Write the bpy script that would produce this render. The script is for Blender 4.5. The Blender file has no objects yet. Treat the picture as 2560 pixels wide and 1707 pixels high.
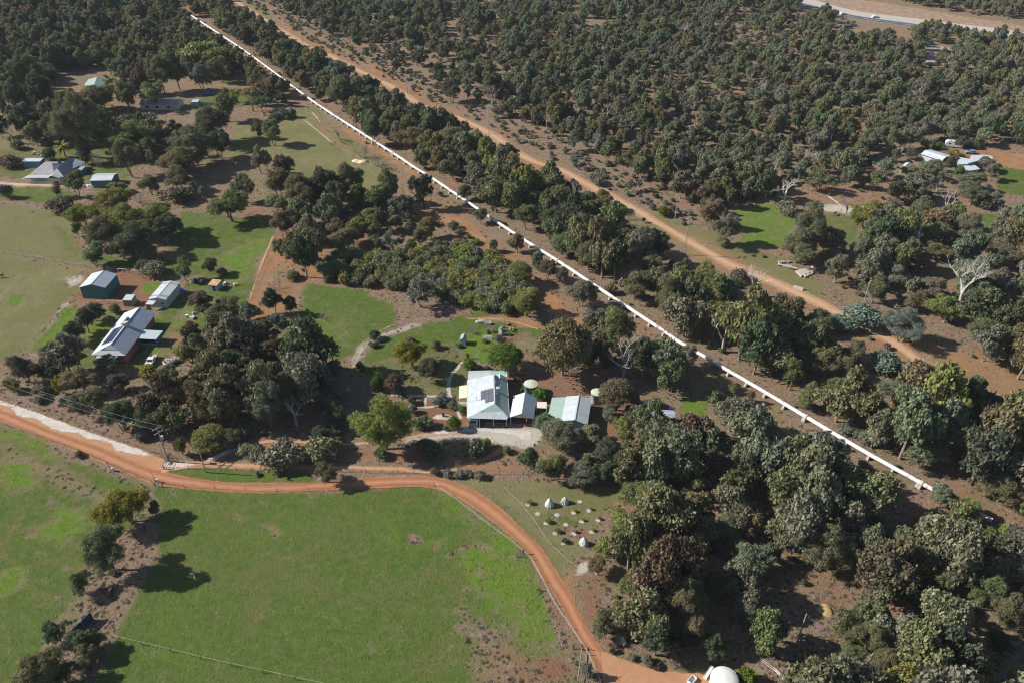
import bpy, math, random
import numpy as np
from mathutils import Vector, Matrix
R_ = math.radians
# ---------------------------------------------------------------- camera, sky, sun, exposure
SC = bpy.context.scene
COL = SC.collection
F, PX, PY, CH, PIT = 1991.0, 1280.0, 853.5, 130.0, R_(35)
cam = bpy.data.cameras.new('camera'); camo = bpy.data.objects.new('camera', cam); COL.objects.link(camo)
camo.location = (0, 0, CH); camo.rotation_euler = (R_(90) - PIT, 0, 0)
cam.sensor_width = 36; cam.lens = 36 * F / 2560; cam.clip_start = 1; cam.clip_end = 8000
SC.camera = camo
W = bpy.data.worlds.new('World'); SC.world = W; W.use_nodes = True
wn = W.node_tree; bg = wn.nodes['Background']; sky = wn.nodes.new('ShaderNodeTexSky'); sky.sky_type = 'NISHITA'; sky.sun_disc = False
SUN_EL, SUN_AZ = R_(34.5), R_(-84.5)     # azimuth from +Y, clockwise seen from above
sky.sun_elevation = SUN_EL; sky.sun_rotation = SUN_AZ; sky.air_density = 1.0; sky.dust_density = 0.6; sky.altitude = 200
wn.links.new(sky.outputs[0], bg.inputs[0]); bg.inputs[1].default_value = 0.068
sl = bpy.data.lights.new('sun', 'SUN'); sl.energy = 4.7; sl.angle = R_(0.53); sl.color = (1.0, 0.945, 0.86)
so = bpy.data.objects.new('sun', sl); COL.objects.link(so)
sdir = Vector((math.sin(SUN_AZ) * math.cos(SUN_EL), math.cos(SUN_AZ) * math.cos(SUN_EL), math.sin(SUN_EL)))
so.rotation_euler = sdir.to_track_quat('Z', 'Y').to_euler(); so.location = (-60, 120, 200)
SC.view_settings.view_transform = 'Standard'; SC.view_settings.look = 'None'; SC.view_settings.gamma = 1
SC.view_settings.exposure = 0.74
SC.cycles.pixel_filter_type = 'BLACKMAN_HARRIS'; SC.cycles.filter_width = 1.15
SC.cycles.max_bounces = 6; SC.cycles.diffuse_bounces = 3; SC.cycles.transparent_max_bounces = 12
# ---------------------------------------------------------------- pixel of the photo -> point of the place
cP, sP = math.cos(PIT), math.sin(PIT)
def V(px, py, z=0.0):
    x = (px - PX) / F; u = -(py - PY) / F
    t = (z - CH) / (-sP + u * cP)
    return Vector((x * t, (cP + u * sP) * t, z))
def proj(p):
    y, z = p[1], p[2] - CH
    d = y * cP - z * sP; u = y * sP + z * cP
    return PX + F * p[0] / d, PY - F * u / d
def mpp(px, py):                                   # pixels per metre at the ground there
    v = V(px, py); return F / (v.y * cP + CH * sP)
T = {}
for i, k in enumerate('ABCDEFGHIJKLMQST'):
    T[k] = (640 * (i % 4), (0, 427, 854, 1280)[i // 4], 3.672)
T.update(O=(0, 0, 0.91875), N=(0, 0, 1.0), h=(1140, 900, 5.6), g=(180, 660, 6.03), v=(1110, 780, 8.711), w=(0, 360, 7.35),
         p=(1930, 640, 8.96), c=(2230, 340, 4.8), n=(1300, 1220, 5.973), q=(360, 1060, 5.27), l=(200, 180, 3.537),
         b=(1700, 1640, 4.48), r=(470, 680, 7.465), a=(100, 1520, 6.4), e=(760, 300, 6.72), d=(2080, 10, 7.467), x=(1400, 1590, 7.657))
def N(k, x, y): a, b, s = T[k]; return a + x / s, b + y / s
def P(k, x, y, z=0.0): return V(*N(k, x, y), z)
# ---------------------------------------------------------------- helpers
def tag(o, label=None, cat=None, group=None, kind=None):
    if label: o['label'] = label
    if cat: o['category'] = cat
    if group: o['group'] = group
    if kind: o['kind'] = kind
    return o
def empty(name, loc, rz=0.0, scale=None, label=None, cat=None, group=None):
    o = bpy.data.objects.new(name, None); COL.objects.link(o); o.location = loc; o.rotation_euler = (0, 0, rz)
    o.empty_display_size = 0.5
    if scale: o.scale = scale
    return tag(o, label, cat, group)
def link(name, me, parent=None, mat=None, loc=None, rz=0.0):
    o = bpy.data.objects.new(name, me); COL.objects.link(o)
    if mat is not None and not len(me.materials): me.materials.append(mat)
    if parent is not None: o.parent = parent
    if loc is not None: o.location = loc
    if rz: o.rotation_euler = (0, 0, rz)
    return o
class MB:
    def __init__(s): s.v = []; s.f = []
    def add(s, vs, fs):
        n = len(s.v); s.v += [tuple(v) for v in vs]; s.f += [tuple(n + i for i in f) for f in fs]; return s
    def box(s, c, d, rz=0.0, tilt=None):
        m = Matrix.Rotation(rz, 3, 'Z')
        if tilt: m = m @ tilt
        c = Vector(c); vs = [c + m @ Vector((x * d[0] / 2, y * d[1] / 2, z * d[2] / 2)) for x in (-1, 1) for y in (-1, 1) for z in (-1, 1)]
        return s.add(vs, [(0, 1, 3, 2), (4, 6, 7, 5), (0, 4, 5, 1), (2, 3, 7, 6), (0, 2, 6, 4), (1, 5, 7, 3)])
    def b2(s, a, b):
        return s.box([(a[i] + b[i]) / 2 for i in range(3)], [abs(b[i] - a[i]) for i in range(3)])
    def tube(s, pts, rads, n=6, cap=True):
        base = len(s.v); pts = [Vector(p) for p in pts]
        if not hasattr(rads, '__len__'): rads = [rads] * len(pts)
        for i, p in enumerate(pts):
            d = (pts[min(i + 1, len(pts) - 1)] - pts[max(i - 1, 0)]).normalized()
            a = d.orthogonal().normalized() if abs(d.z) > .98 else d.cross(Vector((0, 0, 1))).normalized()
            b = d.cross(a)
            for j in range(n):
                t = 2 * math.pi * j / n; s.v.append(tuple(p + (a * math.cos(t) + b * math.sin(t)) * rads[i]))
        for i in range(len(pts) - 1):
            for j in range(n):
                k = (j + 1) % n; s.f.append((base + i * n + j, base + i * n + k, base + (i + 1) * n + k, base + (i + 1) * n + j))
        if cap: s.f.append(tuple(base + j for j in range(n))); s.f.append(tuple(base + (len(pts) - 1) * n + j for j in reversed(range(n))))
        return s
    def lathe(s, prof, n=24, c=(0, 0, 0)):
        base = len(s.v)
        for r, z in prof:
            for j in range(n):
                t = 2 * math.pi * j / n; s.v.append((c[0] + r * math.cos(t), c[1] + r * math.sin(t), c[2] + z))
        for i in range(len(prof) - 1):
            for j in range(n):
                k = (j + 1) % n; s.f.append((base + i * n + j, base + i * n + k, base + (i + 1) * n + k, base + (i + 1) * n + j))
        return s
    def slab(s, pts, th=0.06):                     # a roof sheet: planar polygon with thickness
        n = len(pts); pts = [Vector(p) for p in pts]
        lo = [p - Vector((0, 0, th)) for p in pts]
        return s.add(pts + lo, [tuple(range(n)), tuple(reversed(range(n, 2 * n)))] + [(i, n + i, n + (i + 1) % n, (i + 1) % n) for i in range(n)])
    def build(s, name, mat, parent=None, loc=None, rz=0.0, smooth=False):
        me = bpy.data.meshes.new(name); me.from_pydata(s.v, [], s.f); me.materials.append(mat)
        if smooth:
            for p in me.polygons: p.use_smooth = True
        me.update(); return link(name, me, parent, None, loc, rz)
# ---------------------------------------------------------------- materials
def newmat(name):
    m = bpy.data.materials.new(name); m.use_nodes = True; nt = m.node_tree; nt.nodes.clear()
    out = nt.nodes.new('ShaderNodeOutputMaterial'); return m, nt, out
def nd(nt, t, **k):
    n = nt.nodes.new(t)
    for a, v in k.items():
        if a in ('_in',): 
            for i, x in v.items(): n.inputs[i].default_value = x
        else: setattr(n, a, v)
    return n
def noise(nt, scale, detail=4, vec=None, rough=.6, dist=0.0):  # distortion warps the grain
    n = nd(nt, 'ShaderNodeTexNoise', _in={'Scale': scale, 'Detail': detail, 'Roughness': rough, 'Distortion': dist})
    if vec is not None: nt.links.new(vec, n.inputs['Vector'])
    return n.outputs['Fac']
def ramp(nt, src, stops):
    r = nd(nt, 'ShaderNodeValToRGB'); nt.links.new(src, r.inputs[0]); cr = r.color_ramp
    while len(cr.elements) < len(stops): cr.elements.new(.5)
    for e, (p, c) in zip(cr.elements, stops):
        e.position = p; e.color = (c, c, c, 1) if not hasattr(c, '__len__') else (*c, 1)
    return r.outputs[0]
def mix(nt, fac, a, b, mode='MIX'):
    m = nd(nt, 'ShaderNodeMix', data_type='RGBA', blend_type=mode)
    for i, x in ((0, fac), (6, a), (7, b)):
        if hasattr(x, 'is_linked'): nt.links.new(x, m.inputs[i])
        elif hasattr(x, '__len__'): m.inputs[i].default_value = (*x, 1)
        else: m.inputs[i].default_value = x
    return m.outputs[2]
def math_(nt, op, a, b=0.0):
    m = nd(nt, 'ShaderNodeMath', operation=op)
    for i, x in ((0, a), (1, b)):
        if hasattr(x, 'is_linked'): nt.links.new(x, m.inputs[i])
        else: m.inputs[i].default_value = x
    return m.outputs[0]
def attr(nt, name, typ='GEOMETRY'):
    return nd(nt, 'ShaderNodeAttribute', attribute_name=name, attribute_type=typ)
def bump(nt, h, strength=.5, dist=.1):
    b = nd(nt, 'ShaderNodeBump', _in={'Strength': strength, 'Distance': dist}); nt.links.new(h, b.inputs['Height']); return b.outputs[0]
def surf(name, col, rough=.7, var=.18, scale=1.5, metal=0.0, dirt=None, dirt_amt=.4, spec=.3, wave=None, bump_s=0.0, dscale=.7):
    """one general surface: base colour with grain, blotches of another colour and an optional corrugation"""
    m, nt, out = newmat(name); b = nd(nt, 'ShaderNodeBsdfPrincipled'); nt.links.new(b.outputs[0], out.inputs[0])
    tc = nd(nt, 'ShaderNodeTexCoord').outputs['Object']
    c = mix(nt, noise(nt, scale, 5, tc), tuple(x * (1 - var) for x in col), tuple(min(1, x * (1 + var)) for x in col))
    if dirt: c = mix(nt, ramp(nt, noise(nt, dscale, 6, tc, .7), [(.5 - dirt_amt * .25, 0.0), (.72, .85)]), c, dirt)
    h = None
    if wave:
        w = nd(nt, 'ShaderNodeTexWave', wave_type='BANDS', bands_direction=wave[0], _in={'Scale': wave[1], 'Distortion': 0.0}); nt.links.new(tc, w.inputs[0])
        c = mix(nt, .12, c, w.outputs[0], 'MULTIPLY'); h = w.outputs[1]
    elif bump_s: h = noise(nt, scale * 6, 4, tc)
    if h is not None: nt.links.new(bump(nt, h, bump_s or .4, .04), b.inputs['Normal'])
    nt.links.new(c, b.inputs['Base Color']); b.inputs['Roughness'].default_value = rough; b.inputs['Metallic'].default_value = metal
    b.inputs['Specular IOR Level'].default_value = spec
    return m
M = dict(
 roofwhite=surf('roof_white', (.52, .56, .60), .5, .06, .8, dirt=(.36, .40, .42), wave=('Y', 3.2)),
 roofwhitex=surf('roof_white_x', (.53, .57, .61), .5, .06, .8, dirt=(.38, .42, .44), wave=('X', 3.2)),
 roofgreen=surf('roof_green', (.27, .38, .33), .5, .08, .8, dirt=(.36, .44, .41), wave=('Y', 3.2)),
 roofgreenx=surf('roof_green_x', (.29, .40, .35), .5, .08, .8, dirt=(.36, .44, .40), wave=('X', 3.2)),
 roofblue=surf('roof_blue', (.30, .345, .41), .5, .06, .8, dirt=(.35, .40, .47), wave=('Y', 3.2)),
 roofgrey=surf('roof_grey', (.30, .32, .34), .6, .1, .8, dirt=(.22, .23, .25), wave=('Y', 3.2)),
 rooftile=surf('roof_tile', (.27, .25, .27), .8, .15, 2, dirt=(.40, .38, .37), wave=('Y', 3.2)),
 rust=surf('rusty_iron', (.50, .25, .11), .9, .25, 2, dirt=(.62, .50, .38), wave=('Y', 4)),
 teal=surf('wall_teal', (.035, .14, .14), .6, .1, 1), wallgreen=surf('wall_green', (.25, .42, .36), .6, .08, 1),
 wallpale=surf('wall_pale', (.40, .45, .46), .7, .08, 1), wallcream=surf('wall_cream', (.55, .47, .36), .8, .1, 1.5, dirt=(.4, .33, .26)),
 wallgrey=surf('wall_grey', (.33, .37, .38), .7, .1, 1), brick=surf('wall_brick', (.33, .17, .12), .9, .2, 4),
 wallblue=surf('wall_blue', (.10, .19, .28), .7, .1, 1), dark=surf('painted_opening_shade', (.02, .022, .028), .9, .1),  # dark: near-black colour standing for the shade inside openings
 white=surf('white_paint', (.62, .62, .61), .5, .04), canvas=surf('cream_canvas', (.62, .56, .42), .8, .05), sail=surf('shade_sail', (.58, .52, .47), .8, .05),
 steel=surf('galvanised', (.50, .52, .53), .45, .12, 2, metal=.3), gutter=surf('gutter', (.40, .45, .45), .5, .05),
 post=surf('grey_timber', (.22, .19, .16), .9, .3, 3), wood=surf('brown_timber', (.25, .14, .08), .9, .3, 3), tape=surf('pale_fence_line', (.50, .48, .40), .8, .05),
 conc=surf('concrete', (.48, .45, .40), .9, .15, 2, dirt=(.33, .30, .26)), slab=surf('concrete_path', (.42, .38, .33), .9, .14, 2, dirt=(.30, .26, .22)),
 paver=surf('brick_paving', (.42, .24, .20), .9, .15, 3), pole=surf('power_pole', (.27, .27, .24), .9, .2, 2), iso=surf('insulator', (.6, .62, .62), .4, .05),
 wire=surf('wire', (.07, .07, .08), .5, .05, metal=.5), tankgreen=surf('tank_green', (.10, .24, .19), .6, .08, 1), tanklid=surf('tank_lid', (.50, .50, .42), .9, .15, 1.2, dirt=(.36, .37, .30), dirt_amt=.8),
 tankwhite=surf('tank_white', (.62, .62, .60), .55, .03, .5), tyre=surf('tyre', (.02, .02, .02), .9), glass=surf('dark_glass', (.03, .05, .08), .12, .1, spec=.8),
 solar=surf('solar_cell', (.025, .04, .11), .2, .1, spec=.7), solargrey=surf('solar_cell_grey', (.10, .10, .13), .3, .15, spec=.5), alu=surf('aluminium', (.6, .62, .65), .4, .05, metal=.4),
 carwhite=surf('car_white', (.62, .62, .62), .25, .03, spec=.6), carblue=surf('car_blue', (.16, .24, .34), .25, .05, spec=.6), red=surf('dark_red', (.28, .05, .04), .7),
 net=surf('white_netting', (.50, .51, .52), .9, .08, 6, bump_s=.8), mulch=surf('white_stone', (.44, .41, .38), .95, .25, 6), blue=surf('blue_plastic', (.03, .13, .45), .5), bluedark=surf('blue_tarp', (.03, .06, .13), .5),
 horse=surf('horse_coat', (.16, .055, .02), .6, .15, 2), stone=surf('quarry_stone', (.5, .38, .24), .95, .3, 2), straw=surf('straw', (.38, .28, .13), .95, .3, 4, bump_s=.9), sand=surf('sand', (.60, .45, .30), .95, .2, 2, bump_s=.6),
 terra=surf('terracotta', (.40, .15, .08), .8), stonewall=surf('aqua_roof', (.30, .60, .48), .5, .06, 1), purple=surf('purple_plastic', (.08, .06, .35), .5), black=surf('black_metal', (.03, .03, .035), .6))
# ---------------------------------------------------------------- the ground
rng = np.random.default_rng(7); random.seed(7)
gx = np.concatenate([[-4000, -2500, -1500, -900, -620], np.arange(-470, -399, 10), np.arange(-395, 396, 1.0), np.arange(400, 471, 10), [620, 900, 1500, 2500, 4000]])
gy = [62.0]
while gy[-1] < 660: gy.append(gy[-1] + 0.55 + (gy[-1] - 62) / 598 * 2.2)
gy = np.concatenate([[-3000, -800, -200, 0, 30, 50, 58], gy, [690, 740, 820, 1000, 1400, 2200, 4000, 6500]])
GX, GY = np.meshgrid(gx, gy); gxf, gyf = GX.ravel(), GY.ravel(); NV = gxf.size
def fbm(x, y, s, seed):
    r = np.random.default_rng(seed); o = np.zeros_like(x); a = 1.0
    for _ in range(5):
        for _k in range(3):
            t = r.uniform(0, 6.28); f = s * r.uniform(.7, 1.4); o += a / 3 * np.sin((x * math.cos(t) + y * math.sin(t)) * f + r.uniform(0, 6.28) + 1.7 * np.sin((x * math.sin(t) - y * math.cos(t)) * f * .7 + r.uniform(0, 6.28)))
        s *= 2.1; a *= .55
    return o
WX = gxf + 1.6 * fbm(gxf, gyf, .12, 1); WY = gyf + 2.0 * fbm(gxf, gyf, .12, 2)
def sdf(poly, x, y):                               # >0 inside
    d = np.full(x.shape, 1e9); ins = np.zeros(x.shape, bool); n = len(poly)
    for i in range(n):
        ax, ay = poly[i]; bx, by = poly[(i + 1) % n]; ex, ey = bx - ax, by - ay
        t = np.clip(((x - ax) * ex + (y - ay) * ey) / (ex * ex + ey * ey + 1e-9), 0, 1)
        d = np.minimum(d, (x - ax - t * ex) ** 2 + (y - ay - t * ey) ** 2)
        c = ((ay > y) != (by > y)) & (x < (bx - ax) * (y - ay) / (by - ay + 1e-12) + ax); ins ^= c
    d = np.sqrt(d); return np.where(ins, d, -d)
CL = np.zeros((NV, 6), np.float32)   # lush, olive, dirt, pale, bright, redbrown  (rest = leaf litter)
def paint(k, pts, wts, soft=1.5, amt=1.0):
    pl = [tuple(P(k, *p).xy) for p in pts]; xs = [p[0] for p in pl]; ys = [p[1] for p in pl]
    m = (WX > min(xs) - 8) & (WX < max(xs) + 8) & (WY > min(ys) - 8) & (WY < max(ys) + 8)
    if not m.any(): return
    a = np.clip(.5 + sdf(pl, WX[m], WY[m]) / (2 * soft), 0, 1); a = (a * a * (3 - 2 * a) * amt)[:, None]
    CL[m] = CL[m] * (1 - a) + np.array(wts, np.float32)[None] * a
L_, V_, D_, P_, X_, R__ = np.eye(6)
G = [ # tile, polygon, weights, softness
 ('O', [(-260,900),(0,985),(140,1055),(345,1125),(335,1200),(235,1330),(120,1440),(30,1620),(0,1700),(-400,1700)], .8*L_+.2*V_, 2),
 ('O', [(362,1112),(700,1125),(1000,1112),(1120,1185),(1205,1270),(1265,1380),(1330,1500),(1350,1720),(150,1800),(235,1500),(290,1400),(380,1250),(370,1200)], .9*L_+.1*V_, 2),
 ('O', [(0,1060),(60,1080),(60,1110),(0,1120)], X_, 3), ('O', [(60,1240),(150,1180),(230,1190),(150,1240)], .7*X_+.3*L_, 3), ('O', [(-20,1340),(60,1310),(50,1360),(-20,1400)], .8*X_, 2),
 ('O', [(0,975),(90,1010),(160,1050),(100,1050),(0,1010)], .5*X_+.5*L_, 2),
 ('O', [(0,1022),(200,1110),(330,1170),(300,1180),(160,1120),(0,1045)], .6*V_+.3*R__, 3),
 ('O', [(200,1330),(260,1230),(330,1210),(330,1290),(290,1400),(230,1490),(170,1600),(70,1600),(150,1440)], .15*V_, 3),
 ('O', [(165,1400),(190,1405),(135,1480),(118,1470)], .7*V_+.3*X_, 1.2), ('O', [(100,1500),(128,1500),(95,1568),(60,1568)], .6*V_+.3*D_, 1.5),
 ('O', [(1060,1390),(1100,1560),(1250,1600),(1240,1560),(1160,1470)], .35*R__+.3*V_, 6),
 ('O', [(1225,1350),(1265,1390),(1330,1500),(1320,1560),(1220,1530),(1290,1500),(1250,1420)], .3*R__+.2*V_, 3),
 ('O', [(1140,1180),(1200,1270),(1255,1370),(1290,1490),(1200,1480),(1120,1350),(1060,1300),(1120,1260)], .7*X_+.3*L_, 4),
 ('O', [(990,1125),(1040,1122),(1130,1200),(1120,1230),(1010,1170)], .45*X_+.5*L_, 4),
 ('O', [(990,1085),(1100,1088),(1400,1100),(1440,1110),(1380,1200),(1360,1290),(1340,1330),(1360,1440),(1370,1480),(1310,1420),(1240,1290),(1150,1180),(1050,1110)], .75*V_+.15*L_, 2),
 ('O', [(1130,1110),(1180,1160),(1280,1330),(1330,1400),(1320,1420),(1240,1320),(1170,1210),(1100,1130)], .6*L_+.35*V_, 2),
 ('O', [(1260,1170),(1320,1160),(1340,1200),(1290,1230),(1240,1200)], .6*L_+.3*V_, 3),
 ('O', [(1300,1330),(1345,1340),(1345,1400),(1310,1380)], .8*D_+.2*R__, 1.5), ('O', [(1290,1215),(1360,1215),(1350,1250),(1290,1245)], .5*R__, 2),
 ('O', [(1330,1290),(1400,1300),(1380,1500),(1440,1560),(1400,1600),(1340,1420)], .5*R__+.1*D_, 3),
 ('O', [(380,1078),(560,1082),(720,1084),(730,1106),(560,1110),(440,1105),(385,1092)], .9*L_, 1),
 ('O', [(-300,560),(0,583),(120,607),(190,627),(200,650),(160,700),(70,800),(-20,840),(-320,860)], .85*V_+.15*L_, 1.5),
 ('O', [(-300,455),(0,468),(110,480),(165,500),(205,590),(195,612),(120,602),(0,580),(-300,560)], .6*V_+.3*L_, 1.5),
 ('O', [(0,675),(45,680),(40,710),(0,712)], .7*X_, 1.5),
 ('O', [(140,640),(185,635),(190,655),(160,665)], .6*P_+.2*V_, 2), ('O', [(120,740),(165,690),(180,690),(120,770),(70,830),(60,820)], .6*P_+.3*V_, 1.5),
 ('O', [(-200,425),(0,432),(150,430),(170,455),(120,470),(0,458),(-200,455)], .7*L_+.2*V_, 1.5), ('O', [(-200,415),(0,418),(200,425),(200,432),(0,430)], .5*D_+.4*P_, 1),
 ('O', [(-100,290),(180,300),(200,330),(160,350),(-100,345)], .5*V_, 2), ('O', [(-80,345),(120,340),(250,335),(250,440),(130,410),(-80,412)], .55*L_+.25*V_, 2),
 ('O', [(230,320),(330,320),(290,450),(210,440)], .6*L_+.3*V_, 2),
 ('O', [(165,700),(195,700),(170,760),(120,820),(60,810)], .8*X_+.2*L_, 1.2),
 ('O', [(195,700),(360,715),(400,760),(360,850),(200,850),(60,810),(130,780)], .6*L_+.3*V_, 1.5), ('O', [(195,715),(280,715),(240,800),(150,810)], .6*X_+.2*L_, 2),
 ('O', [(380,712),(430,655),(500,610),(590,570),(560,705),(470,770),(400,760),(370,740)], .75*L_+.2*V_, 1.5), ('O', [(360,765),(385,762),(350,820),(315,830)], .9*X_, 1),
 ('O', [(430,700),(500,690),(470,730),(400,755)], .5*X_+.3*L_, 2),
 ('O', [(410,488),(520,495),(615,510),(632,530),(600,620),(570,690),(480,680),(500,620),(420,590),(380,560)], .75*L_+.25*V_, 1.5),
 ('O', [(560,560),(620,540),(600,610),(540,660),(480,640),(500,590)], .65*X_+.3*L_, 3),
 ('O', [(120,520),(200,590),(340,600),(480,590),(520,620),(420,640),(200,615)], .7*L_+.2*V_, 2),
 ('O', [(192,628),(270,625),(335,625),(372,665),(350,700),(240,697),(182,682)], .25*R__+.75*(.45*D_+.55*R__), 1), ('O', [(325,652),(385,648),(380,668),(330,668)], X_, .8),
 ('O', [(360,795),(400,790),(400,840),(350,850)], .6*V_, 1.5),
 ('O', [(540,290),(640,265),(720,245),(760,280),(830,335),(900,380),(920,420),(880,450),(760,440),(600,390),(500,380)], .95*V_, 2),
 ('O', [(420,340),(640,360),(640,420),(500,470),(400,440)], .35*V_+.1*L_, 4),
 ('O', [(260,185),(365,180),(365,200),(285,208)], .95*L_, 1.5), ('O', [(430,235),(530,205),(580,220),(570,245),(445,255)], .8*L_, 2), ('O', [(505,178),(560,180),(560,192),(505,190)], .8*L_, 1),
 ('O', [(160,190),(200,205),(180,220),(120,200)], .6*D_, 2), ('O', [(150,215),(200,212),(190,235),(150,232)], .6*L_, 2),
 ('O', [(880,440),(960,450),(1030,480),(1110,560),(1060,560),(980,505),(880,480),(620,470),(600,480),(560,400)], .35*V_+.2*D_, 4),
 ('O', [(618,560),(760,558),(745,640),(690,660),(670,720),(560,735),(560,700),(600,600)], .65*D_+.2*R__, 2),
 ('O', [(628,540),(650,540),(650,600),(605,720),(575,720),(610,620)], .75*D_+.15*P_, 1),
 ('O', [(620,620),(690,610),(690,650),(630,660)], .25*D_+.1*R__, 2),
 ('O', [(700,650),(820,662),(905,690),(925,745),(860,765),(820,815),(690,820),(600,800),(680,740)], .92*L_, 2), ('O', [(690,780),(720,720),(800,720),(820,800),(740,810)], .35*X_+.6*L_, 5),
 ('O', [(880,765),(980,738),(1100,718),(1250,738),(1250,775),(1100,775),(1060,800),(830,840),(860,790)], .85*L_, 1.5), ('O', [(820,840),(1062,790),(1090,850),(1100,880),(1060,925),(1030,912),(930,900),(850,890)], .5*L_+.45*V_, 2),
 ('O', [(1100,733),(1180,722),(1260,745),(1250,760),(1170,742),(1100,742)], .8*D_, 1),
 ('O', [(910,690),(990,690),(1000,735),(920,745)], .15*R__+.1*P_, 2),
 ('O', [(812,845),(820,800),(870,765),(975,737),(975,748),(880,775),(835,810),(825,850)], .5*P_+.2*R__, .8),
 ('O', [(730,230),(770,270),(860,320),(960,385),(985,415),(1010,455),(1120,520),(1180,560),(1240,600),(1340,690),(1370,750),(1300,735),(1240,690),(1180,620),(1110,575),(1060,530),(960,500),(900,430),(900,395),(850,345),(760,290)], .28*D_+.1*R__, 2.5),
 ('O', [(960,490),(1060,500),(1110,545),(1190,610),(1225,640),(1300,700),(1345,745),(1300,740),(1240,680),(1170,610),(1080,545),(1030,515),(950,505)], .85*D_, 1.5),
 ('O', [(790,290),(870,340),(950,385),(960,410),(930,395),(850,340),(780,300)], .7*D_, 1), ('O', [(700,262),(725,262),(790,330),(850,370),(830,375),(740,310)], .5*D_+.4*V_, 1.5),
 ('O', [(420,45),(545,110),(640,170),(720,235),(700,240),(600,170),(500,105)], .5*D_, 1.5), ('O', [(500,-20),(600,-10),(640,60),(620,60),(540,10)], .5*V_, 2),
 ('O', [(580,30),(640,55),(760,110),(900,190),(1100,290),(1260,385),(1420,440),(1560,500),(1700,560),(1790,640),(1900,690),(2010,745),(2200,810),(2420,860),(2420,1000),(2200,890),(2030,800),(1900,720),(1750,650),(1600,600),(1480,520),(1400,480),(1240,420),(1080,330),(880,230),(700,130)], .28*D_+.12*V_, 3),
 ('O', [(1400,470),(1560,500),(1700,560),(1790,600),(1880,660),(1900,700),(1980,740),(1960,750),(1880,712),(1760,650),(1600,600),(1480,520)], .6*V_+.35*D_, 2), ('O', [(1640,560),(1760,580),(1880,650),(1860,690),(1780,640)], .8*V_+.15*L_, 2),
 ('O', [(1980,750),(2200,800),(2420,860),(2420,960),(2240,890),(2050,800)], .65*D_+.25*V_, 2),
 ('O', [(1330,455),(1400,480),(1480,530),(1440,540),(1380,510)], .8*D_, 1.5), ('O', [(1200,385),(1260,410),(1340,450),(1300,450),(1220,410)], .75*D_, 1.5),
 ('O', [(1695,480),(1790,465),(1850,500),(1800,570),(1700,570)], .6*X_+.4*L_, 1.5), ('O', [(1890,490),(1980,500),(1970,570),(1890,560)], .55*L_+.45*V_, 2), ('O', [(2180,480),(2300,490),(2270,560),(2220,560)], .7*L_+.25*V_, 2),
 ('O', [(2285,385),(2420,400),(2420,460),(2285,440)], .9*L_, 1.5), ('O', [(2180,330),(2420,360),(2420,398),(2290,385),(2200,365)], .9*D_, 2), ('O', [(1800,420),(2100,420),(2080,480),(1820,480)], .35*D_+.15*V_, 4),
 ('O', [(1890,465),(2020,480),(2010,500),(1880,485)], .8*P_, 1.5),
 ('O', [(2130,105),(2190,112),(2185,148),(2120,150)], .5*R__+.5*P_, 2), ('O', [(2050,102),(2090,104),(2085,118),(2050,115)], .6*R__+.3*P_, 2), ('O', [(1350,50),(1420,60),(1400,75),(1350,65)], .5*V_, 2),
 ('O', [(1680,50),(2420,90),(2420,130),(2100,90),(1800,60)], .3*D_+.2*V_, 6), ('O', [(1740,-60),(1860,-20),(2420,70),(2420,110),(2100,60),(1860,15),(1700,-10)], .45*D_+.3*P_, 4),
 ('O', [(1150,850),(1400,860),(1480,930),(1480,1000),(1160,1000)], .5*R__+.15*D_, 3), ('O', [(1570,900),(1640,920),(1610,960),(1570,960)], .8*X_+.2*L_, 2),
 ('O', [(940,1000),(1030,985),(1225,975),(1240,1010),(1210,1035),(1100,1012),(950,1020)], .85*P_, 1.2), ('O', [(960,1010),(1100,1005),(1160,1040),(1130,1070),(940,1060)], .4*V_+.3*D_, 2),
 ('O', [(940,918),(1060,925),(1082,960),(1060,985),(960,990)], .8*R__+.2*D_, 1), ('O', [(960,890),(1040,905),(1050,925),(930,912)], .6*V_+.3*L_, 1),
 ('O', [(1070,770),(1130,755),(1160,780),(1140,830),(1070,825),(1058,800)], .9*X_, 1), ('O', [(1150,780),(1215,760),(1225,790),(1160,820)], .7*R__+.2*D_, 1), ('O', [(1200,770),(1245,780),(1230,800),(1180,800)], .6*V_+.2*P_, 2),
 ('O', [(520,1045),(720,1050),(930,1065),(1200,1085),(1200,1072),(940,1030),(800,1030),(640,1015),(530,1010)], .6*D_+.3*R__, 2),
 ('O', [(1440,1480),(1560,1530),(1700,1540),(1800,1560),(1900,1640),(1500,1700),(1390,1560)], .6*D_+.3*V_, 3), ('O', [(1560,1520),(1640,1510),(1700,1545),(1560,1560)], .6*V_+.2*D_, 2),
 ('O', [(1840,1300),(2010,1320),(2000,1450),(1900,1440),(1850,1380)], .3*R__, 4), ('O', [(1750,1530),(1900,1480),(1960,1568),(2100,1700),(1800,1700)], .3*D_+.2*V_, 4),
 ('O', [(2220,1500),(2420,1480),(2420,1650),(2200,1600)], .4*V_+.2*L_, 4),
]
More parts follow.
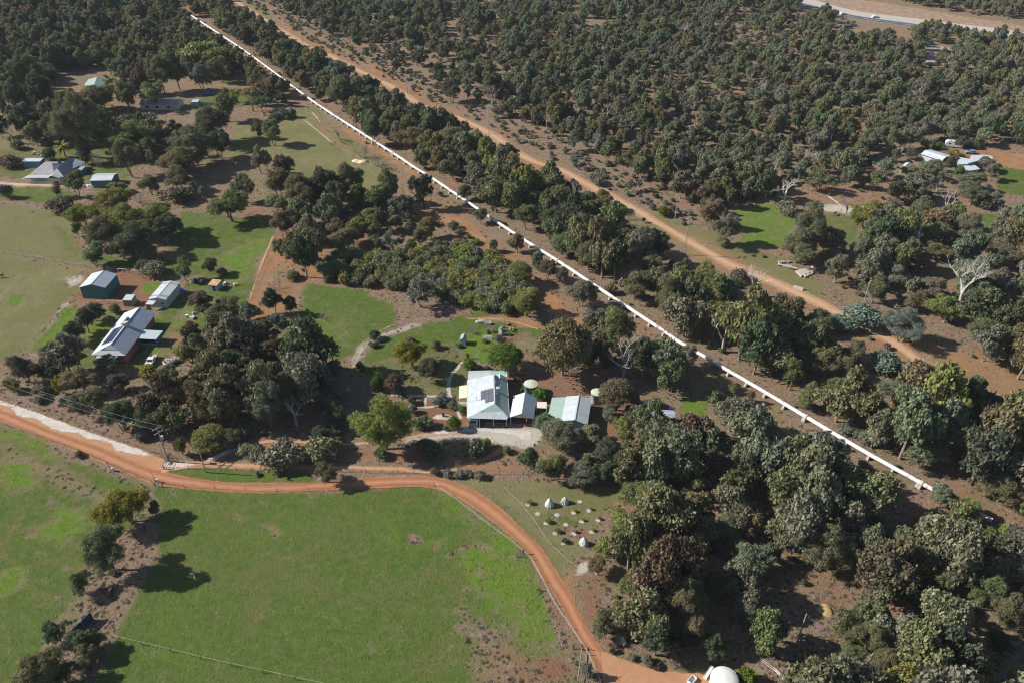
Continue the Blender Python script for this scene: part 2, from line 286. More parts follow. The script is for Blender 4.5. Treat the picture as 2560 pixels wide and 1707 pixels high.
G += [('O', [(1480,490),(1700,590),(1900,710),(2100,790),(2352,890),(2352,960),(2200,900),(1990,800),(1800,690),(1600,600)], .55*D_+.25*V_, 2), ('O', [(640,40),(900,170),(1200,350),(1400,440),(1400,470),(1180,370),(860,190),(660,90)], .5*D_+.1*V_, 2), ('S', [(620, 520), (700, 510), (730, 600), (690, 680), (620, 680)], .9 * P_, .8), ('M', [(0, 620), (180, 600), (170, 700), (90, 800), (0, 800)], .9 * X_, 1.2), ('M', [(560, -60), (800, -40), (780, 40), (640, 80), (520, 30)], .9 * X_, 1.2), ('I', [(0, 1150), (200, 1100), (280, 1180), (150, 1280), (0, 1260)], .7 * X_, 1.5), ('I', [(0, 790), (180, 830), (420, 950), (330, 960), (120, 900), (0, 860)], .6 * X_ + .4 * L_, 1),
 ('Q', [(1640, 290), (1700, 290), (1700, 370), (1650, 380)], .8 * R__, .6), ('Q', [(30, 110), (120, 140), (250, 260), (190, 280), (100, 190)], .35 * R__ + .3 * V_, .8), ('Q', [(1380, 190), (1500, 200), (1520, 300), (1400, 290)], .3 * R__ + .3 * V_, .8), ('Q', [(1740, 430), (1900, 340), (2100, 320), (2200, 360), (2080, 345), (1920, 370), (1780, 450)], .6 * V_ + .2 * R__, .5), ('Q', [(1950, 380), (2150, 350), (2350, 500), (2350, 900), (2200, 800), (2000, 700)], .75 * X_ + .25 * L_, 2.5),
 ('S', [(220, 1340), (420, 1320), (500, 1450), (400, 1550), (280, 1500)], .8 * R__, 1), ('S', [(-50, 1180), (60, 1260), (180, 1430), (280, 1600), (80, 1600)], .55 * R__ + .3 * V_, 1.2), ('S', [(220, 680), (330, 800), (480, 1000), (560, 1180), (440, 1200), (330, 900)], .5 * R__ + .1 * V_, 1)]
for k, pts, w, s in G: paint(k, pts, w, s)
gm = bpy.data.meshes.new('ground'); nx, ny = gx.size, gy.size
idx = np.arange(NV).reshape(ny, nx); quads = np.stack([idx[:-1, :-1], idx[:-1, 1:], idx[1:, 1:], idx[1:, :-1]], -1).reshape(-1, 4)
gm.vertices.add(NV); gm.vertices.foreach_set('co', np.stack([gxf, gyf, np.zeros(NV)], -1).ravel())
gm.loops.add(quads.size); gm.loops.foreach_set('vertex_index', quads.ravel().astype(np.int32))
gm.polygons.add(len(quads)); gm.polygons.foreach_set('loop_start', np.arange(0, quads.size, 4, dtype=np.int32))
gm.update()
for nm, c0 in (('ca', 0), ('cb', 3)):
    a = gm.attributes.new(nm, 'FLOAT_VECTOR', 'POINT'); a.data.foreach_set('vector', np.ascontiguousarray(CL[:, c0:c0 + 3]).ravel())
def ground_material():
    m, nt, out = newmat('ground_cover'); b = nd(nt, 'ShaderNodeBsdfPrincipled', _in={'Roughness': 1.0, 'Specular IOR Level': .1}); nt.links.new(b.outputs[0], out.inputs[0])
    tc = nd(nt, 'ShaderNodeTexCoord').outputs['Object']
    n1 = noise(nt, .045, 5, tc); n2 = noise(nt, .28, 6, tc, .7); n3 = noise(nt, 1.6, 6, tc, .75); n4 = noise(nt, .11, 4, tc)
    sa = nd(nt, 'ShaderNodeSeparateXYZ'); nt.links.new(attr(nt, 'ca').outputs['Vector'], sa.inputs[0])
    sb = nd(nt, 'ShaderNodeSeparateXYZ'); nt.links.new(attr(nt, 'cb').outputs['Vector'], sb.inputs[0])
    n8 = noise(nt, .9, 7, tc, .8, 1.2); lit = mix(nt, ramp(nt, n8, [(.36, 0.0), (.62, 1.0)]), (.13, .085, .060), (.29, .215, .165)); lit = mix(nt, ramp(nt, n2, [(.42, 0.0), (.62, .6)]), lit, (.20, .115, .070))
    lit = mix(nt, ramp(nt, n3, [(.52, 0.0), (.64, .7)]), lit, (.40, .33, .27)); lit = mix(nt, ramp(nt, n3, [(.28, .6), (.42, 0.0)]), lit, (.06, .042, .03))
    lit = mix(nt, ramp(nt, n4, [(.47, 0.0), (.66, .6)]), lit, (.17, .16, .065)); lit = mix(nt, ramp(nt, n1, [(.5, 0.0), (.68, .5)]), lit, (.27, .14, .075))
    n5 = noise(nt, .06, 7, tc, .72, .8); n6 = noise(nt, .022, 3, tc); n7 = noise(nt, .6, 6, tc, .75)
    lush = mix(nt, ramp(nt, n7, [(.33, 0.0), (.67, 1.0)]), (.056, .098, .017), (.112, .158, .034)); lush = mix(nt, ramp(nt, n5, [(.50, 0.0), (.62, .60)]), lush, (.135, .130, .048))
    lush = mix(nt, ramp(nt, math_(nt, 'ADD', n5, math_(nt, 'MULTIPLY', math_(nt, 'SUBTRACT', n7, .5), .35)), [(.34, .8), (.42, 0.0)]), lush, (.105, .175, .018)); lush = mix(nt, ramp(nt, n5, [(.68, 0.0), (.75, .5)]), lush, (.17, .135, .075)); lush = mix(nt, ramp(nt, n6, [(.48, 0.0), (.68, .3)]), lush, (.13, .13, .048))
    lush = mix(nt, ramp(nt, n3, [(.64, 0.0), (.76, .45)]), lush, (.30, .31, .18))
    oli = mix(nt, ramp(nt, n2, [(.35, 0.0), (.65, 1.0)]), (.155, .145, .062), (.215, .195, .095)); oli = mix(nt, ramp(nt, n1, [(.45, 0.0), (.62, .6)]), oli, (.12, .135, .045))
    dirt = mix(nt, ramp(nt, n2, [(.3, 0.0), (.7, 1.0)]), (.25, .13, .062), (.36, .195, .10)); dirt = mix(nt, ramp(nt, n4, [(.5, 0.0), (.7, .5)]), dirt, (.34, .22, .14))
    pale = mix(nt, n3, (.36, .32, .26), (.58, .54, .48)); brt = mix(nt, ramp(nt, n7, [(.35, 0.0), (.65, 1.0)]), (.085, .150, .018), (.135, .205, .028)); red = mix(nt, n2, (.16, .075, .045), (.27, .14, .085))
    c = lit
    nz = math_(nt, 'MULTIPLY', math_(nt, 'SUBTRACT', n2, .5), 1.3); nz = math_(nt, 'ADD', nz, math_(nt, 'MULTIPLY', math_(nt, 'SUBTRACT', n3, .5), .9))
    tot = None
    for o, col in ((sa.outputs[2], dirt), (sb.outputs[2], red), (sa.outputs[1], oli), (sa.outputs[0], lush), (sb.outputs[0], pale), (sb.outputs[1], brt)):
        w = math_(nt, 'MULTIPLY', o, math_(nt, 'ADD', 1.0, math_(nt, 'MULTIPLY', nz, 2.2)))
        w = ramp(nt, w, [(.18, 0.0), (.72, 1.0)]); c = mix(nt, w, c, col)
    fine = noise(nt, 3.2, 3, tc, .8)
    c = mix(nt, ramp(nt, fine, [(.33, .35), (.46, 0.0)]), c, (.02, .025, .01)); c = mix(nt, ramp(nt, fine, [(.58, 0.0), (.72, .22)]), c, (.42, .38, .25))
    nt.links.new(c, b.inputs['Base Color'])
    nt.links.new(bump(nt, math_(nt, 'ADD', n3, math_(nt, 'MULTIPLY', fine, .5)), .9, .35), b.inputs['Normal'])
    return m
M['ground'] = ground_material()
tag(link('ground', gm, None, M['ground']), kind='structure')
# ---------------------------------------------------------------- roads, tracks and paths
def road_mat(name, a, b_, pale=None, ruts=True, fray=1.0, line=False):
    m, nt, out = newmat(name); b = nd(nt, 'ShaderNodeBsdfPrincipled', _in={'Roughness': .95, 'Specular IOR Level': .15})
    tc = nd(nt, 'ShaderNodeTexCoord').outputs['Object']; at = nd(nt, 'ShaderNodeSeparateXYZ'); nt.links.new(attr(nt, 'road').outputs['Vector'], at.inputs[0])
    u, e = at.outputs[0], at.outputs[1]
    n = noise(nt, .5, 5, tc, .7); c = mix(nt, ramp(nt, n, [(.3, 0.0), (.7, 1.0)]), a, b_)
    c = mix(nt, ramp(nt, noise(nt, 2.5, 5, tc, .7), [(.4, 0.0), (.7, .35)]), c, tuple(x * 1.35 for x in b_))
    if ruts:
        w = math_(nt, 'ABSOLUTE', math_(nt, 'SUBTRACT', math_(nt, 'ABSOLUTE', math_(nt, 'SUBTRACT', math_(nt, 'ADD', u, math_(nt, 'MULTIPLY', math_(nt, 'SUBTRACT', noise(nt, .12, 2, tc), .5), .25)), .5)), .22))
        c = mix(nt, ramp(nt, w, [(.03, .55), (.12, 0.0)]), c, tuple(x * .72 for x in a))
        if pale: c = mix(nt, ramp(nt, w, [(.14, 0.0), (.24, .55)]), c, pale)
    nt.links.new(c, b.inputs['Base Color']); nt.links.new(bump(nt, noise(nt, 2.0, 5, tc, .7), .5, .1), b.inputs['Normal'])
    if fray:
        al = math_(nt, 'SUBTRACT', e, math_(nt, 'MULTIPLY', noise(nt, .9, 5, tc, .75), fray * 1.5)); al = ramp(nt, al, [(.0, 0.0), (.12, 1.0)])
        tr = nd(nt, 'ShaderNodeBsdfTransparent'); ms = nd(nt, 'ShaderNodeMixShader'); nt.links.new(al, ms.inputs[0]); nt.links.new(tr.outputs[0], ms.inputs[1]); nt.links.new(b.outputs[0], ms.inputs[2]); nt.links.new(ms.outputs[0], out.inputs[0])
    else: nt.links.new(b.outputs[0], out.inputs[0])
    return m
def catmull(pts, step):
    pts = [Vector(p) for p in pts]; pts = [2 * pts[0] - pts[1]] + pts + [2 * pts[-1] - pts[-2]]; out = []
    for i in range(1, len(pts) - 2):
        a, b, c, d = pts[i - 1:i + 3]; n = max(2, int((c - b).length / step))
        for j in range(n):
            t = j / n; out.append(.5 * ((2 * b) + (c - a) * t + (2 * a - 5 * b + 4 * c - d) * t * t + (3 * b - a - 3 * c + d) * t ** 3))
    out.append(pts[-2]); return out
ROADS = []
def ribbon(name, k, pts, width, mat, z, step=1.5, nu=9, avoid=True):
    w = [P(k, *p) for p in pts]; c = catmull(w, step); hw = width / 2; vs = []; at = []; n = len(c)
    if avoid: ROADS.append(([tuple(q.xy) for q in c[::4]], hw))
    for i, p in enumerate(c):
        d = (c[min(i + 1, n - 1)] - c[max(i - 1, 0)]); d.z = 0; d.normalize(); s = Vector((d.y, -d.x, 0))
        h = hw * (1 + .10 * math.sin(i * .13) + .06 * math.sin(i * .41))
        for j in range(nu):
            u = j / (nu - 1); q = p + s * (2 * u - 1) * h; vs.append((q.x, q.y, z)); at += [u, (1 - abs(2 * u - 1)) * h, 0]
    fs = [(i * nu + j, i * nu + j + 1, (i + 1) * nu + j + 1, (i + 1) * nu + j) for i in range(n - 1) for j in range(nu - 1)]
    me = bpy.data.meshes.new(name); me.from_pydata(vs, [], fs); a = me.attributes.new('road', 'FLOAT_VECTOR', 'POINT'); a.data.foreach_set('vector', at)
    return tag(link(name, me, None, mat), kind='structure')
def patch(name, k, pts, mat, z, step=1.0):         # a flat sheet with frayed edge over any outline
    pl = [tuple(P(k, *p).xy) for p in pts]; xs = [p[0] for p in pl]; ys = [p[1] for p in pl]
    X = np.arange(min(xs) - 1, max(xs) + 2, step); Y = np.arange(min(ys) - 1, max(ys) + 2, step); XX, YY = np.meshgrid(X, Y); d = sdf(pl, XX.ravel(), YY.ravel()) + .5
    ii = np.arange(XX.size).reshape(XX.shape); q = np.stack([ii[:-1, :-1], ii[:-1, 1:], ii[1:, 1:], ii[1:, :-1]], -1).reshape(-1, 4)
    q = q[(d[q] > -.4).any(1)]; used = np.unique(q); rm = -np.ones(XX.size, int); rm[used] = np.arange(used.size)
    me = bpy.data.meshes.new(name); me.from_pydata(np.stack([XX.ravel()[used], YY.ravel()[used], np.full(used.size, z)], -1).tolist(), [], rm[q].tolist())
    a = me.attributes.new('road', 'FLOAT_VECTOR', 'POINT'); a.data.foreach_set('vector', np.stack([np.full(used.size, .5), np.clip(d[used], -1, 3), np.zeros(used.size)], -1).ravel())
    return tag(link(name, me, None, mat), kind='structure')
red1, red2 = (.27, .12, .06), (.36, .175, .092); or1, or2 = (.33, .20, .115), (.42, .27, .165)
M['redroad'] = road_mat('red_dirt_road', red1, red2, (.42, .25, .155)); M['redroad2'] = road_mat('red_dirt_road_wide', (.26, .125, .062), (.37, .19, .105), (.40, .24, .14), fray=.8)
M['orange'] = road_mat('orange_dirt_track', or1, or2, (.44, .33, .22), fray=2.4); M['gravel'] = road_mat('white_gravel', (.32, .285, .25), (.52, .48, .44), None, ruts=False, fray=1.3)
M['drive'] = road_mat('dirt_driveway', (.34, .18, .10), (.43, .25, .15), (.36, .26, .15), fray=1.2); M['faint'] = road_mat('faint_track', (.36, .28, .19), (.44, .35, .25), None, ruts=False, fray=1.0)
M['asphalt'] = road_mat('asphalt', (.075, .08, .09), (.11, .12, .135), None, ruts=True, fray=0); M['shoulder'] = road_mat('gravel_shoulder', (.30, .27, .24), (.42, .38, .34), None, ruts=False, fray=1.2); M['mark'] = surf('road_paint', (.75, .75, .73), .7, .05)
ribbon('dirt_road', 'N', [(-300, 918), (-120, 985), (0, 1037), (110, 1082), (220, 1123), (330, 1168), (395, 1193), (470, 1206), (560, 1216), (700, 1219), (830, 1213), (960, 1204), (1060, 1203), (1120, 1215), (1180, 1243), (1240, 1285), (1290, 1330), (1335, 1374), (1375, 1437), (1412, 1495), (1445, 1560), (1480, 1615), (1530, 1690), (1560, 1760)], 5.0, M['redroad'], .022)
ribbon('dirt_track', 'N', [(2700, 1095), (2560, 1028), (2356, 938), (2220, 848), (2083, 776), (1947, 712), (1825, 662), (1716, 600), (1580, 521), (1484, 470), (1400, 425), (1334, 404), (1280, 374), (1212, 327), (1103, 278), (1048, 262), (980, 218), (912, 185), (831, 144), (757, 109), (681, 62), (610, 18), (560, -20)], 8.6, M['orange'], .022)
ribbon('dirt_track', 'N', [(2100, 800), (2010, 752), (1930, 728), (1850, 697), (1760, 650), (1680, 600), (1600, 560), (1540, 525), (1500, 500)], 2.4, M['orange'], .03)
ribbon('driveway', 'N', [(405, 1180), (440, 1163), (500, 1160), (600, 1164), (720, 1166), (860, 1168), (1000, 1172), (1100, 1178), (1200, 1150), (1260, 1120)], 3.6, M['drive'], .026)
ribbon('driveway', 'N', [(430, 1172), (480, 1163), (530, 1150), (580, 1128), (640, 1108), (720, 1100), (850, 1110), (980, 1100), (1060, 1088), (1180, 1082)], 3.0, M['drive'], .034)
patch('dirt_road', 'I', [(-700, 320), (0, 525), (400, 662), (800, 812), (1300, 982), (1540, 1090), (1500, 1200), (1400, 1270), (1100, 1165), (800, 1005), (400, 835), (0, 685), (-700, 470)], M['redroad2'], .014, .8)
patch('gravel_strip', 'I', [(-700, 300), (0, 520), (400, 655), (800, 805), (1300, 975), (1500, 1080), (1330, 1060), (1260, 1050), (1050, 1010), (1000, 945), (850, 905), (780, 900), (700, 850), (560, 840), (420, 790), (330, 720), (150, 690), (80, 610), (-100, 570), (-700, 370)], M['gravel'], .030, .8)
patch('gravel_patch', 'I', [(1480, 1105), (1560, 1085), (1720, 1090), (1860, 1110), (1760, 1150), (1620, 1165), (1440, 1160)], M['gravel'], .040, .6)
patch('gravel_patch', 'I', [(1800, 1090), (1950, 1040), (2100, 970), (2220, 960), (2200, 1000), (2060, 1050), (1960, 1110)], M['gravel'], .045, .6)
patch('gravel_forecourt', 'h', [(-350, 960), (0, 965), (150, 930), (420, 935), (1080, 965), (1100, 1150), (900, 1130), (800, 1060), (400, 1020), (0, 1030), (-300, 1060)], M['gravel'], .040, .6)
patch('dirt_yard', 'S', [(800, 1250), (980, 1330), (1250, 1420), (1600, 1470), (1850, 1440), (2000, 1800), (850, 1800)], M['redroad2'], .034, .8)
ribbon('dirt_path', 'N', [(877, 918), (885, 890), (905, 860), (930, 840), (985, 812), (1060, 800), (1130, 792)], 1.6, M['faint'], .026, 1)
ribbon('dirt_path', 'N', [(1170, 797), (1230, 797), (1290, 806), (1345, 823)], 2.2, M['drive'], .026, 1)
ribbon('dirt_path', 'N', [(760, 300), (812, 342), (830, 358), (870, 380)], 2.0, M['faint'], .03, 1.5)
ribbon('dirt_path', 'N', [(684, 590), (662, 640), (640, 700), (622, 760)], 2.4, M['drive'], .026, 1)
ribbon('dirt_path', 'N', [(-60, 455), (60, 462), (180, 465), (240, 470)], 3.0, M['faint'], .026, 1)
ribbon('dirt_path', 'N', [(180, 1500), (150, 1550), (120, 1600), (95, 1660), (80, 1720)], 1.4, M['faint'], .026, 1)
ribbon('dirt_path', 'N', [(1420, 1395), (1450, 1440), (1470, 1490), (1482, 1540)], 1.2, M['redroad2'], .018, 1)
ribbon('highway_shoulder', 'N', [(1850, -42), (1960, -8), (2030, 14), (2100, 30), (2200, 46), (2400, 70), (2600, 100), (2800, 130)], 26, M['shoulder'], .02, 4)
ribbon('highway', 'N', [(1850, -32), (1960, 2), (2030, 20), (2100, 37), (2200, 53), (2400, 80), (2600, 112), (2800, 145)], 11, M['asphalt'], .045, 4)
for dx in (-4.6, 0, 4.6):
    c = catmull([P('N', *p) for p in [(1850, -32), (1960, 2), (2030, 20), (2100, 37), (2200, 53), (2400, 80), (2600, 112), (2800, 145)]], 4)
    mb = MB(); n = len(c)
    for i in range(n - 1):
        if dx == 0 and i % 3 == 0: continue
        d = (c[i + 1] - c[i]).normalized(); s = Vector((d.y, -d.x, 0)); q = [c[i] + s * (dx - .12), c[i] + s * (dx + .12), c[i + 1] + s * (dx + .12), c[i + 1] + s * (dx - .12)]
        mb.add([(p.x, p.y, .065) for p in q], [(0, 1, 2, 3)])
    tag(mb.build('road_marking', M['mark']), kind='structure')
for pts in ([(1160, 965), (1165, 1003), (1120, 1018)], ):
    pass
def path(pts, w):
    ribbon('garden_path', 'J', pts, w, M['slab'], .05, .6, 3, False)
path([(1900, 185), (1850, 240), (1790, 320), (1768, 400), (1775, 480), (1810, 540), (1850, 600), (1860, 660), (1885, 705)], .9)
path([(1240, 490), (1400, 495), (1560, 500), (1700, 500), (1775, 505)], .7); path([(1560, 500), (1550, 590)], .6)
path([(1480, 598), (1600, 600), (1700, 575), (1800, 545), (1870, 560), (1940, 575)], .7)
mb = MB(); mb.slab([P('h', 5, 590, .06), P('h', 150, 580, .06), P('h', 180, 640, .06), P('h', 120, 660, .06), P('h', 20, 640, .06)], .05); tag(mb.build('paving', M['slab']), kind='structure')
mb = MB(); mb.slab([P('h', 405, 920, .07), P('h', 1070, 950, .07), P('h', 1070, 895, .07), P('h', 410, 860, .07)], .05); tag(mb.build('paving', M['paver']), kind='structure')
# ---------------------------------------------------------------- foliage
def leaf_mat(name, instanced):
    m, nt, out = newmat(name); b = nd(nt, 'ShaderNodeBsdfPrincipled', _in={'Roughness': .6, 'Specular IOR Level': .25}); tl = nd(nt, 'ShaderNodeBsdfTranslucent')
    base = attr(nt, 'col', 'INSTANCER').outputs['Color'] if instanced else nd(nt, 'ShaderNodeObjectInfo').outputs['Color']
    t = attr(nt, 'tone').outputs['Fac']
    c = mix(nt, 1.0, base, ramp(nt, t, [(0.0, .66), (.5, 1.0), (1.0, 1.42)]), 'MULTIPLY')
    c = mix(nt, ramp(nt, t, [(.6, 0.0), (1.0, .25)]), c, (.24, .23, .08)); c = mix(nt, ramp(nt, t, [(.0, .25), (.3, 0.0)]), c, (.05, .055, .045))
    nt.links.new(c, b.inputs['Base Color']); nt.links.new(c, tl.inputs[0])
    ms = nd(nt, 'ShaderNodeMixShader', _in={0: .28}); nt.links.new(b.outputs[0], ms.inputs[1]); nt.links.new(tl.outputs[0], ms.inputs[2]); nt.links.new(ms.outputs[0], out.inputs[0])
    return m
def bark_mat(name, instanced):
    m, nt, out = newmat(name); b = nd(nt, 'ShaderNodeBsdfPrincipled', _in={'Roughness': .9, 'Specular IOR Level': .1}); nt.links.new(b.outputs[0], out.inputs[0])
    tc = nd(nt, 'ShaderNodeTexCoord').outputs['Object']
    c = mix(nt, ramp(nt, noise(nt, 6, 4, tc), [(.35, 0.0), (.65, 1.0)]), (.17, .12, .09), (.42, .34, .26)) if instanced else mix(nt, ramp(nt, noise(nt, 6, 4, tc), [(.35, .6), (.65, 0.0)]), nd(nt, 'ShaderNodeObjectInfo').outputs['Color'], (.12, .08, .06))
    nt.links.new(c, b.inputs['Base Color']); return m
M['leaf'] = leaf_mat('foliage', False); M['bark'] = bark_mat('bark', False); M['leafi'] = leaf_mat('foliage_scattered', True); M['barki'] = bark_mat('bark_scattered', True)
def fast_mesh(name, verts, faces4, tone, mat):
    me = bpy.data.meshes.new(name); me.vertices.add(len(verts)); me.vertices.foreach_set('co', verts.astype(np.float32).ravel())
    me.loops.add(faces4.size); me.loops.foreach_set('vertex_index', faces4.astype(np.int32).ravel())
    me.polygons.add(len(faces4)); me.polygons.foreach_set('loop_start', np.arange(0, faces4.size, 4, dtype=np.int32))
    me.update(); a = me.attributes.new('tone', 'FLOAT', 'FACE'); a.data.foreach_set('value', tone.astype(np.float32)); me.materials.append(mat); return me
def clumps(kind, r):
    """centres and radii of the leaf clumps of one crown; x, y in [-1,1], z in [0,1] of the tree's height"""
    out = []; ph = r.uniform(0, 6.28, 3); lob = lambda a: .84 + .20 * math.sin(a * 2 + ph[0]) + .15 * math.sin(a * 3 + ph[1])
    if kind in ('gum', 'sparse', 'broad', 'huge'):
        n = {'gum': 9, 'sparse': 7, 'broad': 15, 'huge': 22}[kind]; z0, hz = .54, .37; lobes = []
        for i in range(n * 12):
            if len(lobes) >= n: break
            a = r.uniform(0, 6.283); q = r.uniform(-.85, 1); e = math.sqrt(max(0, 1 - q * q)) * r.uniform(.45, 1); rad = r.uniform(.26, .40) if kind in ('gum', 'sparse') else r.uniform(.19, .32) if kind == 'broad' else r.uniform(.15, .27)
            c = np.array([math.cos(a) * e * .68 * lob(a), math.sin(a) * e * .68 * lob(a), z0 + q * hz * r.uniform(.6, 1) * (.82 + .3 * math.sin(a + ph[2]))])
            if all(np.linalg.norm((c - o[0]) * [1, 1, 1.3]) > (rad + o[1]) * .60 for o in lobes): lobes.append((c, rad))
        for c, rad in lobes:
            m = 11 if kind != 'sparse' else 7
            for i in range(m):
                g = 2.4 * i + r.uniform(-.4, .4); q = 1 - 1.5 * (i + .5) / m; e = math.sqrt(max(0, 1 - q * q)); pr = rad * r.uniform(.38, .55)
                out.append((c + np.array([math.cos(g) * e * rad * .78, math.sin(g) * e * rad * .78, q * rad * .42]), pr, pr * .52))
    elif kind == 'dome':
        for i in range(200):
            if len(out) >= 44: break
            a = r.uniform(0, 6.283); q = r.uniform(-.3, 1); e = math.sqrt(max(0, 1 - q * q)); rad = r.uniform(.16, .26)
            c = np.array([math.cos(a) * e * .78, math.sin(a) * e * .70, .50 + q * .34])
            if all(np.linalg.norm(c - o[0]) > (rad + o[1]) * .38 for o in out): out.append((c, rad, rad * .52))
    elif kind == 'bush':
        for i in range(14):
            a = r.uniform(0, 6.283); e = r.uniform(0, 1) ** .6 * .62; rad = r.uniform(.3, .45)
            out.append((np.array([math.cos(a) * e, math.sin(a) * e, .30 + (1 - e) * r.uniform(.15, .45)]), rad, rad * .8))
    elif kind == 'column':
        for i in range(20):
            z = .12 + .8 * i / 19; w = math.sin(min(1, (z + .05)) * math.pi * .92) ** .5 * .6; a = r.uniform(0, 6.283); out.append((np.array([math.cos(a) * w * .45, math.sin(a) * w * .45, z]), w * .75 + .05, .09))
    elif kind == 'flat':
        for i in range(16):
            a = r.uniform(0, 6.283); e = r.uniform(.1, 1) ** .6 * .78; rad = r.uniform(.2, .32); out.append((np.array([math.cos(a) * e, math.sin(a) * e, .84 - .25 * e * e + r.uniform(-.05, .05)]), rad, rad * .30))
    return out
def crown(name, kind, seed, nl, size, mat):
    r = np.random.default_rng(seed); cl = clumps(kind, r); tot = sum(c[1] ** 2 for c in cl); vs = []; tn = []
    for c, rad, rz in cl:
        n = int(nl * rad ** 2 / tot); d = r.normal(size=(n, 3)); d /= np.linalg.norm(d, axis=1)[:, None]; d[:, 2] = np.where(d[:, 2] < -.25, -d[:, 2] * .8, d[:, 2])
        rr = r.uniform(.5, 1.12, n)[:, None] * (1 + .16 * np.sin(d[:, :1] * 5 + r.uniform(0, 6)) * np.sin(d[:, 1:2] * 6 + r.uniform(0, 6)))
        p = c + d * rr * np.array([rad, rad, rz]); nrm = d + r.normal(size=(n, 3)) * .7; nrm /= np.linalg.norm(nrm, axis=1)[:, None]
        t = np.cross(nrm, r.normal(size=(n, 3))); t /= np.linalg.norm(t, axis=1)[:, None]; b = np.cross(nrm, t); s = size * r.uniform(.6, 1.35, n)[:, None]
        zs = np.array([1, 1, .62])
        q = np.stack([p + (-t * .6 - b) * s * zs, p + (t * .6 - b * .7) * s * zs, p + (t * .7 + b) * s * zs, p + (-t * .8 + b * .6) * s * zs], 1); vs.append(q.reshape(-1, 3))
        ct = r.uniform(.22, .62); tn.append(np.clip(ct + r.normal(size=n) * .17, 0, 1))
    C0 = np.array([c[0] for c in cl]); nf = int(nl * .22); pick = r.integers(0, len(cl), nf); rad_ = np.array([c[1] for c in cl])[pick][:, None]; rz_ = np.array([c[2] for c in cl])[pick][:, None]
    d = r.normal(size=(nf, 3)); d /= np.linalg.norm(d, axis=1)[:, None]; p = C0[pick] + d * r.uniform(.9, 1.45, nf)[:, None] * np.concatenate([rad_, rad_, rz_], 1); p[:, 2] = np.clip(p[:, 2], .02, 1.02)
    t = r.normal(size=(nf, 3)); t /= np.linalg.norm(t, axis=1)[:, None]; b = np.cross(t, r.normal(size=(nf, 3))); b /= np.linalg.norm(b, axis=1)[:, None]; s = size * .8
    q = np.stack([p + (-t * .6 - b) * s, p + (t * .6 - b * .7) * s, p + (t * .7 + b) * s, p + (-t * .8 + b * .6) * s], 1); vs.append(q.reshape(-1, 3)); tn.append(np.clip(r.normal(size=nf) * .2 + .5, 0, 1))
    v = np.concatenate(vs); return fast_mesh(name, v, np.arange(len(v)).reshape(-1, 4), np.concatenate(tn), mat), cl
def trunk(name, kind, seed, cl, mat):
    r = random.Random(seed); mb = MB(); multi = 3 if kind in ('sparse', 'flat') else r.choice((1, 1, 2)); targets = sorted(cl, key=lambda c: r.random())[:9 if kind != 'bush' else 5]
    for m in range(multi):
        a = r.uniform(0, 6.28); o = Vector((math.cos(a), math.sin(a), 0)) * (.05 if multi > 1 else 0); top = Vector((math.cos(a) * (.25 if multi > 1 else .08), math.sin(a) * (.25 if multi > 1 else .08), .42 if kind != 'bush' else .2))
        mid = o.lerp(top, .5) + Vector((r.uniform(-.04, .04), r.uniform(-.04, .04), 0)); R0 = .05 if multi == 1 else .036
        mb.tube([o - Vector((0, 0, .01)), mid, top], [R0, R0 * .8, R0 * .65], 6)
        for c, rad, rz in targets[m::multi]:
            e = Vector(c); k = top.lerp(e, .5) + Vector((r.uniform(-.05, .05), r.uniform(-.05, .05), -.02)); mb.tube([top - Vector((0, 0, .02)), k, e], [R0 * .55, R0 * .38, R0 * .16], 4)
    me = bpy.data.meshes.new(name); me.from_pydata(mb.v, [], mb.f); me.materials.append(mat); return me
KINDS = {}
for kd, nvar, nl, size in (('gum', 9, 11500, .025), ('sparse', 4, 5200, .028), ('broad', 6, 24000, .0165), ('huge', 4, 38000, .0118), ('dome', 4, 13000, .027), ('bush', 6, 2600, .070), ('column', 2, 2600, .05), ('flat', 2, 2600, .05)):
    KINDS[kd] = []
    for i in range(nvar):
        me, cl = crown('crown', kd, 100 * len(KINDS) + i, nl, size, M['leaf']); KINDS[kd].append((me, trunk('trunk', kd, 7 * i + 3, cl, M['bark'])))
def branchy(name, seed, mat, levels=4, n0=4, spread=.5, thick=.05, up=.6, trunk_h=.3):
    """a bare branching tree or twiggy bush inside the same unit box"""
    r = random.Random(seed); mb = MB()
    def grow(p, d, ln, rad, lv):
        q = p + d * ln * .5 + Vector((r.uniform(-1, 1), r.uniform(-1, 1), 0)) * ln * .08; e = p + d * ln; e.z = min(e.z, 1.0)
        mb.tube([p, q, e], [rad, rad * .8, rad * .55], 5 if lv > 2 else 3, False)
        if lv == 0: return
        for i in range(r.choice((2, 3)) if lv < levels else n0):
            v = Vector((r.uniform(-1, 1), r.uniform(-1, 1), r.uniform(-.15, 1) * up)); nd_ = (d * (1 - spread) + v * spread * 1.3).normalized(); grow(e if r.random() < .7 else q, nd_, ln * r.uniform(.55, .85), rad * .55, lv - 1)
    if trunk_h > 0: grow(Vector((0, 0, 0)), Vector((.05, .02, 1)).normalized(), trunk_h, thick, levels)
    else:
        for i in range(n0 * 3):
            a = r.uniform(0, 6.28); grow(Vector((math.cos(a) * .1, math.sin(a) * .1, 0)), Vector((math.cos(a) * .7, math.sin(a) * .7, r.uniform(.3, 1))).normalized(), .38, thick * .5, 3)
    m = max(max(abs(v[0]), abs(v[1])) for v in mb.v); mb.v = [(x / m, y / m, z) for x, y, z in mb.v]
    me = bpy.data.meshes.new(name); me.from_pydata(mb.v, [], mb.f); me.materials.append(mat); return me
DEAD = [branchy('branches', s, M['bark'], 5, 3, .5, .05, .9, .33) for s in (1, 2, 3)]; TWIG = [branchy('twigs', s, M['bark'], 3, 4, .55, .03, .5, 0) for s in (5, 6)]
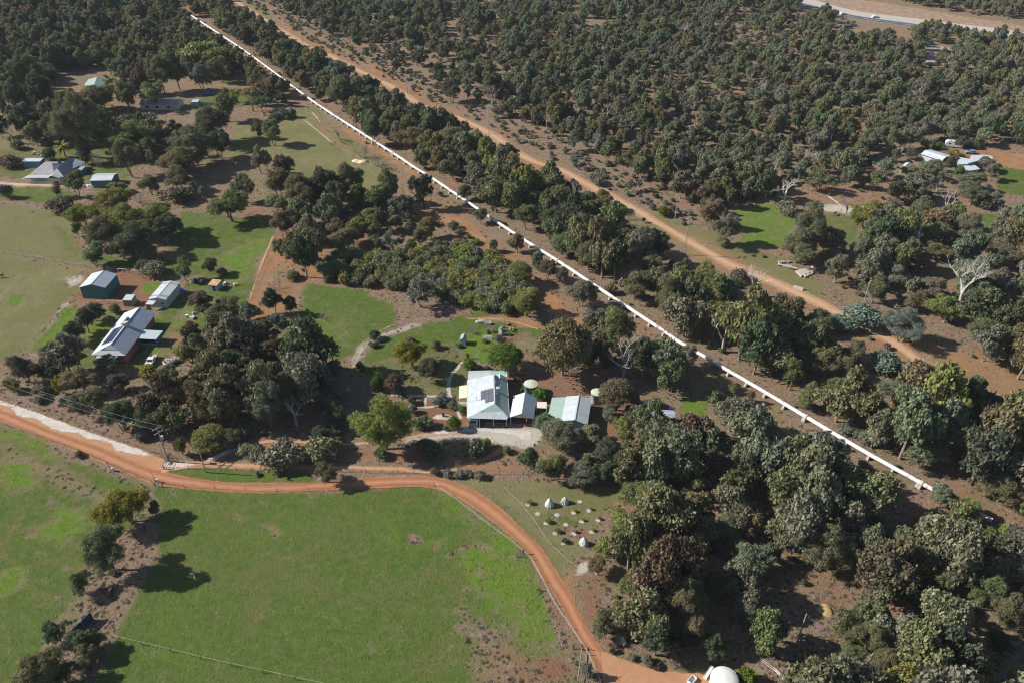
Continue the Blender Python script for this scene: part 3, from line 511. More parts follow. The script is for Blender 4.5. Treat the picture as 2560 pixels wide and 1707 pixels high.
PAL = {'G': (.200, .205, .130), 'O': (.180, .188, .088), 'B': (.220, .185, .095), 'Y': (.225, .240, .066), 'D': (.105, .124, .068), 'S': (.175, .195, .150), 'X': (.100, .175, .022), 'R': (.150, .120, .078), 'W': (.20, .19, .14), 'K': (.26, .215, .035)}
CNAME = {'G': 'grey green', 'O': 'olive green', 'B': 'brownish green', 'Y': 'yellow green', 'D': 'dark green', 'S': 'silvery green', 'X': 'bright green', 'R': 'reddish brown', 'W': 'pale grey', 'K': 'golden yellow'}
REG = []          # every plant with its own object: dict(kind, x, y, w, h, col, label)
def plant(name, x, y, w, h, col, shape, label=None, group=None, bark=(.30, .24, .19), loc=None):
    REG.append(dict(name=name, x=x, y=y, w=w, h=h, col=col, shape=shape, label=label, group=group, bark=bark))
def at_tree(k, cx, cy, wz, hz, col, shape='gum', label=None, name='gum_tree', bark=None, zf=.58):
    px, py = N(k, cx, cy); s = T[k][2]; w = wz / s; hh = hz / s
    z = 4.0
    for _ in range(4):
        v = V(px, py, z); d = v.y * cP + (CH - z) * sP; m = F / d; dep = math.atan2(CH - z, v.y); W_ = w / m
        bb = max((hh / m / 2) ** 2 - (W_ / 2 * math.sin(dep)) ** 2, (.22 * W_) ** 2); b = min(math.sqrt(bb) / math.cos(dep), .85 * W_)
        low = shape in ('bush', 'twig')
        H_ = (2 * b / .95) if low else min(2 * b / .84, (1.12 if shape == 'dome' else 1.38) * W_) if shape != 'column' else 2 * b; H_ = max(H_, .42 * W_ if low else .72 * W_); z = H_ * (.5 if low else zf)
    v = V(px, py, z); plant(name, v.x, v.y, W_ * (1.12 if low else 1.16), H_ * 1.04, col, shape, label, None, bark or ((.30, .24, .19)))
# kinds: t gum tree, s shrub, b bare twiggy shrub
def rows(k, txt):
    for ln in txt.strip().split('\n'):
        a, _, lab = ln.partition('|'); f = a.split(); x, y, w, h = map(float, f[:4]); col, sh = f[4], f[5]
        nm = {'bush': 'shrub', 'twig': 'bare_shrub', 'dead': 'dead_tree', 'column': 'cypress_tree'}.get(sh, 'gum_tree'); bark = None
        if len(f) > 6: bark = {'w': (.72, .66, .60), 'p': (.34, .26, .30), 'g': (.36, .31, .28), 'o': (.5, .27, .15), 'r': (.30, .14, .11)}[f[6]]
        if len(f) > 7: nm = f[7]
        at_tree(k, x, y, w, h, col, sh, lab.strip() or None, nm, bark)
rows('A', '''700 1100 480 500 O broad | broad dark olive gum directly in front of the pale green roofed house
620 930 230 260 O gum
850 890 400 230 O gum
1150 850 240 230 O gum
1380 850 260 230 O sparse
1460 640 270 330 O broad | tall olive gum at the right end of the sunny lawn behind the long low house
1610 650 230 330 D gum
1830 690 190 280 S gum | blue grey tree standing beside the tall olive gum at the lawn
1720 590 240 170 S gum
1900 500 400 160 Y flat | wide yellow green flat topped tree right of the blue grey tree
2010 610 240 220 O gum
230 650 360 340 D gum
330 800 260 340 D gum
140 870 280 330 D broad
470 640 120 120 O gum
2060 950 240 250 O gum
1940 1110 400 320 D broad | very dark dense tree on the open ground above the two big olive crowns
1230 1270 460 260 Y broad | big yellow green crowned gum right of the cypress by the palm
1160 1410 310 330 O gum
1750 1320 420 320 O broad
1650 1460 430 240 O broad
2000 1300 260 240 D gum
760 1370 150 240 D column | dark cypress between the palm and the big yellow green gum
880 1450 190 170 R twig p
340 1130 180 140 O gum
210 1030 160 180 G gum
430 1240 90 80 G sparse
2160 870 150 110 Y flat
2300 900 160 180 Y flat
1110 1120 250 110 R bush
1330 1090 190 110 G bush
1120 660 100 110 G gum
100 1480 200 120 R bush
150 1330 130 90 O bush
450 1420 120 110 D bush''')
rows('B', '''140 1190 230 220 O gum | round olive gum casting a long shadow on the open paddock
10 1170 130 180 O gum
60 960 170 150 D flat
230 1040 150 90 G bush
330 1040 80 80 W bush
150 1080 110 60 D bush
290 1080 60 45 X bush
970 1370 200 160 R twig g
1110 1460 150 140 R twig g
1180 1510 140 110 W twig p
750 1205 110 120 W dead g
1190 870 110 60 D bush
1820 1250 340 220 B broad
1430 1260 290 220 B gum
1500 1120 220 150 B gum
1690 1080 160 130 O gum
1060 1180 220 230 D gum
1210 1110 250 220 O gum
760 830 290 290 O gum
1020 870 260 170 Y gum
2030 820 40 30 G bush
1790 810 240 200 D gum
250 410 200 130 O gum
480 560 230 200 O gum
800 650 220 180 G gum''')
rows('E', '''1000 300 500 280 Y broad
740 400 290 230 Y broad
1130 430 440 320 Y broad | middle crown of the dense yellow green tree cluster above the green shed
1430 420 420 320 Y broad
950 560 340 280 O broad
1250 620 420 320 D broad
1490 500 310 280 D broad
700 530 100 220 Y gum | narrow weeping left edge tree of the dense yellow green cluster
850 760 250 200 O gum
1100 690 320 210 D gum
680 100 190 290 O gum
510 170 110 140 O gum
570 300 250 130 R bush
50 180 110 130 D bush
1060 165 200 110 O bush
1370 120 210 170 O gum
1270 240 160 120 R twig g
1640 230 270 150 R bush
2110 300 430 200 O broad
1620 60 320 190 O gum
2230 140 210 260 O gum
1320 870 140 120 D bush
1420 900 230 160 G bush
1680 900 190 190 O gum
1930 860 140 150 O gum
2040 930 90 75 O bush
850 1290 230 180 D gum
780 1380 240 210 D gum
680 1470 190 190 D gum
1050 1270 110 90 O bush
1850 1220 270 190 R gum
2080 1220 230 150 O gum
2000 1320 260 200 O gum
2090 1400 270 250 D gum
2280 1290 210 170 G gum
2250 1490 230 180 D gum
1850 190 70 90 S bush
800 1120 40 60 R sparse p
1790 1530 120 90 Y bush
1230 1180 30 30 X bush''')
rows('F', '''200 100 280 280 O broad
400 170 350 350 O broad
620 110 300 330 D broad
850 80 290 300 O broad
720 210 290 290 D gum
900 230 180 190 Y gum | small yellow green tree at the right front of the dark grove
180 280 210 150 G gum
1220 130 240 270 O broad
1265 280 120 120 G gum
1120 190 120 120 O gum
1530 150 270 330 D dead g fine_branched_tree | fine twigged dark upswept tree beside the pipeline above the orange track
260 460 260 240 B gum
480 540 230 200 D gum
760 390 160 130 S gum
860 400 80 100 S gum
1020 330 100 70 S gum
1060 400 180 110 O flat
730 500 210 150 B gum
790 620 270 210 B broad
950 470 210 90 Y flat
330 610 120 110 D bush
1410 400 160 110 B gum
1590 510 280 210 B gum
1500 600 170 150 B gum
1290 470 170 120 O gum
1420 510 130 120 O gum
1230 620 160 180 G sparse w
1080 570 140 120 O gum
1070 660 160 110 O gum
1420 690 120 120 O gum
1320 640 80 90 W sparse g
1680 700 160 120 O gum
1850 690 220 130 O bush
330 720 180 120 W twig p
330 960 140 75 O bush
1810 500 110 80 S bush
1870 560 90 45 S bush
1955 600 55 45 X bush
2010 650 90 55 X bush
2180 690 90 110 O bush
2190 775 90 60 O bush
2230 820 50 50 X bush
1690 215 60 50 S bush
150 1050 230 130 W twig p
150 1180 200 230 D broad
310 1230 140 160 D gum
190 1370 160 130 S bush
90 1480 260 150 R gum
350 1540 210 110 O gum
640 640 80 50 B bush
1500 1110 320 260 W sparse w | white trunked gum at the lower edge of the bush plantation
680 900 250 170 W gum g
1085 1510 120 100 D bush
1410 1550 100 60 O bush
610 1330 120 60 R twig g
2090 230 60 60 G bush
1910 190 150 130 G gum
2060 400 160 140 G gum
2280 1540 110 70 W twig p
2160 1460 90 60 W twig p
1990 1450 110 70 W twig p''')
rows('G', '''70 930 210 200 Y dome | round yellow green tree beside the red dirt strip left of the pipeline
130 1200 330 260 Y broad
480 1600 530 560 O dome | largest round yellow green tree between the garden and the pipeline
950 1420 430 430 O broad
830 270 270 170 B gum o
700 320 200 200 O gum
460 660 300 180 O gum
700 760 280 260 O broad
880 700 280 230 D gum
1250 860 420 260 G broad
1340 680 280 180 O gum
1000 960 200 180 R dead p
900 1080 120 100 O bush
1130 1050 260 240 O gum
1470 1180 400 360 O broad
1790 1000 330 300 Y gum
1840 1220 420 300 Y broad
2080 960 200 130 R bush
2050 1080 200 180 D gum
1400 980 200 160 O gum
640 1100 300 260 G gum
460 960 130 180 G gum
330 890 160 200 R gum r
230 830 130 160 G bush
50 660 180 160 B gum
1830 380 260 250 B gum
1960 510 280 280 G gum
1390 370 130 100 X bush
1290 330 70 60 S bush
1210 450 40 80 G gum
2230 1000 220 330 W dead w dead_tree | white dead tree with bare limbs rising beside the orange track
1090 130 90 280 G sparse w
1170 120 70 260 G sparse w
760 80 180 110 G bush
1930 650 130 90 O bush
130 400 250 230 O gum
230 290 260 240 D gum
400 440 300 260 D gum
1080 560 200 130 G gum
1200 600 220 150 G gum
1480 360 70 90 R bush
1090 410 90 90 W twig p''')
rows('H', '''390 520 430 440 O broad | large dense olive tree just above the stacked concrete pipes
300 690 420 280 O broad
900 400 280 230 Y gum
1140 370 240 230 O gum
820 420 140 220 Y gum
1420 320 220 190 O gum
1470 580 340 230 O gum
1840 520 310 270 G gum
1560 730 270 180 O gum
1070 700 270 200 G gum
640 880 280 260 G sparse
1000 1080 300 250 O gum
1670 1250 330 280 Y broad
1880 200 240 190 O gum
2050 290 210 130 D bush
470 80 290 190 O sparse o
880 1340 360 130 S bush
1260 1410 460 240 S gum
700 1400 250 130 S bush
170 170 190 220 W dead w
740 290 140 250 W dead p
1660 250 220 320 W dead w
2160 470 150 230 W dead p
190 340 190 130 G bush
1180 960 260 200 G gum
1540 1050 280 220 G gum
1400 1190 260 200 R gum
1950 1150 300 250 G gum
1900 950 360 260 G gum
2160 750 300 240 G gum
870 720 240 230 G gum
440 1380 330 230 O gum
120 1260 260 260 R gum
300 1480 360 200 O broad
2180 1250 330 220 G broad
2050 1480 380 200 O gum''')
rows('c', '''1150 330 240 130 G gum
1210 440 200 160 G gum
560 350 210 140 B gum
440 400 260 150 G gum
240 430 280 200 G gum
700 290 180 110 R gum
240 215 160 120 D gum
430 95 210 80 O bush
570 120 120 90 X bush
60 230 150 130 G gum
860 60 200 90 D gum
990 100 170 100 D bush
950 530 320 110 G gum
810 430 120 140 X bush
850 235 60 45 Y bush
740 195 150 50 Y bush
620 470 160 120 G gum''')
rows('v', '''640 390 300 180 W twig p
1060 700 130 180 R twig r
970 800 240 160 R twig r
810 780 200 130 W twig p
950 420 120 60 G bush
1180 560 220 120 G bush
880 620 140 60 Y bush
1070 410 110 40 Y bush
330 720 160 80 X bush
950 1195 130 60 R bush
1330 1230 200 80 R twig g''')
rows('I', '''220 240 290 260 R broad
450 240 310 200 D gum
90 400 160 150 Y bush
370 430 160 100 G bush
720 340 370 270 B broad | golden brown gum right of the dark roadside trees by the neighbour's house
540 385 140 170 K gum
950 200 240 190 G sparse
1100 370 230 170 R gum
820 520 340 290 O broad
620 550 170 140 D gum
1080 660 270 290 D gum
1380 680 340 300 O broad
1290 830 170 140 S bush
1370 270 180 110 K bush
1570 370 390 360 O broad
1730 90 280 180 Y gum
2000 180 340 340 O broad
1850 520 330 370 O gum o
2230 80 310 310 R gum
1910 880 310 230 Y dome | smooth domed yellow green tree above the white gravel patch at the gate
1650 950 150 160 O gum
2090 880 220 160 O dome
2270 1010 190 120 G bush
440 60 150 130 D bush
700 110 90 60 R bush
360 520 120 60 W bush
1120 1510 520 340 K broad | golden crowned gum alone in the left paddock
1410 1530 130 130 B gum
520 220 120 130 X bush
720 1030 90 30 R bush
2230 830 160 110 S bush
350 250 100 100 R bush''')
rows('J', '''340 110 270 250 D gum
90 90 290 270 R broad
90 560 360 520 G broad | tallest grey green gum in the middle of the trees left of the drive
270 400 330 400 O broad
-100 420 300 500 G broad
700 250 230 160 O gum
690 440 270 260 S gum | larger silvery tree beside the dark shade left of the garden path
490 400 170 160 S gum
720 660 210 200 D gum
1150 740 630 560 Y broad | huge pale olive weeping gum in front of the garden beds
1420 100 300 260 K broad | round golden flowering tree on the lawn
1590 240 200 190 D dome
965 225 100 90 X bush
1110 350 150 160 X bush
1270 380 180 190 R bush
1170 280 110 90 W twig p
1080 20 90 60 D bush
1430 540 90 80 D bush
1690 520 160 80 S bush
1800 580 100 55 O bush
1440 620 80 80 S bush
1535 745 170 140 O bush
1815 750 135 135 X bush
1740 790 50 50 S bush
1900 615 90 90 X bush
1965 200 125 105 X bush
220 1020 380 150 G bush
20 1020 200 140 G bush
590 980 330 200 G bush
640 1190 220 210 R gum
1640 1190 100 60 R bush
1760 1200 100 65 W bush
1860 1205 100 60 W bush
1950 1210 90 60 W bush
2060 1220 110 55 W bush
1600 1010 230 180 D bush
1560 950 160 120 D bush
2010 970 230 150 D bush
2125 940 120 110 K bush
2300 990 85 75 O bush
1150 1020 140 90 D bush
1350 490 55 45 X bush
2290 130 290 250 X dome | bright green dense fruit tree right of the fenced vegetable garden
10 1210 60 50 S bush
210 1215 50 30 D bush
1650 30 90 80 O bush
960 540 110 70 W twig p
600 870 260 160 D gum
740 760 200 160 D gum
2170 60 120 120 R twig r''')
rows('K', '''260 480 150 135 X bush
95 440 52 52 X bush
960 470 310 290 B dome | rounded brown crowned tree right of the second water tank
1130 530 110 140 B gum
900 620 210 140 G gum
440 830 440 340 G broad
300 740 260 200 G gum
720 850 270 220 G gum
170 1070 230 210 D gum
370 1130 280 270 O gum
640 1210 290 230 G dome
860 1190 260 230 D gum
860 990 320 270 D broad
1020 1110 250 230 D gum
720 790 140 80 B bush
1120 650 230 190 D gum
1340 830 460 420 O sparse g | open crowned olive gum with forked pale limbs in front of the hidden shed
1050 800 260 260 Y sparse
1320 560 120 100 Y bush
1290 1240 400 270 G sparse
1250 1450 520 270 O broad
1720 1330 330 270 O sparse
2220 900 310 240 O gum
1860 1130 370 240 R sparse
700 130 270 220 D broad
880 170 190 350 D broad
1330 130 430 240 G broad
1610 140 260 210 G gum
1860 500 160 130 G bush
1290 690 140 90 D bush
1720 870 110 110 O bush
1740 970 110 110 D bush
2030 430 90 90 O bush
2070 560 100 100 R bush
2200 500 80 140 R bush
1830 830 160 130 G bush
2000 650 200 130 G bush
270 640 120 80 X bush
60 330 90 60 D bush
1420 1550 300 200 G gum''')
rows('L', '''100 1320 280 320 B broad
220 1190 240 200 O gum
330 930 280 230 O gum
60 930 200 150 G gum
540 860 130 170 R sparse g
600 930 100 130 R sparse r
880 1180 230 150 G gum
550 1370 120 150 W sparse g
560 1510 240 150 Y gum
1100 680 380 300 Y gum
560 170 420 330 O broad
770 110 280 240 O gum
230 300 260 260 O gum
400 480 250 230 O gum
660 430 320 200 O gum
1190 440 350 230 G gum
1460 380 360 240 G gum
1720 690 300 260 O gum
1450 1020 330 300 G gum
1850 960 300 280 G gum
2120 760 340 300 S gum
2150 1330 420 340 O broad
1600 1420 300 200 G gum
1850 1530 260 130 Y gum
1050 850 260 160 G bush
730 800 160 90 S bush
860 870 160 90 S bush
1300 830 150 120 X bush
1650 540 250 150 S bush
1880 640 260 170 S bush
2150 850 240 170 S bush
1050 180 300 200 S bush
1300 260 220 150 S bush''')
rows('M', '''950 320 480 480 O broad | dark olive gum leaning beside the paddock track below the golden one
730 640 220 220 O gum
500 1100 300 200 D sparse
770 1180 280 240 D gum
800 1270 240 170 O gum
350 1460 520 250 O broad | dark olive gum cut by the bottom edge of the left paddock
560 1490 260 200 D gum
740 1390 130 90 O bush''')
rows('S', '''1030 200 520 440 Y broad | biggest weeping yellow green gum beside the row of white stone rings
860 330 260 200 Y gum
780 470 190 260 B gum w | brown gum with white trunk beside the white ash heap
1400 70 220 270 D broad
1480 210 140 140 D bush
1350 830 460 420 B broad
1150 700 300 260 O gum
1000 950 320 260 O gum
860 1000 270 260 B gum
1650 930 420 420 B broad
1500 1050 330 260 B gum
1640 540 400 380 O broad w
1180 560 280 210 B gum
1330 1180 400 180 D gum
2150 850 320 280 G gum
1880 650 280 230 O gum
2200 440 420 280 G gum
1950 160 330 260 G broad
2250 120 230 300 B sparse o
2080 330 250 200 O gum
1110 1320 85 75 S bush
1240 1360 125 85 S bush
690 1440 110 160 S bush
2160 1520 210 140 X bush
920 1260 60 65 D bush
1000 1160 170 120 R twig g
1080 640 180 140 O gum
1500 1360 130 110 R twig g
1860 1230 260 160 D gum
1600 1180 260 170 D gum''')
rows('T', '''520 300 620 470 B broad w | large golden grey gum with three white trunks above the bare ground
760 1050 350 280 O gum
1000 1170 420 350 O broad
760 1390 400 350 O broad
1080 1400 350 350 O broad
1500 1250 310 220 O gum
1820 1250 340 310 O gum
1250 740 200 290 D gum
1600 620 300 300 O gum
1450 580 240 240 O gum
1800 480 330 300 G gum
2000 700 380 420 O broad
2200 900 340 400 O broad
2000 230 300 230 Y gum
2250 250 280 220 Y gum
1430 110 220 190 Y gum
1000 100 260 200 G sparse w
1230 190 240 190 W sparse g
1560 60 220 180 O gum
1350 1080 120 110 X bush
1550 1040 130 170 W dead g
1330 990 90 200 W dead g
1690 1120 90 120 O bush
1780 1150 120 110 O bush
400 1330 110 180 X bush
500 1070 140 90 R twig p
1500 330 330 260 O gum
1800 60 260 200 G gum
120 60 260 230 B gum
60 350 180 200 D gum
1700 880 260 200 O gum
1500 850 200 200 O gum
410 1370 60 50 X bush
2100 1150 260 200 D gum
330 640 60 60 D bush''')
# bush plantation left of the pipeline
rp = random.Random(11); plpoly = [(560, 840), (830, 745), (1000, 790), (1350, 770), (1700, 760), (1980, 740), (2200, 830), (2350, 940), (2480, 1060), (2530, 1200), (2350, 1290), (2050, 1260), (1880, 1170), (1700, 1120), (1420, 1020), (1300, 1060), (950, 1040), (800, 1000), (620, 960)]
pw = np.array([tuple(P('F', *p, 1.5).xy) for p in plpoly]); acc = []
for _ in range(4000):
    x, y = rp.uniform(pw[:, 0].min(), pw[:, 0].max()), rp.uniform(pw[:, 1].min(), pw[:, 1].max())
    if sdf([tuple(q) for q in pw], np.array([x]), np.array([y]))[0] > 0 and all((x - a) ** 2 + (y - b) ** 2 > 2.95 ** 2 for a, b in acc):
        acc.append((x, y)); w = rp.uniform(5.4, 7.4); plant('shrub', x, y, w, w * rp.uniform(.55, .75), rp.choice('YOOGOY'), 'bush', None, 'plantation')
# ---------------------------------------------------------------- woodland beyond and between: one tree per cell of a jittered grid
CLEAR = [('O', q) for q in (
 [(-400,235),(40,235),(100,200),(240,170),(300,190),(430,170),(470,210),(560,170),(585,260),(640,240),(700,235),(760,280),(820,320),(960,400),(1000,470),(1100,520),(1200,580),(1310,680),(1370,760),(1560,880),(1620,900),(1640,980),(1560,1000),(1450,1160),(1370,1290),(1340,1500),(1450,1568),(1450,1900),(-600,1900),(-600,235)],
 [(1850,1310),(2030,1320),(1990,1410),(2040,1440),(1940,1500),(1790,1560),(1800,1700),(1400,1700),(1400,1500),(1790,1500),(1800,1370)],
 [(2180,1470),(2420,1440),(2420,1700),(2160,1700)],
 [(2130,100),(2195,108),(2190,150),(2120,152)], [(2050,98),(2092,100),(2090,118),(2050,118)], [(1680,470),(1800,460),(1830,500),(1800,590),(1690,580)], [(1885,485),(1985,500),(1975,575),(1885,565)],
 [(1760,590),(1900,600),(1910,640),(1880,700),(1760,640)], [(2170,475),(2300,485),(2270,570),(2215,565)], [(2150,345),(2300,332),(2352,345),(2420,350),(2420,470),(2290,440),(2240,400),(2150,390)], [(1800,425),(1990,440),(2050,450),(2040,500),(1860,500),(1800,460)],
 [(2110,640),(2180,640),(2180,690),(2120,690)], [(1340,45),(1425,55),(1405,80),(1340,70)], [(150,165),(260,160),(240,215),(130,210)], [(1660,210),(1740,215),(1730,240),(1660,235)], [(1990,225),(2040,232),(2030,248),(1985,240)],
 [(1020,40),(1045,30),(1050,110),(1020,110)], [(1700,-60),(1800,-58),(1960,-25),(2120,18),(2500,68),(2500,118),(2350,98),(2150,66),(1960,34),(1840,14),(1800,-14),(1700,-40)], [(2000,700),(2080,745),(1980,740)],
 [(1130,170),(1180,175),(1170,210),(1130,200)])]
FILL = [[(130,850),(300,850),(400,790),(480,700),(620,740),(690,800),(750,900),(790,990),(640,1000),(560,990),(440,1020),(330,990),(200,920)], [(0,265),(160,215),(420,200),(540,240),(560,290),(480,400),(250,430),(200,350),(0,330)],
 [(600,370),(760,440),(960,480),(900,560),(760,560),(740,640),(650,640),(640,500),(600,440)], [(1240,1010),(1440,960),(1560,1010),(1640,1100),(1470,1150),(1380,1100),(1250,1085)], [(1375,1290),(1450,1160),(1790,1450),(1790,1500),(1560,1510),(1400,1470),(1355,1380)], [(1240,830),(1400,760),(1560,890),(1560,930),(1400,860)], [(1840,1470),(2000,1430),(2180,1480),(2200,1600),(1880,1600)], [(1600,1000),(1900,1060),(2160,1165),(2420,1290),(2420,1440),(2180,1465),(2050,1430),(1840,1300),(1700,1180),(1560,1120)]]
def inpoly(pl, x, y):
    c = False; n = len(pl)
    for i in range(n):
        ax, ay = pl[i]; bx, by = pl[(i + 1) % n]
        if (ay > y) != (by > y) and x < (bx - ax) * (y - ay) / (by - ay) + ax: c = not c
    return c
PIPE_PX = [(2480, 1300), (2375, 1247), (2304, 1207), (2160, 1127), (2015, 1041), (1920, 984), (1778, 901), (1694, 852), (1672, 836), (1536, 746), (1471, 703), (1394, 652), (1280, 580), (1087, 450), (1038, 420), (984, 384), (792, 260), (689, 184), (602, 121), (463, 29), (380, -30), (300, -85)]
PIPE_W = [V(x, y, 1.25) for x, y in PIPE_PX]
def dline(pts, x, y):
    b = 1e9
    for (ax, ay), (bx, by) in zip(pts, pts[1:]):
        ex, ey = bx - ax, by - ay; t = max(0, min(1, ((x - ax) * ex + (y - ay) * ey) / (ex * ex + ey * ey + 1e-9))); b = min(b, math.hypot(x - ax - t * ex, y - ay - t * ey))
    return b
TR = ROADS[1][0]; pipe2 = [tuple(p.xy) for p in PIPE_W]
print('n manual', len(REG))
man = [(p['x'], p['y'], p['w']) for p in REG]; mg = {}
for x, y, w in man: mg.setdefault((int(x // 20), int(y // 20)), []).append((x, y, w))
def near_manual(x, y, w, f=.29):
    for i in (-1, 0, 1):
        for j in (-1, 0, 1):
            for a, b, c in mg.get((int(x // 20) + i, int(y // 20) + j), ()):
                if math.hypot(a - x, b - y) < f * (w + c): return True
    return False
ra = random.Random(3); AUTO = []; SCRUB = []
step = 5.9; yy = 62.0; occupied = {}
def sideline(pts, x, y):          # >0 on the right-hand side looking along the points
    b = None
    for (ax, ay), (bx, by) in zip(pts, pts[1:]):
        ex, ey = bx - ax, by - ay; t = max(0, min(1, ((x - ax) * ex + (y - ay) * ey) / (ex * ex + ey * ey + 1e-9))); d = math.hypot(x - ax - t * ex, y - ay - t * ey)
        if b is None or d < b[0]: b = (d, ex * (y - ay) - ey * (x - ax))
    return b
for r_ in range(int((700 - 60) / step)):
    for c_ in range(int(1000 / step)):
        x = -480 + (c_ + .5 + ra.uniform(-.42, .42)) * step + (r_ % 2) * step / 2; y = 60 + (r_ + .5 + ra.uniform(-.42, .42)) * step
        px, py = proj((x, y, 3)); ox, oy = px * .91875, py * .91875
        if ox < -90 or ox > 2352 + 130 or oy > 1568 + 260 or oy < -70: continue
        qx, qy = proj((x, y, 0)); qx *= .91875; qy *= .91875
        fill = 0
        for fi, q in enumerate(FILL):
            if inpoly(q, qx, qy): fill = 2 if fi in (1, 2) else 1; break
        if not fill and any(inpoly(q, qx, qy) for _, q in CLEAR): continue
        dp = dline(pipe2, x, y); dt = dline(TR, x, y)
        dpx, side = sideline(pipe2, x, y); dtx, ts = sideline(TR, x, y)
        right_track = ts < 0 if False else (qx - 0) > 0 and ts * -1 < 0
        if dp < (6.5 if side > 0 else 3.6): continue
        if any(dline(c, x, y) < h + 3.0 for c, h in ROADS[2:] if abs(c[0][0] - x) < 700): continue
        w = ra.uniform(4.6, 8.2) * (1.4 if qy > 700 else 1.15 if qy > 400 else 1.0); scrubby = False
        if dt < 5.5: continue
        AUTO.append([x, y, w, dt, ts, dp, side, qx, qy, fill])
cands = []
KEEP = [(0, 375, 300, 480), (190, 185, 260, 215), (290, 235, 450, 285), (430, 200, 600, 290), (190, 660, 420, 770), (220, 770, 440, 930), (460, 690, 600, 760), (360, 885, 440, 915), (1160, 770, 1320, 880), (1150, 900, 1480, 1090), (1480, 950, 1530, 1010), (1690, 1640, 1900, 1760), (2355, 352, 2405, 380), (2300, 368, 2378, 402), (2392, 385, 2490, 425), (2245, 402, 2280, 425), (2400, 375, 2440, 390), (2490, 400, 2600, 450), (1690, 530, 1740, 650),
        (2030, 480, 2110, 560), (1930, 640, 2060, 740), (1330, 1230, 1500, 1400), (2035, 1490, 2100, 1560), (2130, 860, 2180, 930), (390, 1090, 540, 1200), (2100, 20, 2270, 70), (2310, 1150, 2370, 1250), (1990, 1380, 2130, 1450), (2390, 440, 2600, 490), (1840, 500, 2000, 620), (1540, 700, 1600, 745)]
PP = []
for a_, b_ in (((2304, 1208), (1778, 902)), ((1694, 850), (1600, 785)), ((1430, 678), (1087, 450)), ((1038, 420), (792, 260)), ((602, 121), (480, 42))):
    for i in range(40): PP.append((a_[0] + (b_[0] - a_[0]) * i / 39, a_[1] + (b_[1] - a_[1]) * i / 39))
for q_ in ROADS[1][0] + ROADS[0][0] + ROADS[-1][0]:
    u_, v_ = proj((*q_, 0)); PP.append((u_, v_))
def covers(x, y, w, h):
    px, py = proj((x, y, h * .58)); m = F / (y * cP + (CH - h * .5) * sP); rx = w * .5 * m; ry = rx * .8
    if any(abs(px - a) < rx * .7 and abs(py - b) < ry * .6 for a, b in PP): return True
    return any(px + rx > a and px - rx < c and py + ry > b and py - ry < d for a, b, c, d in KEEP)
for x, y, w, dt, ts, dp, side, qx, qy, fill in AUTO:
    nz = float(fbm(np.array([x]), np.array([y]), .02, 5)[0]); right = ts < 0
    belt = side < 0 and ts > 0 and not fill
    if near_manual(x, y, w, .19 if fill else .22 if belt else .29): continue
    if belt: w *= 1.2
    if fill:
        if ra.random() < (.6 if fill == 2 else .12) or any(dline(c, x, y) < h + 4.5 for c, h in ROADS[:1]): continue
        pal = 'GODOROGO'; side = 1
    elif right:
        if dt < 19 and qx < 2000 and ra.random() > .08: SCRUB.append((x, y)); continue
        if dt < 13: continue
        if ra.random() < (.20 if qy < 640 else .06) + (.45 if nz < -.45 and qy < 640 else 0): SCRUB.append((x, y)); continue
        pal = 'GGGOGGOOGGDGB' if nz < .4 else 'GOOGDOGGGO'
    elif side < 0:
        if dt < (6.5 if qx > 1400 else 12): (SCRUB.append((x, y)) if dt > 5 else 0); continue
        if ra.random() < .04: SCRUB.append((x, y)); continue
        pal = 'OOGGDYOBOD'
    elif qy < 420 and qx < 900:
        if ra.random() < .10: continue
        pal = 'BBOOGDDO' if qy > 60 else 'OGDOB'
    else:
        if dp < 9: continue
        if ra.random() < .10: SCRUB.append((x, y)); continue
        pal = 'GOBOGGYOG' if qx < 1950 else 'OOGYOG'
    w *= ra.choice((.85, 1.0, 1.15, 1.3)) if not (side > 0 and not right) else ra.choice((.95, 1.15, 1.4))
    w *= 1.12
    if right and qy < 560: w *= .90
    h = w * ra.uniform(.8, 1.45); sh = ra.choice(['gum'] * 6 + ['broad', 'broad', 'sparse']); col = ra.choice(pal)
    if ra.random() < .05: sh = 'dead'; col = 'W'
    if covers(x, y, w, h): continue
    m = mpp(qx / .91875, qy / .91875); vis = 0 < qx < 2352 and 0 < qy < 1600
    cands.append((w * m * (1 if vis else .01), x, y, w, h, col, sh))
cands.sort(reverse=True)
nman = sum(1 for p in REG if p['name'] == 'gum_tree'); ngum = nman
rest = []
for c in cands:
    a, x, y, w, h, col, sh = c
    if sh == 'dead' and a > 40: plant('dead_tree', x, y, w * .8, h, 'W', 'dead', None, 'auto', (.45, .42, .40))
    elif ngum < 298 and a > 5 and sh != 'dead': plant('gum_tree', x, y, w, h, col, sh, None, 'auto', ra.choice([(.30, .24, .19), (.34, .30, .27), (.5, .42, .34), (.33, .18, .11)])); ngum += 1
    else: rest.append(c)
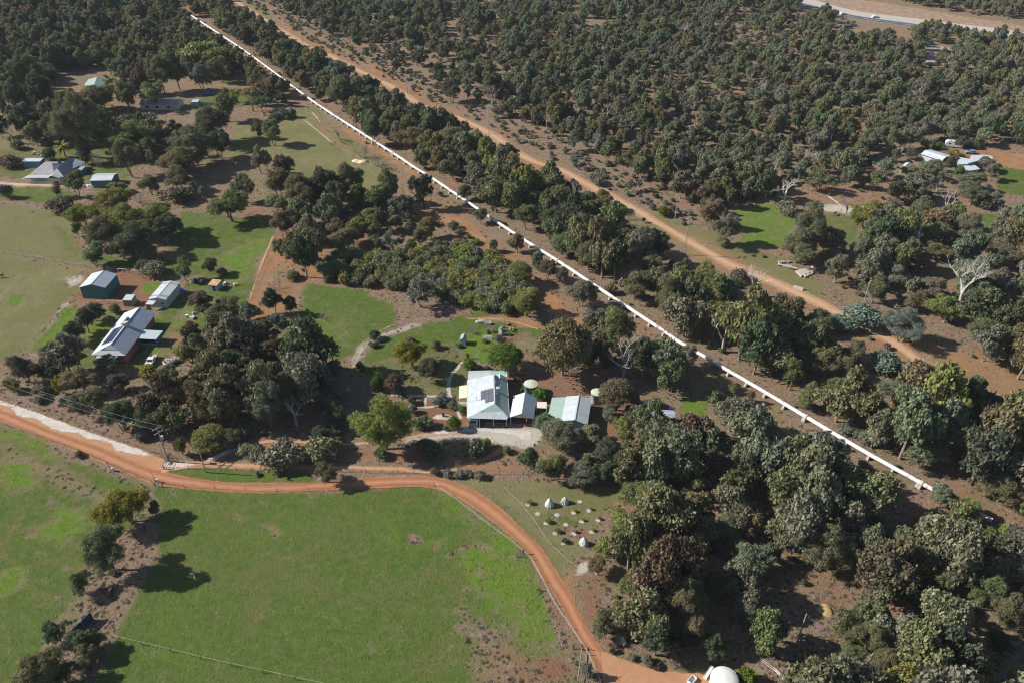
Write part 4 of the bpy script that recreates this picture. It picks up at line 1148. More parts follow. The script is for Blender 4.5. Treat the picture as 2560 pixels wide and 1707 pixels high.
# ---- place the individual plants
def jit(c, r, a=.12): return tuple(max(.005, x * (1 + r.uniform(-a, a))) for x in c)
rj = random.Random(21)
for p in REG:
    e = empty(p['name'], (p['x'], p['y'], 0), rj.uniform(0, 6.28), (p['w'] / 2, p['w'] / 2 * rj.uniform(.9, 1.08), p['h'])); p['o'] = e; sh = p['shape']
    if sh in ('dead', 'twig'):
        o = link('branches', rj.choice(DEAD if sh == 'dead' else TWIG), e); o.color = (*({'W': (.42, .40, .39), 'R': (.20, .14, .13), 'D': (.11, .11, .085)}[p['col']] if p['bark'] == (.30, .24, .19) else p['bark']), 1)
        if sh == 'dead' and p['name'] == 'fine_branched_tree':
            o.color = (.10, .09, .07, 1); c = link('crown', KINDS['sparse'][0][0], e); c.color = (.05, .055, .04, 1)
    else:
        c, t = rj.choice(KINDS['huge' if sh in ('gum', 'broad') and p['w'] > 15 else 'broad' if sh == 'gum' and p['w'] > 10.5 else sh]); a = link('trunk', t, e); a.color = (*p['bark'], 1); b = link('crown', c, e); b.color = (*jit(PAL[p['col']], rj), 1)
# ---- the far wood and the low scrub: one object each
def scatter(name, pts, protos, label, cat, kindname='stuff'):
    me = bpy.data.meshes.new(name); me.from_pydata([(p[0], p[1], 0) for p in pts], [], [])
    for nm, ty, key, dat in (('scl', 'FLOAT_VECTOR', 'vector', [v for p in pts for v in p[2]]), ('rot', 'FLOAT_VECTOR', 'vector', [v for p in pts for v in (0, 0, p[3])]), ('col', 'FLOAT_COLOR', 'color', [v for p in pts for v in (*p[4], 1)]), ('idx', 'INT', 'value', [p[5] for p in pts])):
        a = me.attributes.new(nm, ty, 'POINT'); a.data.foreach_set(key, dat)
    ng = bpy.data.node_groups.new(name, 'GeometryNodeTree'); ng.interface.new_socket('Geometry', in_out='INPUT', socket_type='NodeSocketGeometry'); ng.interface.new_socket('Geometry', in_out='OUTPUT', socket_type='NodeSocketGeometry')
    n = ng.nodes; gi = n.new('NodeGroupInput'); go = n.new('NodeGroupOutput'); ip = n.new('GeometryNodeInstanceOnPoints'); jn = n.new('GeometryNodeJoinGeometry')
    for me_ in reversed(protos):
        ob = bpy.data.objects.new(me_.name, me_); oi = n.new('GeometryNodeObjectInfo'); oi.inputs['Object'].default_value = ob; g2 = n.new('GeometryNodeGeometryToInstance'); ng.links.new(oi.outputs['Geometry'], g2.inputs[0]); ng.links.new(g2.outputs[0], jn.inputs[0])
    def na(nm, ty): a = n.new('GeometryNodeInputNamedAttribute'); a.data_type = ty; a.inputs['Name'].default_value = nm; return a.outputs['Attribute']
    ng.links.new(gi.outputs[0], ip.inputs['Points']); ng.links.new(jn.outputs[0], ip.inputs['Instance']); ip.inputs['Pick Instance'].default_value = True
    ng.links.new(na('idx', 'INT'), ip.inputs['Instance Index']); ng.links.new(na('rot', 'FLOAT_VECTOR'), ip.inputs['Rotation']); ng.links.new(na('scl', 'FLOAT_VECTOR'), ip.inputs['Scale']); ng.links.new(ip.outputs[0], go.inputs[0])
    o = link(name, me); md = o.modifiers.new('scatter', 'NODES'); md.node_group = ng; return tag(o, label, cat, None, 'stuff')
def both(kd, seed, nl, size):
    me, cl = crown('wood', kd, seed, nl, size, M['leafi']); tk = trunk('wt', kd, seed, cl, M['barki']); n = len(me.vertices)
    # trunk joined to the crown as a second material
    v = np.zeros(n * 3, np.float32); me.vertices.foreach_get('co', v); V0 = v.reshape(-1, 3).tolist() + [tuple(q.co) for q in tk.vertices]
    f = [tuple(range(i, i + 4)) for i in range(0, n, 4)] + [tuple(n + i for i in q.vertices) for q in tk.polygons]; t = np.zeros(n // 4, np.float32); me.attributes['tone'].data.foreach_get('value', t)
    m2 = bpy.data.meshes.new('wood'); m2.from_pydata(V0, [], f); a = m2.attributes.new('tone', 'FLOAT', 'FACE'); a.data.foreach_set('value', np.concatenate([t, np.zeros(len(f) - len(t), np.float32)]))
    m2.materials.append(M['leafi']); m2.materials.append(M['barki']); m2.polygons.foreach_set('material_index', [0] * (n // 4) + [1] * (len(f) - n // 4)); m2.update(); return m2
FAR = [both('gum', 500 + i, 4200, .044) for i in range(8)] + [both('broad', 520 + i, 6000, .036) for i in range(3)] + [both('sparse', 530 + i, 2600, .042) for i in range(3)]
dm = DEAD[0].copy(); dm.materials[0] = M['barki']; FAR.append(dm)
pts = []
for a, x, y, w, h, col, sh in rest:
    i = {'gum': rj.randrange(8), 'broad': 8 + rj.randrange(3), 'sparse': 11 + rj.randrange(3), 'dead': 14}[sh]
    pts.append((x, y, (w / 2, w / 2 * rj.uniform(.9, 1.1), h), rj.uniform(0, 6.28), jit(PAL[col], rj), i))
scatter('woodland', pts, FAR, 'grey green gum woodland filling the far background up to the highway', 'woodland')
LOW = [both('bush', 540 + i, 420, .15) for i in range(4)]; tw = TWIG[0].copy(); tw.materials[0] = M['barki']; LOW.append(tw)
pts = []
for x, y in SCRUB:
    for _ in range(rj.randint(2, 4)):
        s = rj.uniform(1.0, 3.0); pts.append((x + rj.uniform(-3.5, 3.5), y + rj.uniform(-3.5, 3.5), (s / 2, s / 2, s * rj.uniform(.5, .9)), rj.uniform(0, 6.28), jit(PAL[rj.choice('GGSRG')], rj, .2), rj.randrange(5)))
for a, x, y, w, h, col, sh in cands:
    for _ in range(rj.randrange(4)): s = rj.uniform(.6, 2.3); pts.append((x + rj.uniform(-4, 4), y + rj.uniform(-4, 4), (s / 2, s / 2, s * .7), rj.uniform(0, 6.28), jit(PAL[rj.choice('GORDO')], rj, .2), rj.choice((0, 1, 2, 3, 4, 4))))
for p in REG:
    if p['name'] == 'gum_tree' and p['group'] != 'auto' and rj.random() < .5:
        s = rj.uniform(.8, 2.0); pts.append((p['x'] + rj.uniform(-4, 4), p['y'] + rj.uniform(-3, 3), (s / 2, s / 2, s * .6), rj.uniform(0, 6.28), jit(PAL[rj.choice('GDRO')], rj, .2), rj.randrange(5)))
pts = [p for p in pts if dline(TR, p[0], p[1]) > 3.6 and dline(pipe2, p[0], p[1]) > 1.6 and all(dline(c, p[0], p[1]) > h + .6 for c, h in ROADS[2:])]
scatter('low_scrub', pts, LOW, 'low grey green scrub and twiggy undergrowth beneath the gums and along the track', 'scrub')
# ---- palms
def palm(x, y, h, rad, col, label):
    e = empty('palm_tree', (x, y, 0), 0, None, label, 'palm tree'); mb = MB(); mb.tube([(0, 0, -.05), (.1, 0, h * .5), (.05, .05, h)], [.38, .28, .30], 8); mb.build('trunk', M['wood'], e)
    r = random.Random(5); vs = []; fs = []; tn = []
    for i in range(34):
        a = i * 2.4; el = r.uniform(.1, 1.25); p = Vector((0, 0, h)); d = Vector((math.cos(a) * math.cos(el), math.sin(a) * math.cos(el), math.sin(el))); sd = Vector((-math.sin(a), math.cos(a), 0))
        for s in range(7):
            q = p + d * rad / 6; wv = .42 * math.sin((s + .6) / 7.5 * math.pi); n = len(vs); vs += [p - sd * wv - Vector((0, 0, wv * .5)), p, q, q - sd * wv - Vector((0, 0, wv * .5)), p + sd * wv - Vector((0, 0, wv * .5)), q + sd * wv - Vector((0, 0, wv * .5))]
            fs += [(n, n + 1, n + 2, n + 3), (n + 1, n + 4, n + 5, n + 2)]; tn += [r.uniform(.3, .8)] * 2; p = q; d = (d + Vector((0, 0, -.27))).normalized()
    me = fast_mesh('fronds', np.array([tuple(v) for v in vs]), np.array(fs), np.array(tn), M['leaf']); o = link('fronds', me, e); o.color = (*col, 1)
q = P('A', 600, 1440); palm(q.x, q.y, 4.2, 3.6, (.22, .20, .03), 'yellow green palm on the lawn beside the grey roofed house')
q = P('A', 1030, 850); palm(q.x, q.y, 6.0, 4.2, (.10, .14, .03), 'tall green palm right of the pale green roof')

# ---- grass tufts, dry grass and litter over the near ground
def tuft(seed):
    r = np.random.default_rng(seed); n = 34; a = r.uniform(0, 6.28, n); q = r.uniform(0, 1, n) ** .5; p = np.stack([np.cos(a) * q, np.sin(a) * q, r.uniform(.1, .8, n) * (1.1 - q)], 1); t = r.normal(size=(n, 3)); t /= np.linalg.norm(t, axis=1)[:, None]; b = np.cross(t, r.normal(size=(n, 3))); b /= np.linalg.norm(b, axis=1)[:, None]; s = .22
    v = np.stack([p - t * s - b * s, p + t * s - b * s, p + t * s + b * s, p - t * s + b * s], 1).reshape(-1, 3); v[:, 2] = np.maximum(v[:, 2], -.05); return fast_mesh('tuft', v, np.arange(len(v)).reshape(-1, 4), r.uniform(.2, .8, n), M['leafi'])
rt = np.random.default_rng(77); nt_ = 46000; ty = 70 + 330 * rt.random(nt_) ** 1.5; tx = (rt.random(nt_) * 2 - 1) * (ty * .66 + 45)
ok = np.ones(nt_, bool)
def vdline(pts, x, y):
    b = np.full(x.shape, 1e9)
    for (ax, ay), (bx, by) in zip(pts, pts[1:]):
        ex, ey = bx - ax, by - ay; t = np.clip(((x - ax) * ex + (y - ay) * ey) / (ex * ex + ey * ey + 1e-9), 0, 1); b = np.minimum(b, np.hypot(x - ax - t * ex, y - ay - t * ey))
    return b
for c, h in ROADS: ok &= vdline(c, tx, ty) > h + .3
ok &= vdline(pipe2, tx, ty) > 1.0
for k_, pl_ in (('I', [(-700, 300), (0, 520), (1300, 975), (1540, 1090), (1500, 1200), (1300, 1250), (0, 690), (-700, 480)]), ('h', [(-350, 960), (150, 930), (1080, 965), (1100, 1150), (-300, 1060)]), ('S', [(800, 1250), (1250, 1420), (1850, 1440), (2200, 1400), (2200, 1800), (850, 1800)])):
    ok &= sdf([tuple(P(k_, *p_).xy) for p_ in pl_], tx, ty) < 0
cl_n = fbm(tx, ty, .09, 8); ok &= (cl_n > -.55) | (rt.random(nt_) < .3); tx, ty = tx[ok], ty[ok]
ix = np.clip(np.searchsorted(gx, tx), 0, nx - 1); iy = np.clip(np.searchsorted(gy, ty), 0, ny - 1); CW = CL[iy * nx + ix]; pts = []
for i in range(len(tx)):
    w_ = CW[i]; gr = w_[0] + w_[4]; u_ = rt.random()
    if w_[2] + w_[5] + w_[3] > .55 and u_ > .12: continue
    if gr + w_[1] > .5 and u_ > .88: continue
    if gr > .5: c = (.085, .135, .022) if u_ < .45 else (.13, .175, .035) if u_ < .8 else (.21, .21, .10); s = rt.uniform(.2, .6); hz_ = .045
    elif w_[1] > .5: c = (.14, .14, .055) if u_ < .5 else (.22, .20, .11); s = rt.uniform(.2, .55); hz_ = .045
    else: c = (.22, .17, .12) if u_ < .4 else (.30, .26, .21) if u_ < .6 else (.11, .12, .05) if u_ < .85 else (.13, .085, .06); s = rt.uniform(.3, .9); hz_ = .13
    pts.append((tx[i], ty[i], (s / 2, s / 2 * rt.uniform(.6, 1.5), hz_ * s * 2.2), rt.uniform(0, 6.28), jit(c, rj, .15), int(rt.integers(0, 4))))
scatter('grass_tufts', pts, [tuft(i) for i in range(4)], 'tufts of green and dry grass scattered over paddocks and bush floor', 'grass')
# ---------------------------------------------------------------- buildings
def frame(k, FL, FR, BL, z):
    """ground frame of a rectangular building from three eave corners in the photo"""
    a, b, c = P(k, *FL, z), P(k, *FR, z), P(k, *BL, z); w = (b - a).length; rz = math.atan2(b.y - a.y, b.x - a.x); u = Vector((math.cos(rz), math.sin(rz), 0)); v = Vector((-u.y, u.x, 0)); return Vector((a.x, a.y, 0)), rz, w, (c - a).dot(v)
def gable(name, label, k, FL, FR, BL, eave, ridge, axis='y', roofs=('roofwhite', 'roofwhite'), wall='wallpale', over=.25, rx=.5, door=None, windows=(), cat='building', group=None, open_front=False):
    o, rz, w, d = frame(k, FL, FR, BL, eave); e = empty(name, o, rz, None, label, cat, group); t = .12
    zl = eave - .08
    mb = MB(); r = w * rx
    if axis == 'y':
        g = eave + (ridge - eave) - .1; nf = 5
        for y0, y1 in ((over, over + t), (d - over - t, d - over)):
            if open_front and y0 == over: mb.add([(over, y0, eave), (w - over, y0, eave), (r, y0, g), (over, y1, eave), (w - over, y1, eave), (r, y1, g)], [(0, 1, 2), (5, 4, 3), (0, 3, 4, 1), (1, 4, 5, 2), (2, 5, 3, 0)]); continue
            mb.add([(over, y0, 0), (w - over, y0, 0), (w - over, y0, zl), (r, y0, g), (over, y0, zl), (over, y1, 0), (w - over, y1, 0), (w - over, y1, zl), (r, y1, g), (over, y1, zl)],
                   [(0, 1, 2, 3, 4), (9, 8, 7, 6, 5), (0, 5, 6, 1), (1, 6, 7, 2), (2, 7, 8, 3), (3, 8, 9, 4), (4, 9, 5, 0)])
        for x0 in (over, w - over - t): mb.b2((x0, over + t, 0), (x0 + t, d - over - t, zl))
        mb.build('wall', M[wall], e)
        a = MB(); a.slab([(0, 0, eave), (r, 0, ridge), (r, d, ridge), (0, d, eave)]); a.build('roof', M[roofs[0]], e)
        a = MB(); a.slab([(r, 0, ridge - .001), (w, 0, eave), (w, d, eave), (r, d, ridge - .001)]); a.build('roof', M[roofs[1]], e)
        a = MB(); a.box((r, d / 2, ridge + .02), (.3, d + .02, .05)); a.build('ridge_cap', M['gutter'], e)
    else:
        r = d * rx; g = ridge - .1
        for x0, x1 in ((over, over + t), (w - over - t, w - over)):
            mb.add([(x0, over, 0), (x0, d - over, 0), (x0, d - over, zl), (x0, r, g), (x0, over, zl), (x1, over, 0), (x1, d - over, 0), (x1, d - over, zl), (x1, r, g), (x1, over, zl)],
                   [(4, 3, 2, 1, 0), (5, 6, 7, 8, 9), (0, 1, 6, 5), (1, 2, 7, 6), (2, 3, 8, 7), (3, 4, 9, 8), (4, 0, 5, 9)])
        if not open_front: mb.b2((over + t, over, 0), (w - over - t, over + t, zl))
        mb.b2((over + t, d - over - t, 0), (w - over - t, d - over, zl)); mb.build('wall', M[wall], e)
        a = MB(); a.slab([(0, 0, eave), (w, 0, eave), (w, r, ridge), (0, r, ridge)]); a.build('roof', M[roofs[0]], e)
        a = MB(); a.slab([(0, r, ridge - .001), (w, r, ridge - .001), (w, d, eave), (0, d, eave)]); a.build('roof', M[roofs[1]], e)
        a = MB(); a.box((w / 2, r, ridge + .02), (w + .02, .3, .05)); a.build('ridge_cap', M['gutter'], e)
    if door:
        x, ww, hh = door; a = MB(); a.box((x * w, over - .02, hh / 2), (ww, .06, hh)); a.build('door', M['dark'], e)  # flat sheet on the solid wall, doorway shade put into its colour
    for x, z, ww, hh in windows:
        a = MB(); a.box((x * w, over - .02, z), (ww, .05, hh)); f = a.build('window', M['white'], e); a = MB(); a.box((x * w, over - .05, z), (ww - .15, .03, hh - .15)); a.build('pane', M['glass'], f)
    return e, w, d
def hiproof(mb, x0, y0, x1, y1, z0, z1, axis, hip):
    if axis == 'y':
        m = (x0 + x1) / 2; mb.add([(x0, y0, z0), (x1, y0, z0), (x1, y1, z0), (x0, y1, z0), (m, y0 + hip, z1), (m, y1 - hip, z1)], [(0, 1, 4), (1, 2, 5, 4), (2, 3, 5), (3, 0, 4, 5), (3, 2, 1, 0)])
    else:
        m = (y0 + y1) / 2; mb.add([(x0, y0, z0), (x1, y0, z0), (x1, y1, z0), (x0, y1, z0), (x0 + hip, m, z1), (x1 - hip, m, z1)], [(0, 1, 5, 4), (1, 2, 5), (2, 3, 4, 5), (3, 0, 4), (3, 2, 1, 0)])
# ---- the main house
def main_house():
    k = 'h'; o, rz, w, d = frame(k, (155, 812), (745, 797), (245, 275), 2.9)
    e = empty('house', o, rz, None, 'main farmhouse with pale and green iron roof, grey solar panels and white rear lean-to', 'house'); E_, Z = 2.9, 4.9
    xr = w * .66; yf = 3.0; yb = d - .4
    mb = MB(); mb.b2((.5, 3.3, 0), (w - .5, d + 3.8, 2.78)); mb.build('wall', M['wallgreen'], e)
    mb = MB(); mb.b2((.3, .25, 0), (2.6, 3.3, 2.3)); mb.build('front_room', M['wallgreen'], e)
    a = MB(); a.b2((.5, .18, 1.0), (2.3, .24, 2.0)); f = a.build('window', M['white'], e); a = MB(); a.b2((.62, .14, 1.1), (2.2, .17, 1.9)); a.build('pane', M['glass'], f)
    a = MB(); a.slab([(0, .1, E_), (xr, yf, Z), (xr, yb, Z), (.0, d, E_)]); a.build('roof', M['roofwhite'], e, None)
    a = MB(); a.slab([(xr, yf, Z - .001), (w, .3, E_), (w, d, E_), (xr, yb, Z - .001)]); a.build('roof', M['roofgreen'], e)
    z2 = E_ + (Z - E_) * .40; t = .40; A = Vector((0, .1, E_)); R0 = Vector((xr, yf, Z)); B = Vector((w, .3, E_)); PA = A.lerp(R0, t); PB = B.lerp(R0, t)
    a = MB(); a.slab([PA, PB, R0], .05); a.build('front_hip', M['roofgreenx'], e)
    a = MB(); a.slab([A + Vector((.1, 0, 0)), Vector((w - .55, -.35, 2.52)), Vector((w - .2, .2, E_ - .1)), PB + Vector((0, 0, -.02)), PA + Vector((0, 0, -.02))], .05); a.build('verandah_roof', M['roofwhitex'], e)
    for x in (3.0, 6.4, w - .75): a = MB(); a.b2((x - .06, -.2, 0), (x + .06, -.08, 2.5)); a.build('verandah_post', M['white'], e)
    a = MB(); a.box((xr, (yf + yb) / 2, Z + .03), (.35, yb - yf, .06)); a.build('ridge_cap', M['gutter'], e)
    # rear lean-to and small back gable
    a = MB(); a.slab([(.1, d + .02, 3.05), (w * .60, d + .02, 3.05), (w * .60, d + 4.2, 2.7), (.3, d + 4.2, 2.7)]); a.build('rear_roof', M['roofwhite'], e)
    a = MB(); a.slab([(w * .63, d + .3, 2.95), (w + .1, d + .3, 2.95), (w + .1, d + 3.7, 2.6), (w * .63, d + 3.7, 2.6)]); a.build('rear_roof', M['roofwhite'], e)
    g0, g1, gm_ = w * .63, w + .05, w * .82
    a = MB(); a.slab([(g0, d - 1.1, 3.1), (gm_, d - 1.1, 4.3), (gm_, d + .5, 4.3), (g0, d + .5, 3.1)]); a.build('gable_roof', M['roofwhite'], e)
    a = MB(); a.slab([(gm_, d - 1.1, 4.299), (g1, d - 1.1, 3.1), (g1, d + .5, 3.1), (gm_, d + .5, 4.299)]); a.build('gable_roof', M['gutter'], e)
    a = MB(); a.add([(g0 + .1, d - .95, 2.95), (g1 - .1, d - .95, 2.95), (gm_, d - .95, 4.2), (g0 + .1, d - .85, 2.95), (g1 - .1, d - .85, 2.95), (gm_, d - .85, 4.2)], [(0, 1, 2), (5, 4, 3), (0, 3, 4, 1), (1, 4, 5, 2), (2, 5, 3, 0)]); a.build('gable_wall', M['wallpale'], e)
    # solar panels lying on the left slope
    sl = (Z - E_) / xr; ang = math.atan(sl)
    def onslope(x, y): return Vector((x, y, E_ + sl * x + .12))
    til = Matrix.Rotation(-ang, 3, 'Y'); n = 0
    for i, (x, y) in enumerate([(xr - 2.9 + .0, 8.3), (xr - 1.85, 8.3), (xr - .8, 8.3), (xr - 2.9, 6.55), (xr - 1.85, 6.55), (xr - .8, 6.55), (xr - 1.85, 4.9), (xr - .8, 4.9)]):
        a = MB(); a.box(onslope(x, y), (1.0, 1.66, .05), 0, til); p = a.build('solar_panel', M['solargrey'], e)
        b = MB()
        for q in (-.28, .28): b.box(onslope(x, y + q * 1.5) + Vector((0, 0, .03)), (.98, .03, .012), 0, til)
        b.build('cell_line', M['alu'], p)
    # flues, vents and the chimney box
    for x, y, h in ((2.3, 5.9, 1.3), (xr + .5, 11.2, .9), (xr + 1.6, 10.3, .7), (xr + .5, 6.6, .6), (3.6, 1.4, .6)):
        z = (E_ + sl * x) if x < xr else Z - (Z - E_) * (x - xr) / (w - xr)
        if y < 2: z = 3.3
        a = MB(); a.tube([(x, y, z - .1), (x, y, z + h)], .06, 6); a.box((x, y, z + h), (.2, .2, .1)); a.build('vent_pipe', M['steel'], e)
    a = MB(); a.b2((xr + .55, 7.9, 3.9), (xr + 1.25, 8.6, 5.6)); a.b2((xr + .45, 7.8, 5.6), (xr + 1.35, 8.7, 5.72)); a.build('chimney', M['gutter'], e)
    a = MB(); a.tube([(.02, .1, 2.86), (-.05, d, 2.86)], .07, 6); a.tube([(w + .06, .3, 2.86), (w + .06, d, 2.86)], .07, 6); a.build('gutter', M['gutter'], e)
    # cream canopy on the left with its posts
    a = MB(); a.slab([(-2.2, 8.5, 2.35), (-.15, 8.5, 2.55), (-.1, 13.6, 2.55), (-2.1, 13.6, 2.35)], .04); cpy = a.build('awning', M['canvas'], e)
    a = MB()
    for x, y in ((-2.15, 8.5), (-2.1, 13.5), (-2.2, 6.3), (-.3, 6.3)): a.tube([(x, y, 0), (x, y, 2.35)], .05, 5)
    a.b2((-2.2, 6.25, 2.2), (-.3, 6.35, 2.3)); a.b2((-2.2, 6.3, 2.2), (-2.1, 8.5, 2.3)); a.build('pergola_frame', M['wood'], e)
    q = o + Matrix.Rotation(rz, 3, 'Z') @ Vector((-1.2, 7.3, 0)); t_ = empty('outdoor_table', q, .2, None, 'red brown outdoor table under the pergola on the left side of the main house', 'table')
    a = MB(); a.b2((-.7, -.45, .7), (.7, .45, .76)); a.build('table_top', M['terra'], t_)
    a = MB()
    for x in (-.6, .6):
        for y in (-.38, .38): a.b2((x - .04, y - .04, 0), (x + .04, y + .04, .7))
    a.build('table_legs', M['wood'], t_)
    # satellite style gas drum beside the rear
    q = P('h', 200, 250); g_ = empty('gas_tank', (q.x, q.y, 0), 0, None, 'small silver gas tank beside the rear left corner of the main house', 'tank')
    a = MB(); a.lathe([(.01, .0), (.55, .0), (.6, .2), (.6, 1.1), (.45, 1.45), (.2, 1.6), (.01, 1.62)], 16); a.build('cylinder_body', M['steel'], g_, None, 0, True); a = MB(); a.b2((.5, -.08, 1.2), (2.2, .08, 1.3)); a.build('pipe', M['wood'], g_)
    # open garage joined to the right side
    k = 'h'; o2, rz2, w2, d2 = frame(k, (752, 797), (1087, 822), (790, 497), 2.8)
    g = empty('garage', o2, rz2, None, 'open gabled carport with timber gable and bright white roof joined to the main house', 'garage'); zr = 4.3; m = w2 * .5
    a = MB(); a.slab([(0, 0, 2.8), (m, 0, zr), (m, d2, zr), (0, d2, 2.8)]); a.build('roof', M['roofwhite'], g); a = MB(); a.slab([(m, 0, zr - .001), (w2, 0, 2.8), (w2, d2, 2.8), (m, d2, zr - .001)]); a.build('roof', M['roofblue'], g)
    a = MB(); a.add([(.15, .25, 2.75), (w2 - .15, .25, 2.75), (m, .25, zr - .1), (.15, .35, 2.75), (w2 - .15, .35, 2.75), (m, .35, zr - .1)], [(0, 1, 2), (5, 4, 3), (0, 3, 4, 1), (1, 4, 5, 2), (2, 5, 3, 0)]); a.build('gable_cladding', M['conc'], g)
    for x in (.2, w2 - .2): a = MB(); a.b2((x - .07, .3, 0), (x + .07, .44, 2.75)); a.build('post', M['wallpale'], g)
    a = MB(); a.b2((.15, d2 - .3, 0), (w2 - .15, d2 - .2, 2.7)); a.b2((w2 - .25, 3.0, 0), (w2 - .15, d2 - .3, 2.7)); a.build('wall', M['wallgreen'], g)
main_house()
# ---- green tanks
def tank(q, r, h, label, wall='tankgreen', lid='tanklid'):
    e = empty('water_tank', q, 0, None, label, 'water tank'); a = MB(); a.lathe([(r, -.02), (r, h), (r + .06, h), (r + .06, h + .06)], 32); a.build('tank_wall', M[wall], e, None, 0, True)
    a = MB(); a.lathe([(r + .07, h + .05), (r * .5, h + .3), (.01, h + .42)], 32); a.build('lid', M[lid], e)
    a = MB(); a.tube([(-r * .7, -r * .85, .1), (-r * .7, -r * .85, h + .1), (-r * .55, -r * .6, h + .25)], .05, 6); a.build('inlet_pipe', M['white'], e); return e
q = P('h', 1048, 328, 2.8); tank((q.x, q.y, 0), 1.78, 2.75, 'green water tank behind the garage with a pale mottled lid')
q = P('h', 1975, 445, 2.9); t2 = tank((q.x, q.y, 0), 1.55, 2.85, 'grey water tank with white pipework behind the right corner of the machinery shed', 'wallpale')
a = MB()
for z in (.6, 1.6, 2.6): a.tube([(-2.9, -1.2, z), (-1.3, -1.3, z)], .05, 6)
a.tube([(-2.9, -1.2, 0), (-2.9, -1.2, 2.6)], .06, 6); a.tube([(-2.0, -1.4, 0), (-2.0, -1.4, 2.6)], .06, 6); a.tube([(-1.5, -1.6, 0), (-1.0, -1.5, 2.6)], .05, 6); a.build('pipe_frame', M['white'], t2)
# ---- machinery shed right of the house
def shed_main():
    o, rz, w, d = frame('h', (1475, 862), (1842, 905), (1485, 512), 3.2); e = empty('shed', o, rz, None, 'large iron shed with a greener left bay standing right of the main house garage', 'shed'); m = w * .50; L = 3.6; zr = 4.3
    a = MB(); a.b2((-L + .2, .3, 0), (w - .25, d - .3, 2.55)); a.add([(0, .3, 2.55), (w - .25, .3, 2.55), (w - .25, .3, 3.1), (m, .3, zr - .15), (0, .3, 3.3), (0, d - .3, 2.55), (w - .25, d - .3, 2.55), (w - .25, d - .3, 3.1), (m, d - .3, zr - .15), (0, d - .3, 3.3)], [(0, 1, 2, 3, 4), (9, 8, 7, 6, 5), (0, 4, 9, 5), (1, 6, 7, 2)]); a.build('wall', M['wallgreen'], e)
    a = MB(); a.slab([(-.05, 0, 3.45), (m, 0, zr), (m, d, zr), (-.05, d, 3.45)]); a.build('roof', M['roofwhite'], e); a = MB(); a.slab([(m, 0, zr - .001), (w, 0, 3.2), (w, d, 3.2), (m, d, zr - .001)]); a.build('roof', M['gutter'], e)
    a = MB(); a.slab([(-L, .1, 2.75), (-.06, .1, 3.40), (-.06, d - .15, 3.40), (-L, d - .15, 2.75)]); a.build('lean_to_roof', M['roofgreen'], e)
    a = MB(); a.slab([(.1, d + .05, 3.0), (w - .1, d + .05, 2.9), (w - .1, d + 1.5, 2.55), (.1, d + 1.5, 2.6)]); a.build('rear_lean_to_roof', M['roofgreenx'], e)
    a = MB(); a.b2((.2, d - .2, 0), (w - .2, d + 1.3, 2.45)); a.build('rear_lean_to', M['wallgreen'], e)
    a = MB(); a.box((m, d / 2, zr + .03), (.3, d, .06)); a.build('ridge_cap', M['gutter'], e)
    a = MB(); a.tube([(m + .8, 3.0, 3.9), (m + .8, 3.0, 4.9)], .07, 6); a.build('vent_pipe', M['steel'], e); a = MB(); a.box((w * .62, .26, 1.4), (3.0, .05, 2.7)); a.build('door', M['wallpale'], e)
shed_main()
def sail(k, pts, z, label):
    q = [P(k, *p, z) for p in pts]; c = sum(q, Vector()) / 4; e = empty('shade_sail', (c.x, c.y, 0), 0, None, label, 'shade sail'); q = [p - Vector((c.x, c.y, 0)) for p in q]
    a = MB(); a.slab(q, .03); a.build('canopy', M['sail'], e); a = MB(); [a.tube([(p.x, p.y, 0), (p.x, p.y, z)], .05, 5) for p in q]; a.build('posts', M['white'], e)
sail('h', [(1132, 580), (1135, 665), (1268, 672), (1270, 582)], 2.6, 'small cream shade roof in the gap between garage and machinery shed')
# ---- garden beside the machinery shed: hidden shed with blue things
gable('shed', 'low shed mostly hidden by open crowned gums right of the second water tank', 'K', (1150, 700), (1500, 720), (1160, 610), 2.8, 3.2, 'x', ('roofgrey', 'roofblue'), 'wallblue', rx=.5, cat='shed')
e = empty('animal_pen', P('K', 1240, 600), 0, None, 'small white roofed animal pen behind the hidden blue shed', 'pen'); a = MB(); a.b2((-1, -.8, 1.6), (1.0, .9, 1.68)); a.build('roof', M['white'], e); a = MB(); [a.b2((x - .05, y - .05, 0), (x + .05, y + .05, 1.6)) for x in (-.95, .95) for y in (-.75, .85)]; a.build('post', M['white'], e)
# ---- neighbour farm on the left
gable('shed', 'dark teal gabled barn with white roof at the red dirt yard', 'g', (105, 355), (500, 362), (275, 145), 4.0, 5.2, 'y', ('roofwhite', 'roofblue'), 'teal', .12, cat='shed')
e, w, d = gable('shed', 'long narrow grey shed with rooflight bands right of the red dirt yard', 'g', (1150, 530), (1415, 542), (1315, 270), 3.0, 3.6, 'y', ('roofwhite', 'gutter'), 'wallpale', .12, windows=((.72, 1.6, 1.0, .7),), cat='shed')
for yy in (1.2, d - 1.6): a = MB(); a.slab([(.1, yy, 3.09), (w / 2 - .2, yy, 3.6), (w / 2 - .2, yy + .8, 3.6), (.1, yy + .8, 3.09)], .03); a.slab([(w / 2 + .2, yy, 3.6), (w - .1, yy, 3.09), (w - .1, yy + .8, 3.09), (w / 2 + .2, yy + .8, 3.6)], .03); a.build('rooflight', M['roofgrey'], e)
a = MB(); a.slab([(-.5, -1.6, 2.1), (1.9, -1.6, 2.1), (2.3, .1, 2.5), (-.1, .1, 2.5)], .04); a.build('porch_roof', M['roofwhite'], e); a = MB(); a.b2((-.4, -1.5, 0), (1.0, -1.4, 2.0)); a.build('porch_wall', M['post'], e)
gable('shelter', 'little flat topped iron shelter between the teal barn and the long shed', 'g', (755, 548), (890, 552), (810, 466), 2.2, 2.45, 'x', ('gutter', 'gutter'), 'post', .05, rx=.9, cat='shelter')
